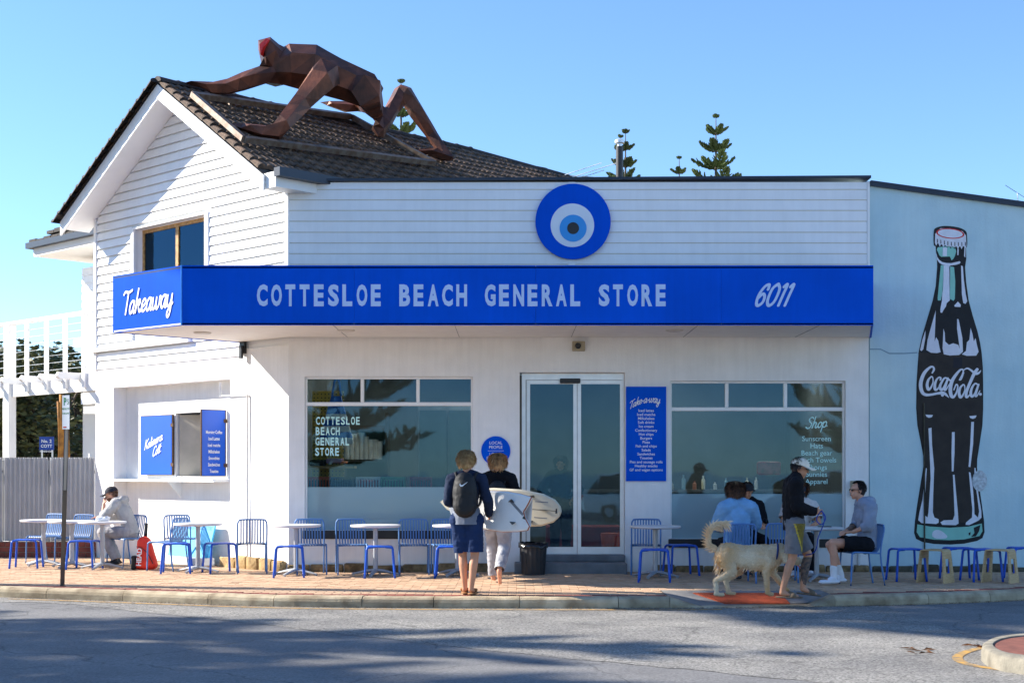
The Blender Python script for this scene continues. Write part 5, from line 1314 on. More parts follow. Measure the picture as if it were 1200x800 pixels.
CC(196,668,R(70),'blue slatted chair behind the red bag, turned toward the seated man'); CC(212,662,F+.5,'blue slatted chair pushed in close to the cyan board')
CC(295,670.5,R(12),'blue slatted chair at the house corner with its back to the street'); CC(364,672.3,F+.22,'blue slatted chair under the left end of the left window'); CC(412,672.3,F+.18,'blue slatted chair between the corner table and the window table')
CC(485,672.3,F+.1,'blue slatted chair under the window beside the backpack boy'); CC(524,672.3,F+.15,'blue slatted chair half hidden behind the backpack boy'); CC(757,672.5,F-.1,'blue slatted chair below the blue menu board')
CC(863,682,R(4),'blue slatted chair holding the person in a light blue sweatshirt'); CC(915,681,R(-6),'blue slatted chair mostly hidden by the walking man'); CC(1009,684.5,R(97),'blue slatted chair under the man in dark sunglasses')
# ---------------------------------------------------------------- cyan board leaning on the house wall
cb=empty('cyan_board',tuple(W(LW(228),0,-.1)),label='bright cyan board leaning against the white wall behind the furniture',cat='board')
la,lb=LW(250,-.1),LW(203,-.1); za=WP(228,612,-.1)[1]
bm=B(); prism(bm,[W(la,.12,-.02),W(lb,.12,-.02),W(lb,za,-.17),W(la,za,-.17)],Vector((NX,NY,.1))*.03); finish(bm,'panel',mat('cyan_paint',hexc(60,180,235),.5,var=.04),cb)
bm=B(); wbox(bm,la+.0,lb,0,.115,-.12,.12); finish(bm,'plinth',M_white,cb)
bm=B(); up=(W(la,za,-.17)-W(la,.12,-.02)).normalized(); ux=Vector((-TX,-TY,0)); o=W(lb-.05,za,-.17)-up*.12+Vector((NX,NY,.1))*.034
letters(bm,'COTTESLOE BEACH GENERAL STORE',o,ux,up,(lb-la-.1)/29,(lb-la-.1)/29*.8,.06,.02); finish(bm,'lettering',mat('cyan_print',hexc(30,130,205),.5),cb)
# ---------------------------------------------------------------- parking sign
ps=empty('parking_sign',tuple(gnd(73,686)),label='white parking sign on a slim grey pole at the kerb',cat='parking sign')
p=gnd(73,686); q=at(79,462,p.y)
bm=B(); tube(bm,[(p.x,p.y,0),(q.x,p.y,q.z)],.03,10); finish(bm,'pole',mat('galvanised_pole',hexc(120,118,112),.5,metal=.4,var=.1),ps,smooth=True)
a=at(75,463.5,p.y); b=at(85,503,p.y); sy=p.y-.045
dxs=Vector((.86,-.51,0))
def PSg(u,z,h=0): return Vector((a.x+.0,sy-.03,z))+dxs*u+Vector((-.51,-.86,0))*h
sw=(b.x-a.x)/.86
bm=B(); prism(bm,[PSg(0,b.z),PSg(sw,b.z),PSg(sw,a.z),PSg(0,a.z)],Vector((.51,.86,0))*.006); finish(bm,'plate',M_print,ps)
bm=B(); line_text(bm,'P',PSg(.025,a.z-.13,.003),dxs,ZU,.14,'LEFT',.02,.75); line_text(bm,'5',PSg(.095,a.z-.12,.003),dxs,ZU,.10,'LEFT',.012,.6); line_text(bm,'MINUTE',PSg(sw/2,a.z-.19,.003),dxs,ZU,.035); line_text(bm,'8AM-6PM',PSg(sw/2,a.z-.25,.003),dxs,ZU,.03); finish(bm,'lettering',mat('sign_green',hexc(20,130,70),.5),ps)
bm=B(); poly(bm,[PSg(.02,b.z+.02,.003),PSg(sw-.05,b.z+.02,.003),PSg(sw-.05,b.z+.035,.003),PSg(.02,b.z+.035,.003)]); finish(bm,'red_mark',M_mr,ps)
# ---------------------------------------------------------------- bin by the doors
bn=empty('waste_bin',tuple(gnd(626,671)),label='black ribbed waste bin with a liner beside the doorway step',cat='bin')
bc=Vector((gx(625,-.62),-.62,0)); bm=B(); lathe(bm,[(.17,0),(.205,.46)],36,Matrix.Translation(bc))
for i,v in enumerate(bm.verts):
    if i%2: d_=(v.co-bc); d_.z=0; v.co-=d_*.035
finish(bm,'tub',mat('bin_black',(.016,.017,.02),.5,var=.2),bn)
bm=B(); n=40; r0=[];r1=[];r2=[]
for k in range(n):
    a_=2*math.pi*k/n; j=1+.05*math.sin(k*2.7)+random.uniform(-.02,.02)
    r0.append(bm.verts.new(bc+Vector((.216*j*math.cos(a_),.216*j*math.sin(a_),.40+random.uniform(-.015,.015))))); r1.append(bm.verts.new(bc+Vector((.222*math.cos(a_),.222*math.sin(a_),.475+random.uniform(-.008,.012))))); r2.append(bm.verts.new(bc+Vector((.17*math.cos(a_),.17*math.sin(a_),.40))))
for a_,b_ in ((r0,r1),(r1,r2)):
    for k in range(n): bm.faces.new((a_[k],a_[(k+1)%n],b_[(k+1)%n],b_[k]))
finish(bm,'liner',mat('liner_black',(.012,.012,.014),.25,var=.2),bn,smooth=True)
# ---------------------------------------------------------------- goods inside the windows
def tagged(o,l,c,g=None): return tag(o,l,c,g)
peg=empty('pegboard',(gx(388,1.2),1.2,.2),label='yellow pegboard stand inside the left window',cat='pegboard')
Yp=.9
a=at(366,458,Yp); b=at(403,566,Yp); M_peg=mat('yellow_peg',hexc(206,170,70),.7,var=.08)
bm=B(); box(bm,a.x,b.x,Yp,Yp+.03,.2,a.z); finish(bm,'panel',M_peg,peg)
bm=B()
for i in range(9):
    for j in range(24):
        x=a.x+.03+i*.058; z=a.z-.05-j*.058
        if z>.3: box(bm,x-.009,x+.009,Yp-.004,Yp-.001,z-.009,z+.009)
tag(finish(bm,'peg_hole',M_black,peg),kind='stuff')
zs_=at(0,546,Yp)[2]; bm=B(); box(bm,a.x-.02,gx(418,Yp),Yp-.35,Yp-.005,zs_-.035,zs_); finish(bm,'shelf',mat('ply_shelf',hexc(176,140,84),.6),peg)
bag=empty('striped_bag',(gx(393,.75),.75,1.9),label='blue and white striped beach bag hanging inside the left window',cat='bag')
Mbb=mat('bag_blue',hexc(30,84,170),.8,var=.1); Mbw=mat('bag_white',hexc(214,220,224),.8,var=.05)
for i in range(8):
    z0=at(0,520-7*i,.7)[2]; z1=at(0,513-7*i,.7)[2]; w0=.28-.026*i; w1=.28-.026*(i+1); c_=gx(394,.7)
    bm=B(); prism(bm,[(c_-w0,.62+.004*i,z0),(c_+w0,.62+.004*i,z0),(c_+w1,.62+.004*(i+1),z1),(c_-w1,.62+.004*(i+1),z1)],(0,.12,0)); finish(bm,'stripe',Mbb if (i%2 or i>5) else Mbw,bag)
bm=B(); tube(bm,smooth_path([(c_-.06,.68,z1),(c_-.02,.7,z1+.25),(c_+.04,.7,z1+.25),(c_+.08,.68,z1)],5),.018,6); finish(bm,'handle',Mbb,bag)
fold=[(364,381,.10,(30,30,34),'black folded shirt stack on the window shelf'),(383,402,.08,(150,120,150),'mauve folded towel on the window shelf'),(386,407,.035,(214,130,90),'orange folded cloth under the mauve towel')]
for x0,x1,h,c_,l in fold:
    bm=B(); zz=zs_+(.04 if 'mauve' in l else 0); bevbox(bm,gx(x0,.75),gx(x1,.75),.62,.84,zz+.002,zz+h,.018,3); tagged(finish(bm,'folded_cloth',mat('cloth_%d'%x0,hexc(*c_),.9),smooth=True),l,'cloth')
sh2=empty('cup_shelf',(gx(430,2),2.0,.2),label='dark cabinet with a shelf of white cups inside the left window',cat='cabinet')
M_cab=mat('cabinet_dark',hexc(64,58,52),.6,var=.15)
zc=at(0,538,2.0)[2]; bm=B(); box(bm,gx(404,2),gx(452,2),1.9,2.3,zc-.04,zc); box(bm,gx(404,2),gx(452,2),2.31,2.34,.2,2.3); box(bm,gx(452,2),gx(455,2),1.9,2.34,.2,2.5); box(bm,gx(420,2),gx(452,2),1.9,2.3,at(0,505,2)[2],at(0,503,2)[2]); finish(bm,'carcass',M_cab,sh2)
for i in range(8):
    x=gx(407+i*5.4,2); hh=(.40,.42,.42,.44,.38,.33,.33,.30)[i]; bm=B(); lathe(bm,[(.045,zc+.001),(.055,zc+hh)],12,Matrix.Translation((x,2.0,0))); tagged(finish(bm,'cup_stack',mat('paper_cup',(.72,.72,.70),.6),smooth=True,auto=40),'white paper cup stack on the cabinet shelf inside the left window','cups','cup stacks on the shelf')
crates=[(357,386,(198,84,50),'orange'),(388,412,(56,54,60),'dark grey'),(417,445,(196,196,200),'pale grey'),(446,474,(90,150,116),'green'),(480,505,(150,70,74),'dull red')]
for x0,x1,c_,nm in crates:
    Yk_=.32; a=at(x0,558.5,Yk_); b=at(x1,571,Yk_); cr=empty('plastic_crate',((a.x+b.x)/2,Yk_,b.z-.12),label=nm+' plastic crate just above the frosted band in the left window',cat='crate',group='crates in the window')
    m=mat('crate_'+nm.replace(' ','_'),hexc(*c_),.6); bm=B(); z0,z1=b.z-.12,a.z
    for y0,y1 in ((Yk_,Yk_+.015),(Yk_+.27,Yk_+.285)):
        box(bm,a.x,b.x,y0,y1,z1-.03,z1); box(bm,a.x,b.x,y0,y1,z0,z0+.06)
        n=9
        for k in range(n): xx=a.x+(b.x-a.x-.02)*k/(n-1); box(bm,xx,xx+.02,y0+.001,y1-.001,z0+.06,z1-.03)
    box(bm,a.x,a.x+.015,Yk_+.015,Yk_+.27,z0,z1-.001); box(bm,b.x-.015,b.x,Yk_+.015,Yk_+.27,z0,z1-.001); box(bm,a.x,b.x,Yk_+.0,Yk_+.28,z0-.01,z0-.001)
    finish(bm,'basket',m,cr)
    bm=B(); bevbox(bm,a.x+.03,b.x-.03,Yk_+.04,Yk_+.24,z0+.002,z1-.05,.02,2); finish(bm,'contents',mat('goods_%s'%nm,hexc(170,60,66) if nm=='pale grey' else hexc(90,100,96),.7,var=.3,scale=20),cr)
table_in=empty('window_counter',(gx(430,.5),.45,.2),label='long low counter carrying the crates inside the left window',cat='counter')
bm=B(); zc2=at(0,571,.32)[2]-.132; box(bm,gx(356,.3),gx(552,.3),.28,.72,.2,zc2-.0); finish(bm,'body',M_cab,table_in)
cnt=empty('shop_counter',(gx(680,4),4,.2),label='long grey counter inside the shop behind the glass doors',cat='counter')
bm=B(); box(bm,-.5,4.9,4.0,4.6,.17,1.15); box(bm,-.55,4.95,3.95,4.65,1.151,1.2); finish(bm,'body',mat('counter_grey',(.13,.14,.15),.6),cnt)
random.seed(4)
for i in range(13):
    x=2.15+i*.19+random.uniform(-.03,.03); h=random.uniform(.12,.3); bm=B(); lathe(bm,[(.035,1.202),(.035,1.2+h*.7),(.015,1.2+h*.8),(.015,1.2+h)],10,Matrix.Translation((x,4.2+random.uniform(-.1,.2),0)))
    tagged(finish(bm,'bottle',mat('bottle_%d'%(i%4),[(.5,.5,.48),(.2,.3,.35),(.45,.2,.15),(.6,.55,.4)][i%4],.4),smooth=True,auto=40),'small bottle on the counter inside the right window','bottle','bottles on the counter')
pk=at(900,548,.5); bm=B(); bevbox(bm,pk.x-.18,pk.x+.2,.45,.52,pk.z-.11,pk.z+.10,.03,3); tagged(finish(bm,'red_packet',mat('red_pack',hexc(190,60,66),.3,var=.3,scale=12),smooth=True),'red plastic wrapped towel packet hanging in the right window','packet')
fr=empty('drinks_fridge',(gx(530,3),3.2,.17),label='tall glass door drinks fridge inside the left window',cat='fridge')
bm=B(); box(bm,gx(488,3),gx(560,3),3.4,4.0,.18,2.7); finish(bm,'cabinet',mat('fridge_grey',(.16,.18,.2),.5),fr)
for i in range(2):
    x0=gx(490+35*i,3); x1=gx(522+35*i,3); bm=B(); box(bm,x0,x1,3.36,3.395,.35,2.6); finish(bm,'door',mat('fridge_dark',(.05,.07,.08),.2),fr)

dbx=empty('display_box',(gx(705,2.2),2.2,.18),label='red display box on the floor inside the glass doors',cat='display box')
bm=B(); bevbox(bm,gx(640,2.2),gx(728,2.2),2.1,2.6,.18,.62,.02); finish(bm,'panel',mat('display_red',hexc(150,34,28),.6),dbx)
bm=B(); lathe(bm,[(.13,.19),(.17,.52),(.16,.54)],20,Matrix.Translation((gx(716,1.2),1.2,0))); tag(finish(bm,'orange_tub',mat('tub_orange',hexc(226,92,44),.5),smooth=True,auto=40),'orange plastic tub just inside the right hand glass door','tub')
# ---------------------------------------------------------------- people: bodies grown from tapered bones, remeshed to one skin
def bone(bm,p0,p1,r0,r1,flat=1.0,fdir=(0,1,0),n=12):
    p0=Vector(p0);p1=Vector(p1); d=p1-p0; L=d.length
    d=d.normalized() if L>1e-5 else Vector((0,0,1)); f=Vector(fdir); f=f-d*f.dot(d); f=f.normalized() if f.length>.05 else ring_frame(d)[0]; u=d.cross(f)
    rings=[]
    for t,k in ((-1,.05),(-.87,.5),(-.5,.87),(0,1)): rings.append((p0+d*(t*r0),r0*k))
    for t,k in ((0,1),(.5,.87),(.87,.5),(1,.05)): rings.append((p1+d*(t*r1),r1*k))
    V=[[bm.verts.new(c+u*(r*math.cos(2*math.pi*k/n))+f*(r*flat*math.sin(2*math.pi*k/n))) for k in range(n)] for c,r in rings]
    for a,b in zip(V,V[1:]):
        for k in range(n): bm.faces.new((a[k],a[(k+1)%n],b[(k+1)%n],b[k]))
    bm.faces.new(V[0][::-1]); bm.faces.new(V[-1])
def ellipsoid(bm,c,r,Rm=None,n=14,m=9):
    c=Vector(c); rings=[]
    for i in range(m+1):
        th=math.pi*(i+.02)/(m+.04); ring=[]
        for k in range(n):
            a=2*math.pi*k/n; p=Vector((r[0]*math.sin(th)*math.cos(a),r[1]*math.sin(th)*math.sin(a),r[2]*math.cos(th)))
            ring.append(bm.verts.new(c+(Rm@p if Rm is not None else p)))
        rings.append(ring)
    for a,b in zip(rings,rings[1:]):
        for k in range(n): bm.faces.new((a[k],a[(k+1)%n],b[(k+1)%n],b[k]))
    bm.faces.new(rings[0][::-1]); bm.faces.new(rings[-1])
def skin(bm,name,m,parent,vox=.011,sm=4,wr=0.0,seed=0,cuts=()):
    me=evaluated(bm,[('REMESH',dict(mode='VOXEL',voxel_size=vox,use_smooth_shade=True)),('SMOOTH',dict(factor=.5,iterations=sm))])
    if cuts:                                            # open hems and cuffs
        b=bmesh.new(); b.from_mesh(me)
        for co,no,r in cuts:
            co=Vector(co); no=Vector(no).normalized()
            fs=[f for f in b.faces if (f.calc_center_median()-co).length<r]
            ed={e for f in fs for e in f.edges}; vs={v for f in fs for v in f.verts}
            bmesh.ops.bisect_plane(b,geom=list(fs)+list(ed)+list(vs),plane_co=co,plane_no=no,clear_outer=True)
        b.to_mesh(me); b.free()
    if wr:                                              # soft folds
        C=[v.co.copy() for v in me.vertices]; Nn=[v.normal.copy() for v in me.vertices]; out=[]
        for c,n in zip(C,Nn):
            q=c*9+Vector((seed*7.1,0,0)); f=mnoise.noise(Vector((q.x*1.3,q.y*1.3,q.z*.55)))+.7*mnoise.noise(q*2.4)+.35*mnoise.noise(Vector((q.x*2,q.y*2,q.z*6))); c=c+n*(wr*f); out.extend(c)
        me.vertices.foreach_set('co',out); me.update()
    me.polygons.foreach_set('use_smooth',[True]*len(me.polygons))
    o=obj_from_mesh(name,me,m,parent,keep=False); return o
def cloth(name,c,c2=None,var=.12): return mat(name,c,.9,var=var,scale=7,bump=.35,bscale=18,col2=c2,spec=.2)
M_skinA=mat('skin_tan',hexc(196,140,108),.55,var=.06,scale=9); M_skinB=mat('skin_fair',hexc(206,150,122),.55,var=.06,scale=9)
M_eye=mat('eye_dark',(.02,.015,.012),.3); M_lip=mat('lip',hexc(160,84,76),.5)
def hand(bm,wrist,dirv,palmn,side,curl=.5,s=1.0):
    """palm, four fingers and a thumb; dirv: towards fingertips, palmn: palm normal, side: towards the thumb"""
    w=Vector(wrist); d=Vector(dirv).normalized(); t=Vector(side); t=(t-d*t.dot(d)).normalized(); pn=Vector(palmn); pn=(pn-d*pn.dot(d)-t*pn.dot(t)); pn=pn.normalized() if pn.length>.05 else d.cross(t).normalized()
    bone(bm,w+d*.02*s,w+d*.075*s,.036*s,.040*s,.42,pn)
    for i,(off,l) in enumerate(((.030,.072),(.010,.08),(-.011,.075),(-.031,.058))):
        b0=w+d*.088*s+t*off*s; l*=s
        c1=d*math.cos(curl*.8)+pn*math.sin(curl*.8); c2=d*math.cos(curl*1.9)+pn*math.sin(curl*1.9)
        b1=b0+c1*l*.5; b2=b1+c2*l*.5; bone(bm,b0,b1,.0095*s,.009*s,n=8); bone(bm,b1,b2,.009*s,.0075*s,n=8)
    tb=w+d*.03*s+t*.032*s; t1=tb+(t*.7+d*.6+pn*.25).normalized()*.036*s; t2=t1+(d*.9+t*.25+pn*(.2+.3*curl)).normalized()*.03*s
    bone(bm,tb,t1,.013*s,.0105*s,n=8); bone(bm,t1,t2,.0105*s,.0085*s,n=8)
def head_frame(face,tilt=0.0):
    f=Vector(face).normalized(); u=Vector((0,0,1)); r=f.cross(u).normalized(); u=r.cross(f).normalized()
    return Matrix(((r.x,f.x,u.x),(r.y,f.y,u.y),(r.z,f.z,u.z)))      # columns: right, forward, up
def head(bm,c,Rm,s=1.0):
    c=Vector(c); P=lambda x,y,z: c+Rm@Vector((x*s,y*s,z*s))
    ellipsoid(bm,P(0,-.012,.025),(.074*s,.094*s,.092*s),Rm); ellipsoid(bm,P(0,.028,-.045),(.056*s,.062*s,.068*s),Rm)
    bone(bm,P(0,.05,-.095),P(0,.058,-.098),.022*s,.02*s); bone(bm,P(0,.088,.012),P(0,.104,-.022),.010*s,.014*s,n=8)
    for sx in (-1,1):
        ellipsoid(bm,P(sx*.076,-.008,-.005),(.012*s,.022*s,.032*s),Rm,8,6); bone(bm,P(sx*.028,.084,.028),P(sx*.045,.074,.024),.010*s,.009*s,n=6)
    bone(bm,P(-.02,.082,-.062),P(.02,.082,-.062),.010*s,.010*s,n=6)
def face_parts(c,Rm,par,s=1.0):
    c=Vector(c)
    for sx in (-1,1):
        bm=B(); ellipsoid(bm,c+Rm@Vector((sx*.033*s,.083*s,.008*s)),(.011*s,.008*s,.006*s),Rm,8,6); finish(bm,'eye',M_eye,par,smooth=True,keep=False)
    bm=B(); ellipsoid(bm,c+Rm@Vector((0,.093*s,-.060*s)),(.021*s,.006*s,.006*s),Rm,8,6); finish(bm,'mouth',M_lip,par,smooth=True,keep=False)
def hair(c,Rm,par,m,length=.08,n=420,seed=1,s=1.0,fringe=True,vol=1.0,back=1.0):
    rnd=random.Random(seed); c=Vector(c); bm=B()
    ellipsoid(bm,c+Rm@Vector((0,-.022*s,.038*s)),(.077*s*vol,.090*s*vol,.086*s*vol),Rm)
    ellipsoid(bm,c+Rm@Vector((0,-.045*s,-.005*s)),(.070*s*vol,.068*s*vol,.080*s*vol),Rm)
    for i in range(n*3):
        a=rnd.uniform(-math.pi,math.pi); e=rnd.uniform(-.35,1.45)
        fx=math.sin(a); fy=-math.cos(a)
        if fy>.35 and e<.75: continue
        v=Vector((fx*math.cos(e)*.083*vol,fy*math.cos(e)*.100*vol-.014,math.sin(e)*.096*vol+.036))*s
        out=Vector((fx*math.cos(e),fy*math.cos(e),math.sin(e))); dn=Vector((rnd.uniform(-.3,.3),-.15+rnd.uniform(-.3,.3),-1)); ln=length*rnd.uniform(.6,1.2)*(1 if fy<.3 else .6)
        tg=(dn-out*dn.dot(out)*.85+out*.12).normalized(); p0=v-out*.004; p1=v+tg*ln*.5+out*.008; p2=v+tg*ln*.9+Vector((0,0,-ln*.15))+out*rnd.uniform(-.006,.020)
        sd=tg.cross(out).normalized()*.0042*rnd.uniform(.7,1.5)
        pts=[p0-sd,p0+sd,p1+sd*.9,p2,p1-sd*.9]; q=[bm.verts.new(c+Rm@x) for x in pts]; bm.faces.new(q)
    return finish(bm,'hair',m,par,smooth=True,keep=False,recalc=False)
def cap(c,Rm,par,m,s=1.0,brim=1):
    c=Vector(c); bm=B(); 
    n=20; rings=[]
    for i in range(8):
        th=(.02+.98*i/7)*math.pi/2; rings.append([bm.verts.new(c+Rm@Vector((.086*s*math.sin(th)*math.cos(2*math.pi*k/n),-.010*s+.106*s*math.sin(th)*math.sin(2*math.pi*k/n),.036*s+.088*s*math.cos(th)))) for k in range(n)])
    for a,b in zip(rings,rings[1:]):
        for k in range(n): bm.faces.new((a[k],a[(k+1)%n],b[(k+1)%n],b[k]))
    bm.faces.new(rings[0]); crown=finish(bm,'cap',m,par,smooth=True,keep=False)
    bm=B(); top=[];bt=[]
    for k in range(13):
        a=math.pi*(.12+.76*k/12); x=math.cos(a); y=math.sin(a)
        i_=Vector((.084*x,-.01+.104*y,.040)); o_=Vector((.082*x,.09+.085*y**.6,.030-.02*abs(x)))
        top.append([bm.verts.new(c+Rm@(q*s)) for q in (i_,o_)]); bt.append([bm.verts.new(c+Rm@((q-Vector((0,0,.006)))*s)) for q in (i_,o_)])
    for r_ in (top,bt):
        for a,b in zip(r_,r_[1:]): bm.faces.new((a[0],a[1],b[1],b[0]))
    for a,b,x,y in zip(top,top[1:],bt,bt[1:]): bm.faces.new((a[1],b[1],y[1],x[1]))
    finish(bm,'cap_brim',m,par,smooth=True,keep=False)
def shoe(bm,ank,toe,w=.042,h=.045,heel=.06):
    a=Vector(ank);t=Vector(toe); d=(t-a); d.z=0; d.normalize(); z=t.z
    bone(bm,Vector((a.x,a.y,z+.012))-d*heel*.6,Vector((t.x,t.y,z+.008))-d*.02,w*.9,w,.62,(0,0,1)); bone(bm,a+Vector((0,0,-.01)),Vector((a.x,a.y,z+.03))+d*.05,w*.95,w*.9)
def person(label,loc,rz,J,wear,skinm,headR,s=1.0,group=None):
    """J: joints in metres; wear: garments; returns root"""
    t=empty('person',loc,rz,label,'person',group)
    j={k:Vector(v)*s for k,v in J.items() if isinstance(v,tuple)}
    bm=B(); k_=s
    bone(bm,j['pel'],j['wai'],.135*k_,.12*k_,.72,J.get('fd',(0,1,0))); bone(bm,j['wai'],j['che'],.12*k_,.145*k_,.70,J.get('fd',(0,1,0))); bone(bm,j['che'],j['nek'],.135*k_,.065*k_,.75,J.get('fd',(0,1,0)))
    bone(bm,j['nek'],j['hed']-(j['hed']-j['nek'])*.35,.055*k_,.052*k_)
    head(bm,j['hed'],headR,s)
    for q in 'lr':
        bone(bm,j['nek'].lerp(j['sh'+q],.35),j['sh'+q],.065*k_,.056*k_); bone(bm,j['sh'+q],j['el'+q],.052*k_,.040*k_); bone(bm,j['el'+q],j['wr'+q],.040*k_,.027*k_)
        hd=J.get('hd'+q,(j['wr'+q]-j['el'+q])); hand(bm,j['wr'+q]-Vector(hd).normalized()*.01,hd,J.get('pn'+q,(0,0,-1)),J.get('th'+q,(0,1,0)),J.get('cu'+q,.5),s)
        bone(bm,j['pel'].lerp(j['hi'+q],.5),j['hi'+q],.11*k_,.095*k_); bone(bm,j['hi'+q],j['kn'+q],.088*k_,.056*k_); 
        m_=j['kn'+q].lerp(j['an'+q],.3); bd=(j['kn'+q]-j['an'+q]).cross(Vector((1,0,0))); bd=bd.normalized() if bd.length>.01 else Vector((0,-1,0))
        bone(bm,j['kn'+q],m_+bd*(-.012),.052*k_,.055*k_); bone(bm,m_+bd*(-.012),j['an'+q],.055*k_,.034*k_)
        ft=j['to'+q]; bone(bm,j['an'+q]+Vector((0,0,-.015)),j['an'+q].lerp(ft,.25)+Vector((0,0,-.012)),.036*k_,.036*k_); bone(bm,j['an'+q].lerp(ft,.15)+Vector((0,0,-.02)),ft,.034*k_,.028*k_,.7,(0,0,1))
        if wear.get('bare'):
            d=(ft-j['an'+q]); sd=Vector((d.y,-d.x,0)).normalized()
            for i in range(5): bone(bm,ft+sd*(.02-.01*i),ft+sd*(.022-.011*i)+d.normalized()*.028,.009,.008,n=6)
    skin(bm,'body',skinm,t,.0095)
    face_parts(j['hed'],headR,t,s)
    g=wear.get('top')
    if g:
        e=g.get('e',.022); bm=B(); fd=J.get('fd',(0,1,0)); cuts=[]
        td=(j['wai']-j['pel']).normalized(); hem=j['pel']+td*g.get('hem',-.02)
        bone(bm,hem-td*.03,j['wai'],.138+e,.122+e,.78,fd); bone(bm,j['wai'],j['che'],.122+e,.148+e,.74,fd); bone(bm,j['che'],j['nek']-(j['nek']-j['che'])*.12,.138+e,.066+e*.5,.76,fd)
        cuts.append((hem-td*.02,-td,.23))
        for q in 'lr':
            bone(bm,j['nek'].lerp(j['sh'+q],.3),j['sh'+q],.066+e,.058+e*.9); 
            sl=g.get('sleeve'+q,g.get('sleeve',2.0))
            if sl<=1: en=j['sh'+q].lerp(j['el'+q],sl); dd=(j['el'+q]-j['sh'+q]).normalized(); bone(bm,j['sh'+q],en+dd*.02,.056+e,.052+e); cuts.append((en+dd*.02,dd,.13))
            else:
                bone(bm,j['sh'+q],j['el'+q],.056+e,.045+e); f=sl-1; en=j['el'+q].lerp(j['wr'+q],f); dd=(j['wr'+q]-j['el'+q]).normalized(); bone(bm,j['el'+q],en,.045+e,(.036+e*.8) if f<.95 else .036+e*.5); cuts.append((en+dd*.012,dd,.075))
        if g.get('hood'):
            hv=Vector(g['hood']); bone(bm,j['nek']+hv*.45+Vector((-.09,0,.02)),j['nek']+hv*.45+Vector((.09,0,.02)),.05,.05); bone(bm,j['nek']+hv*1.15+Vector((-.07,0,-.0)),j['nek']+hv*1.15+Vector((.07,0,-.0)),.065,.065); bone(bm,j['nek']+hv*1.1+Vector((0,0,-.02)),j['nek']+hv*1.2+Vector((0,0,-.10)),.075,.05)
        if g.get('collar'): bone(bm,j['nek']-Vector((0,0,.02)),j['nek']+Vector((0,0,.045)),.078,.072)
        skin(bm,g.get('name','top'),g['m'],t,.011,4,g.get('wr',.010),1,cuts)
    g=wear.get('leg')
    if g:
        e=g.get('e',.02); bm=B(); fd=J.get('fd',(0,1,0)); cuts=[]
        bone(bm,j['pel'],j['pel'].lerp(j['wai'],.4),.14+e*.6,.128+e*.6,.78,fd)
        for q in 'lr':
            bone(bm,j['pel'].lerp(j['hi'+q],.5),j['hi'+q],.112+e*.6,.1+e*.7); f=g.get('len',2.0)
            if f<=1.2: dd=(j['kn'+q]-j['hi'+q]).normalized(); en=j['hi'+q].lerp(j['kn'+q],f); bone(bm,j['hi'+q],en+dd*.02,.094+e*.6,.076+e); cuts.append((en,dd,.14))
            else: dd=(j['an'+q]-j['kn'+q]).normalized(); en=j['kn'+q].lerp(j['an'+q],f-1); bone(bm,j['hi'+q],j['kn'+q],.094+e,.064+e); bone(bm,j['kn'+q],en,.064+e,.046+e*1.1); cuts.append((en+dd*.02,dd,.10))
        skin(bm,g.get('name','trousers'),g['m'],t,.011,4,g.get('wr',.009),2,cuts)
    g=wear.get('shoe')
    if g:
        for q in 'lr':
            bm=B(); shoe(bm,j['an'+q]+Vector((0,0,-.005)),j['to'+q]+Vector((0,0,0)),g.get('w',.045)); skin(bm,'shoe',g['m'],t,.009,2)
    return t,j
Mhr=mat('hair_sandy',hexc(252,208,142),.5,var=.3,scale=30,col2=hexc(206,148,88)); Mhb=mat('hair_blond',hexc(240,190,126),.5,var=.3,scale=30,col2=hexc(176,122,74)); Mhd=mat('hair_dark',hexc(40,30,26),.6,var=.3,scale=30); Mhbr=mat('hair_brown',hexc(132,90,60),.55,var=.3,scale=30,col2=hexc(78,52,36))
STAND=dict(pel=(0,0,.96),wai=(0,0,1.10),che=(0,0,1.30),nek=(0,-.01,1.475),hed=(0,.02,1.635),shl=(-.185,-.01,1.42),shr=(.185,-.01,1.42),ell=(-.235,-.03,1.14),elr=(.235,-.03,1.14),wrl=(-.25,.06,.90),wrr=(.25,.06,.90),
  hil=(-.095,0,.92),hir=(.095,0,.92),knl=(-.10,.02,.50),knr=(.10,.02,.50),anl=(-.10,-.03,.085),anr=(.10,-.03,.085),tol=(-.12,.14,.03),tor=(.12,.14,.03))
def pose(**k): d=dict(STAND); d.update(k); return d
# local frame: +y is where the person faces; left = -x
# -- boy with the backpack, walking away from the road
M_navyc=cloth('navy_cloth',hexc(34,44,66)); M_short=cloth('navy_shorts',hexc(30,48,84)); M_blk=cloth('black_cloth',hexc(18,20,26),var=.2)
Jb=pose(elr=(.27,-.06,1.16),wrr=(.26,.13,.97),hdr=(0,.6,-.5),pnr=(-1,0,0),thr=(0,.6,.6),cur=.9,ell=(-.235,-.02,1.15),wrl=(-.17,.20,1.12),hdl=(.5,.8,.1),pnl=(.5,-.5,0),thl=(0,0,1),
  knl=(-.06,.06,.50),anl=(-.03,.04,.085),tol=(-.05,.20,.03),knr=(.10,.0,.50),anr=(.06,-.05,.085),tor=(.09,.12,.03))
p=gnd(547,696.5); Rm=head_frame((.25,1,0))
t,j=person('boy in navy top and shorts with a black backpack, walking to the shop',(p.x,p.y,0),R(-6),Jb,dict(top=dict(m=M_navyc,e=.02,hem=-.0,sleeve=1.9,name='sweatshirt'),leg=dict(m=M_short,len=.93,e=.03,name='shorts')),M_skinA,Rm,1.0)
hair(j['hed'],Rm,t,Mhr,.085,520,3,1.03,vol=1.12)
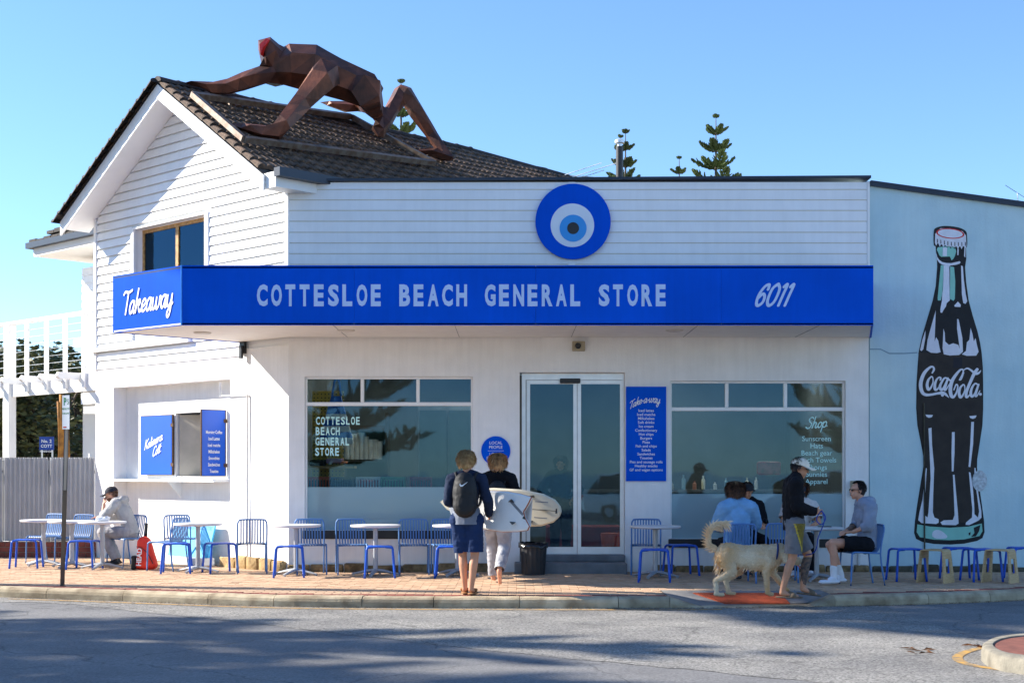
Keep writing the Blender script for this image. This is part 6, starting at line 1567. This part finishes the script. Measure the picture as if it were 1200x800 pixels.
bm=B(); bone(bm,(0,.0,.98),(0,.0,.86),.182,.186,.82); skin(bm,'shirt_hem',cloth('grey_shirt',hexc(120,126,140)),t,.011,4,.004,5,[((0,0,.87),(0,0,-1),.3)])
for q in 'lr':
    bm=B(); bone(bm,j['an'+q]+Vector((0,-.03,-.066)),j['to'+q]+Vector((0,0,-.014)),.045,.05,.25,(0,0,1)); bone(bm,j['an'+q].lerp(j['to'+q],.45)+Vector((-.04,0,-.0)),j['an'+q].lerp(j['to'+q],.45)+Vector((.04,0,-.0)),.022,.022); skin(bm,'sandal',mat('tan_leather',hexc(150,104,62),.7),t,.009,2)
def local(root,v): return wmat(root)@Vector(v)
bp=empty('backpack',tuple(local(t,(0,-.17,1.0))),R(-6),'black school backpack with a white tick emblem on the boy in shorts','backpack')
def pack(bp,zc,h,w,d,m):
    bm=B(); ellipsoid(bm,(0,-.01,h*.5),(w,d,h*.5)); bone(bm,(0,.0,.10),(0,.0,h-.12),w*.98,w*.88,d/w); bone(bm,(0,-d*.75,.10),(0,-d*.7,h*.45),w*.8,w*.72,.35); skin(bm,'pack_body',m,bp,.011,4,.003,3)
M_bag=mat('bag_nylon',hexc(13,13,16),.65,var=.3,scale=6,bump=.3,bscale=20)
pack(bp,1.0,.50,.155,.115,M_bag)
for sx in (-1,1):
    bm=B(); tube(bm,smooth_path([(sx*.10,.05,.42),(sx*.13,.10,.50),(sx*.15,.22,.46),(sx*.16,.30,.34),(sx*.16,.24,.14),(sx*.13,.06,.08)],5),.018,6); finish(bm,'strap',M_bag,bp,keep=False,smooth=True)
bm=B(); y_=-.128
sw=[(-.045,.018),(-.03,-.006),(-.012,-.004),(.06,.036),(-.012,-.022),(-.036,-.024),(-.052,-.006)]
poly(bm,[(x*.95,y_,.36+z*1.0) for x,z in sw]); bmesh.ops.triangulate(bm,faces=bm.faces); finish(bm,'tick_emblem',M_print,bp,keep=False)
# -- barefoot boy with the surfboard
p=gnd(583,683); Rm=head_frame((-.1,1,0))
Jc=pose(hed=(0,.03,1.63),elr=(.28,-.03,1.16),wrr=(.24,.20,1.02),hdr=(0,.9,-.3),pnr=(-1,0,-.3),thr=(0,.2,1),cur=.9,ell=(-.26,.0,1.16),wrl=(-.17,.18,1.05),
  knl=(-.09,.16,.52),anl=(-.08,.14,.085),tol=(-.09,.31,.03),knr=(.09,.02,.50),anr=(.07,-.30,.20),tor=(.07,-.25,.035))
M_greyp=cloth('grey_sweatpants',hexc(168,168,172),hexc(140,140,146))
t,j=person('barefoot boy in black shirt and grey sweatpants, stepping toward the shop',(p.x,p.y,0),R(-8),Jc,dict(top=dict(m=M_blk,e=.028,hem=-.02,sleeve=.95,name='shirt'),leg=dict(m=M_greyp,len=1.93,e=.024,wr=.009,name='sweatpants'),bare=True),M_skinB,Rm,1.0)
hair(j['hed'],Rm,t,Mhb,.12,560,8,1.02,vol=1.1)
bp2=empty('backpack',tuple(local(t,(.02,-.14,1.10))),R(-8),'small black drawstring bag on the back of the barefoot boy','backpack')
pack(bp2,1.1,.30,.13,.085,M_bag)
for sx in (-1,1):
    bm=B(); tube(bm,smooth_path([(sx*.08,.04,.24),(sx*.12,.09,.33),(sx*.15,.19,.33),(sx*.16,.28,.2)],5),.010,6); finish(bm,'cord',M_bag,bp2,keep=False,smooth=True)
# -- surfboards
M_brd=mat('board_white',hexc(222,222,220),.3,var=.03,coat=.3); M_brail=mat('board_rail',hexc(168,84,44),.4,var=.1); M_brd2=mat('board_cream',hexc(206,196,172),.35,var=.05,coat=.3)
def board(name,label,C,ax,up,outline,th,m,rail,fins,extra):
    ax=Vector(ax).normalized(); up=Vector(up); up=(up-ax*up.dot(ax)).normalized(); nn=ax.cross(up).normalized()
    if nn.y>0: nn=-nn                                    # nn faces the road
    t=empty(name,tuple(C),label=label,cat='surfboard'); P=lambda u,v,h: Vector(C)+ax*u+up*v+nn*h
    o=outline; bm=B(); rr=[]
    for sc,h in ((.93,th/2),(1.0,th*.25),(1.0,-th*.25),(.93,-th/2)): rr.append([bm.verts.new(P(u-(0 if sc==1 else .0),v*sc,h)) for u,v in o])
    bm.faces.new(rr[0]); bm.faces.new(rr[-1][::-1])
    bmesh.ops.triangulate(bm,faces=bm.faces[:])
    for a in (0,2):
        for k in range(len(o)): bm.faces.new((rr[a][k],rr[a][(k+1)%len(o)],rr[a+1][(k+1)%len(o)],rr[a+1][k]))
    finish(bm,'deck',m,t)
    bm=B(); q=[[bm.verts.new(P(u,v,h)) for u,v in o] for h in (th*.25,th*.0,-th*.25)]
    for i,v in enumerate(q[1]): v.co=P(o[i][0]*1.004,o[i][1]*1.02,0)
    for a in (0,1):
        for k in range(len(o)): bm.faces.new((q[a][k],q[a][(k+1)%len(o)],q[a+1][(k+1)%len(o)],q[a+1][k]))
    finish(bm,'rail',rail,t,smooth=True)
    for u,v,tw in fins:
        bm=B(); pts=[(u-.05,0),(u+.05,0),(u+.075,.075),(u+.05,.07)]
        prism(bm,[P(a,v+tw*b,th/2-.002+b) for a,b in pts],up*.006); finish(bm,'fin',M_black,t)
    for a,b,w,mm in extra:
        bm=B(); a3=P(a[0],a[1],th/2+.002); b3=P(b[0],b[1],th/2+.002); dd=(b3-a3).normalized(); sd=dd.cross(nn)*w/2; poly(bm,[a3-sd,b3-sd,b3+sd,a3+sd]); finish(bm,'line_mark',mm,t)
    return t
# swallow-tail board under the arm of the backpack boy; u runs to the tail (right, toward the road)
o1=[(-.75,0),(-.70,.10),(-.5,.19),(-.1,.24),(.2,.25),(.42,.235),(.55,.215),(.60,.205),(.56,.12),(.50,.02),(.53,-.05),(.62,-.15),(.60,-.20),(.45,-.225),(.2,-.25),(-.1,-.24),(-.5,-.19),(-.70,-.10)]
M_grm=mat('grey_mark',hexc(120,122,126),.5)
C1=at(578,598,-4.05); board('surfboard','white swallow tail board with brown rail carried by the backpack boy',C1,(.74,-.66,-.05),(.12,.05,1),o1,.05,M_brd,M_brail,[(.30,.12,.4),(.36,-.12,-.4)],[((.52,-.05),(.56,-.06),.03,M_black),((.30,.13),(.52,-.02),.035,M_grm)])
o2=[(-.95,0),(-.85,.09),(-.6,.18),(-.2,.23),(.2,.235),(.5,.20),(.66,.14),(.73,.07),(.75,0),(.73,-.07),(.66,-.14),(.5,-.20),(.2,-.235),(-.2,-.23),(-.6,-.18),(-.85,-.09)]
C2=at(594,594,-3.55); board('surfboard','cream rounded tail surfboard with three fins carried by the barefoot boy',C2,(.90,-.42,-.06),(.02,.02,1),o2,.055,M_brd2,M_brd2,[(.34,.15,.3),(.52,0,0),(.34,-.15,-.3)],[((-.6,0),(.70,0),.006,M_black),((.40,.10),(.58,.10),.012,M_grm),((.40,-.10),(.58,-.10),.012,M_grm),((.70,-.03),(.70,.03),.02,M_black)])
# -- walking man with the dog
p=gnd(930,700); Rm=head_frame((.35,1,-.25))
Jw=pose(fd=(0,1,0),pel=(0,0,.96),wai=(0,-.01,1.10),che=(0,.0,1.30),nek=(0,.03,1.475),hed=(0,.085,1.62),
  ell=(-.24,-.02,1.14),wrl=(-.17,.22,1.07),hdl=(.25,.9,.0),pnl=(1,0,-.3),thl=(0,0,1),elr=(.24,.0,1.14),wrr=(.17,.24,1.08),hdr=(-.25,.9,.0),pnr=(-1,0,0),thr=(0,0,1),cul=.9,cur=1.0,
  knr=(.09,-.03,.50),anr=(.08,-.16,.085),tor=(.10,.02,.03),knl=(-.09,.20,.53),anl=(-.08,.13,.12),tol=(-.09,.29,.04))
M_blkj=cloth('black_fleece',hexc(20,20,24),var=.2); M_gsh=cloth('grey_shorts',hexc(108,108,112))
t,j=person('man in beige cap, black fleece and grey patterned shorts walking the dog',(p.x,p.y,0),R(-90),Jw,dict(top=dict(m=M_blkj,e=.035,hem=-.08,sleeve=1.95,name='fleece',collar=True),leg=dict(m=M_gsh,len=.86,e=.028,name='shorts')),M_skinA,Rm,.96)
hair(j['hed'],Rm,t,Mhd,.05,260,5,1.0,vol=.98); cap(j['hed'],Rm,t,mat('cap_beige',hexc(226,216,196),.9,var=.05),1.08)
gl=B(); hd_=j['hed']
for sx in (-1,1):
    q=hd_+Rm@Vector((sx*.034,.098,.008)); tube(gl,[q+Rm@Vector((.024*math.cos(a),0,.018*math.sin(a))) for a in [2*math.pi*k/12 for k in range(12)]],.0025,5,closed=True); tube(gl,[q+Rm@Vector((sx*.024,0,.004)),hd_+Rm@Vector((sx*.08,0,.006))],.0025,5)
finish(gl,'glasses',M_black,t,keep=False)
for q in 'lr':
    bm=B(); bone(bm,j['an'+q]+Vector((0,-.04,-.066)),j['to'+q]+Vector((0,.03,-.016)),.045,.052,.25,(0,0,1)); bone(bm,j['an'+q].lerp(j['to'+q],.5)+Vector((-.035,0,-.0)),j['an'+q].lerp(j['to'+q],.75)+Vector((.03,0,-.0)),.034,.034); skin(bm,'sandal',mat('taupe_clog',hexc(112,96,78),.8),t,.009,2)
# yellow and black panel following the side of the shorts, tattoo sleeve on the front leg
def panel_mat():
    m=bpy.data.materials.new('patterned_panel'); m.use_nodes=True; N=m.node_tree.nodes; L=m.node_tree.links
    tc=N.new('ShaderNodeTexCoord'); mp=N.new('ShaderNodeMapping'); mp.inputs['Rotation'].default_value=(R(45),0,0); L.new(tc.outputs['Object'],mp.inputs['Vector'])
    ck=N.new('ShaderNodeTexBrick'); ck.inputs['Scale'].default_value=22; ck.inputs['Mortar Size'].default_value=.03; ck.inputs['Color1'].default_value=(*hexc(34,32,26),1); ck.inputs['Color2'].default_value=(*hexc(52,48,36),1); ck.inputs['Mortar'].default_value=(*hexc(190,164,52),1)
    sx=N.new('ShaderNodeSeparateXYZ'); cx=N.new('ShaderNodeCombineXYZ'); L.new(mp.outputs['Vector'],sx.inputs[0]); L.new(sx.outputs['Y'],cx.inputs['X']); L.new(sx.outputs['Z'],cx.inputs['Y']); L.new(cx.outputs[0],ck.inputs['Vector'])
    L.new(ck.outputs['Color'],N['Principled BSDF'].inputs['Base Color']); N['Principled BSDF'].inputs['Roughness'].default_value=.9; return m
shm=[o for o in t.children if o.name.startswith('shorts')][0].data
def side_strip(name,m,y0,y1,off):
    bm=B(); idx={}
    for p_ in shm.polygons:
        c_=p_.center; yl=c_.y-(.10+.10*(.86-c_.z)/.3)*.9
        if .56<c_.z<.90 and p_.normal.x>.15 and y0<yl<y1 and c_.x>.05:
            for vi in p_.vertices:
                if vi not in idx: v_=shm.vertices[vi]; idx[vi]=bm.verts.new(v_.co+v_.normal*off)
            bm.faces.new([idx[vi] for vi in p_.vertices])
    finish(bm,name,m,t,keep=False,smooth=True,recalc=False)
side_strip('side_panel',panel_mat(),-.095,.02,.005); side_strip('panel_stripe',mat('yellow_print',hexc(190,164,52),.8),-.115,-.097,.005); side_strip('panel_stripe',mat('yellow_print',(0,0,0)),.021,.036,.005)
bm=B(); m_=j['knl'].lerp(j['anl'],.3); bone(bm,j['knl'].lerp(j['anl'],.08),m_+Vector((0,-.012,0)),.0535,.0575); bone(bm,m_+Vector((0,-.012,0)),j['anl'].lerp(j['knl'],.12),.0575,.037)
tt=mat('tattoo_skin',hexc(132,104,88),.6,var=.5,scale=26,col2=hexc(62,58,60)); skin(bm,'tattoo_sleeve',tt,t,.01,3)
ld=empty('dog_lead',tuple(local(t,tuple(j['wrr']))),label='blue dog lead gathered in the walking man hand',cat='lead')
w_=local(t,tuple(j['wrr']+Vector((-.02,.07,-.01)))); bm=B(); tube(bm,smooth_path([w_+Vector((.0,-.02,.03)),w_+Vector((.05,-.02,-.06)),w_+Vector((0,-.02,-.14)),w_+Vector((-.06,-.02,-.08)),w_+Vector((.0,-.02,.02)),w_+Vector((.03,-.03,-.10)),w_+Vector((-.03,0,-.28)),w_+Vector((-.10,.1,-.50)),gnd(905,695)+Vector((.02,.02,.52))],6),.007,6); finish(bm,'strap',mat('lead_blue',hexc(28,60,150),.6),ld,smooth=True)
# -- seated figures
SIT=dict(pel=(0,-.06,.55),wai=(0,-.08,.70),che=(0,-.07,.90),nek=(0,-.05,1.075),hed=(0,-.01,1.235),shl=(-.185,-.06,1.02),shr=(.185,-.06,1.02),ell=(-.24,.02,.77),elr=(.24,.02,.77),wrl=(-.16,.24,.74),wrr=(.16,.24,.74),
  hil=(-.10,-.02,.53),hir=(.10,-.02,.53),knl=(-.12,.40,.52),knr=(.12,.40,.52),anl=(-.12,.38,.09),anr=(.12,.38,.09),tol=(-.13,.55,.03),tor=(.13,.55,.03))
def sit(**k): d=dict(SIT); d.update(k); return d
# man at the left in cap and grey hoodie, chin in hand, facing left
M_hood=cloth('grey_marl',hexc(176,176,174),hexc(160,160,160)); p=gnd(149,662)
Rm=head_frame((-.15,1,-.30))
Jm=sit(wai=(0,-.02,.70),che=(0,.07,.88),nek=(0,.17,1.03),hed=(0,.27,1.15),shl=(-.18,.14,.98),shr=(.18,.14,.98),ell=(-.17,.34,.77),wrl=(-.06,.37,1.00),hdl=(.2,-.05,1),pnl=(.3,-1,0),thl=(0,-.3,1),cul=1.3,elr=(.20,.30,.775),wrr=(.08,.50,.775),hdr=(-.3,1,.0),pnr=(0,0,-1),thr=(-1,.2,0),cur=.3,
  knl=(-.11,.38,.54),knr=(.11,.42,.53),anl=(-.09,.16,.10),anr=(.10,.20,.09),tol=(-.10,.34,.03),tor=(.11,.38,.03))
t,j=person('man in navy cap and grey hoodie resting chin on hand at the table',(p.x,p.y,0),R(82),Jm,dict(top=dict(m=M_hood,e=.034,hem=-.03,sleeve=1.35,hood=(0,-.10,.03),name='hoodie',wr=.008),leg=dict(m=M_greyp,len=1.95,e=.022,wr=.008,name='sweatpants'),shoe=dict(m=mat('shoe_black',hexc(26,26,30),.6))),M_skinB,Rm,1.0)
hair(j['hed'],Rm,t,Mhbr,.03,160,6,.96); cap(j['hed'],Rm,t,mat('cap_navy',hexc(30,36,50),.85,var=.1),1.06)
bm=B(); c_=j['hed']; ellipsoid(bm,c_+Rm@Vector((0,.032,-.062)),(.057,.062,.055),Rm); finish(bm,'beard',mat('beard',hexc(104,70,52),.9,var=.3,scale=40),t,keep=False,smooth=True)
# person in light blue sweatshirt, back to the road
p=gnd(863,682); Rm=head_frame((.45,1,0))
M_lb=cloth('light_blue_cloth',hexc(120,166,206))
t,j=person('person in light blue sweatshirt with brown wavy hair, back to the road',(p.x,p.y,0),R(4),sit(che=(0,-.03,.90),nek=(0,.0,1.08),hed=(0,.05,1.235),elr=(.29,.10,.80),wrr=(.30,.28,.95),hdr=(.2,.3,1),thr=(-1,0,0),cur=.4,ell=(-.26,.06,.78)),dict(top=dict(m=M_lb,e=.05,hem=-.05,sleeve=1.85,name='sweatshirt',wr=.009),leg=dict(m=M_blk,len=1.95,name='trousers'),shoe=dict(m=mat('shoe_dark',hexc(60,60,64),.6))),M_skinB,Rm,1.0)
hair(j['hed'],Rm,t,Mhbr,.13,620,12,1.04,vol=1.14)
# person in black with dark cap, facing the road
p=Vector((gx(876,-.62),-.62,0)); Rm=head_frame((0,1,-.1))
t,j=person('person in black top and dark cap facing the road behind the blue sweatshirt',(p.x,p.y,0),R(188),sit(),dict(top=dict(m=M_blk,e=.035,sleeve=1.9,name='jumper'),leg=dict(m=M_blk,len=1.95),shoe=dict(m=mat('shoe_black',hexc(26,26,30),.6))),M_skinA,Rm,1.0)
hair(j['hed'],Rm,t,Mhd,.06,240,13); cap(j['hed'],Rm,t,mat('cap_black',hexc(22,24,30),.85,var=.1),1.05)
chb=dup(CH,(p.x,p.y,0),R(188),'blue slatted chair under the person in black facing the road','chair',gc)
# person in white tee and navy cap behind the walking man
p=Vector((gx(938,-.7),-.7,0)); Rm=head_frame((.1,1,-.1))
M_wt=cloth('white_tee',hexc(206,200,196))
t,j=person('person in white tee and navy cap seated behind the walking man',(p.x,p.y,0),R(172),sit(elr=(.26,.06,.78),wrr=(.20,.28,.80),ell=(-.26,.06,.78)),dict(top=dict(m=M_wt,e=.03,sleeve=.7,name='tee'),leg=dict(m=M_blk,len=1.95),shoe=dict(m=mat('shoe_white',hexc(214,214,218),.6))),M_skinA,Rm,1.0)
hair(j['hed'],Rm,t,Mhbr,.12,420,14,vol=1.05); cap(j['hed'],Rm,t,mat('cap_navy',hexc(30,36,50),.85,var=.1),1.05)
dup(CH,(p.x,p.y,0),R(172),'blue slatted chair under the person in white tee','chair',gc)
# man at the right with sunglasses, facing left
p=gnd(1010,684.5); Rm=head_frame((-.05,1,0))
M_gh=cloth('pale_grey_hoodie',hexc(150,160,178),hexc(132,142,160))
Js=sit(che=(0,-.05,.90),nek=(0,.0,1.08),hed=(0,.06,1.24),elr=(.25,-.02,.78),wrr=(.12,.17,.70),hdr=(-.6,.7,-.1),pnr=(0,0,-1),ell=(-.25,-.0,.78),wrl=(-.12,.16,.70),hdl=(.5,.8,-.1),
  knl=(-.12,.44,.56),anl=(-.12,.42,.11),tol=(-.13,.60,.04),knr=(.12,.40,.52),anr=(.13,.24,.12),tor=(.14,.40,.04))
t,j=person('man in pale hoodie, black shorts and dark sunglasses facing the seated group',(p.x,p.y,0),R(96),Js,dict(top=dict(m=M_gh,e=.036,hem=-.03,sleeve=1.35,hood=(0,-.09,.02),name='hoodie',wr=.008),leg=dict(m=M_blk,len=.72,e=.03,name='shorts'),shoe=dict(m=mat('sneaker_white',hexc(220,222,230),.5,var=.05),w=.05)),M_skinB,Rm,1.02)
hair(j['hed'],Rm,t,Mhd,.035,300,15,.99)
for q in 'lr':
    bm=B(); bone(bm,j['an'+q],j['an'+q].lerp(j['kn'+q],.28),.046,.052); skin(bm,'sock',mat('sock_white',hexc(224,224,226),.9),t,.01,3)
bm=B(); hd_=j['hed']
for sx in (-1,1): ellipsoid(bm,hd_+Rm@Vector((sx*.036,.090,.010)),(.032,.012,.018),Rm,10,6); tube(bm,[hd_+Rm@Vector((sx*.066,.085,.014)),hd_+Rm@Vector((sx*.084,-.01,.012))],.005,5)
finish(bm,'sunglasses',mat('lens_black',(.01,.01,.012),.1),t,keep=False,smooth=True)
bm=B(); c_=j['wrr']; bone(bm,j['elr'].lerp(j['wrr'],.35),j['elr'].lerp(j['wrr'],.85),.043,.038)
skin(bm,'tattoo_sleeve',mat('tattoo_arm',hexc(96,84,78),.6,var=.4,scale=22,col2=hexc(150,112,92)),t,.01,3)
ph=empty('phone',(gx(966,-1.2),-1.2,.75),label='dark phone lying on the table beside the man in sunglasses',cat='phone')
tpos=gnd(957,679.5); bm=B(); bevbox(bm,tpos.x+.02,tpos.x+.2,tpos.y-.05,tpos.y+.03,.7455,.756,.004); ph.location=(tpos.x,tpos.y,.745); finish(bm,'body',M_black,ph)
tpos=gnd(120,666); bm=B()
nb=empty('paper_bag',(tpos.x,tpos.y,.745),label='crumpled white paper on the table before the man in grey',cat='paper')
bevbox(bm,tpos.x-.10,tpos.x+.10,tpos.y-.06,tpos.y+.06,.7455,.83,.03,2)
for v in bm.verts:
    if v.co.z>.76: v.co+=Vector((random.uniform(-.02,.02),random.uniform(-.02,.02),random.uniform(-.03,.01)))
finish(bm,'sheet',mat('paper_white',(.78,.78,.8),.8),nb)
# -- red sports bag
p=gnd(170,667); rb=empty('sports_bag',(p.x,p.y,0),R(0),'bright red racquet bag with white lettering standing beside the seated man','bag')
M_redb=mat('bag_red',hexc(224,52,30),.55,var=.1,scale=5,bump=.2)
bm=B(); bone(bm,(.03,0,.13),(-.01,0,.40),.16,.12,.6); bone(bm,(-.10,0,.08),(.12,0,.08),.08,.08); skin(bm,'pack_body',M_redb,rb,.011,5,.003)
bm=B(); bevbox(bm,-.20,-.125,-.09,.05,0,.22,.02,2); skin(bm,'side_pocket',M_bag,rb,.011,3)
bm=B(); tube(bm,[(-.0,.02,.42),(.015,.02,.72)],[.022,.026],8); finish(bm,'racquet_grip',M_black,rb,keep=False,smooth=True)
bm=B(); line_text(bm,'HEAD',(-.035,-.128,.06),(0.05,0.0,1.0),(-1,-.0,.05),.105,'LEFT',.03)
for v in bm.verts: v.co.y=-.118+.02*abs(v.co.z-.2)*0
finish(bm,'lettering',M_print,rb,keep=False)
bm=B(); tube(bm,smooth_path([(-.11,-.085,.36),(-.02,-.112,.34),(.07,-.105,.25),(.14,-.075,.1)],6),.006,6); finish(bm,'zip',M_black,rb,keep=False)
# ---------------------------------------------------------------- golden dog walking right
p=gnd(876,698); dog=empty('dog',(p.x,p.y,0),0,'golden retriever with raised bushy tail walking over the tactile pad','dog')
def dogmat():
    m=mat('golden_fur',hexc(214,172,118),.85,var=.2,scale=3.0,col2=hexc(236,216,184),bump=.9,bscale=55); return m
M_fur=dogmat(); bm=B()
bone(bm,(-.26,0,.50),(-.02,0,.475),.135,.125,1.15,(0,0,1)); bone(bm,(-.02,0,.475),(.22,0,.465),.13,.155,1.12,(0,0,1)); bone(bm,(.22,0,.47),(.30,0,.50),.15,.11)
bone(bm,(.27,-.02,.52),(.40,-.03,.56),.11,.085); bone(bm,(.25,0,.40),(.33,0,.46),.10,.10)
# head low, muzzle to the right
bone(bm,(.38,-.03,.56),(.46,-.04,.50),.092,.085); bone(bm,(.46,-.04,.50),(.50,-.04,.485),.085,.078); bone(bm,(.52,-.04,.465),(.625,-.04,.43),.056,.042); bone(bm,(.53,-.04,.43),(.60,-.04,.395),.036,.026)
for sy in (-.115,.035): bone(bm,(.45,sy,.54),(.445,sy*1.1,.43),.034,.030,.5,(0,1,0))
# hind legs
for sy,kx,hx,px_ in ((-.085,-.20,-.40,-.37),(.085,-.10,-.25,-.20)):
    bone(bm,(-.28,sy*.8,.46),(kx,sy,.31),.115,.07,.75,(0,1,0)); bone(bm,(kx,sy,.31),(hx,sy,.19),.062,.036); bone(bm,(hx,sy,.19),(px_-.02,sy,.05),.034,.03); bone(bm,(px_-.03,sy,.03),(px_+.045,sy,.026),.03,.032,.8,(0,0,1))
# fore legs
bone(bm,(.25,-.09,.42),(.215,-.09,.27),.08,.05); bone(bm,(.215,-.09,.27),(.225,-.09,.08),.043,.033); bone(bm,(.225,-.09,.05),(.275,-.09,.03),.034,.034,.8,(0,0,1))
bone(bm,(.26,.08,.42),(.33,.08,.27),.08,.05); bone(bm,(.33,.08,.27),(.45,.08,.12),.043,.032); bone(bm,(.45,.08,.11),(.505,.08,.075),.034,.032,.8,(0,0,1))
# tail up and forward
tl_=smooth_path([(-.36,0,.56),(-.46,0,.62),(-.47,0,.76),(-.40,0,.86),(-.26,0,.885)],5)
for a,b in zip(tl_,tl_[1:]): bone(bm,a,b,.035,.035,n=8)
skin(bm,'body',M_fur,dog,.011,4,.006,4)
random.seed(77)
bm=B()
def tuft(p,d,l,w):
    d=Vector(d).normalized(); u=ring_frame(d)[0]; a=random.uniform(0,3.14); u=(u*math.cos(a)+d.cross(u)*math.sin(a))*w; p=Vector(p); m_=p+d*l*.6; tip=p+d*l+Vector((0,0,-l*.12)); q=[bm.verts.new(x) for x in (p-u,p+u,m_+u*.7,tip,m_-u*.7)]; bm.faces.new(q)
for i,pt in enumerate(tl_):
    f=i/len(tl_); tg=(tl_[min(i+1,len(tl_)-1)]-tl_[max(i-1,0)]).normalized()
    for k in range(60):
        o_=Vector((random.gauss(0,1),random.gauss(0,.6),random.gauss(0,1))); o_=(o_-tg*o_.dot(tg)).normalized(); bias=Vector((-.8,0,.1)) if f<.6 else Vector((-.2,0,-.9))
        tuft(pt+o_*.022,o_*.5+bias*.5+tg*.7,random.uniform(.05,.105),.0045)
for k in range(260):                                       # breeches, belly, chest and ruff
    r_=random.random()
    if r_<.35: tuft((-.36+random.uniform(-.03,.06),random.uniform(-.12,.12),random.uniform(.28,.50)),(-.6,0,-1),random.uniform(.05,.09),.008)
    elif r_<.6: tuft((random.uniform(-.15,.2),random.uniform(-.08,.08),.345),(-.5,0,-1),random.uniform(.03,.06),.008)
    else: tuft((random.uniform(.22,.36),random.uniform(-.13,.10),random.uniform(.32,.58)),(-.4,random.uniform(-.4,.4),-1),random.uniform(.04,.08),.008)
body_me=[o for o in dog.children if o.name.startswith('body')][0].data
vv=[(v.co.copy(),v.normal.copy()) for v in body_me.vertices]; random.shuffle(vv)
for c_,n_ in vv[:9000]:
    if c_.z<.10 or c_.x>.50: l_=.010
    elif c_.z<.30: l_=.022
    else: l_=.030
    back=Vector((-1,0,-.45)) if c_.x>-.34 else Vector((-.5,0,-.9)); back=back-n_*back.dot(n_)
    if back.length<.05: continue
    tuft(c_-n_*.004,back.normalized()+n_*random.uniform(.18,.42)+Vector((random.gauss(0,.12),random.gauss(0,.12),random.gauss(0,.12))),l_*random.uniform(.6,1.3),.0030)
finish(bm,'long_fur',mat('gold_and_cream_fur',hexc(216,172,114),.85,var=.2,scale=3.0,col2=hexc(240,224,196)),dog,keep=False,recalc=False)
bm=B(); ellipsoid(bm,(.668,-.04,.442),(.016,.02,.015)); finish(bm,'nose',M_black,dog,keep=False,smooth=True)
for sy in (-.085,.02):
    bm=B(); ellipsoid(bm,(.56,sy-.01,.515),(.011,.009,.011),None,8,6); finish(bm,'eye',M_eye,dog,keep=False,smooth=True)
bm=B(); bone(bm,(.585,-.04,.405),(.63,-.045,.35),.016,.02,.4,(1,0,.6)); skin(bm,'tongue',mat('tongue',hexc(206,110,116),.4),dog,.007,2)
bm=B(); ring_=[(.345+.01*math.sin(a),-.02+.112*math.cos(a),.545+.112*math.sin(a)) for a in [2*math.pi*k/24 for k in range(24)]]; tube(bm,ring_,.012,6,closed=True); finish(bm,'collar',mat('collar_blue',hexc(30,50,110),.6),dog,keep=False,smooth=True)

# -- someone inside the doors
Rm=head_frame((.2,1,-.1))
t,j=person('person in dark clothes standing inside the glass doors',(gx(657,1.0),1.0,.17),R(180),pose(ell=(-.33,-.05,1.18),wrl=(-.20,.10,1.02),elr=(.33,-.05,1.18),wrr=(.20,.10,1.02)),dict(top=dict(m=M_blk,e=.035,sleeve=1.9,name='jumper'),leg=dict(m=M_blk,len=1.95),shoe=dict(m=mat('shoe_black',hexc(26,26,30),.6))),M_skinA,Rm,.90)
hair(j['hed'],Rm,t,Mhd,.10,300,17)
bpy.data.scenes.remove(TMP)
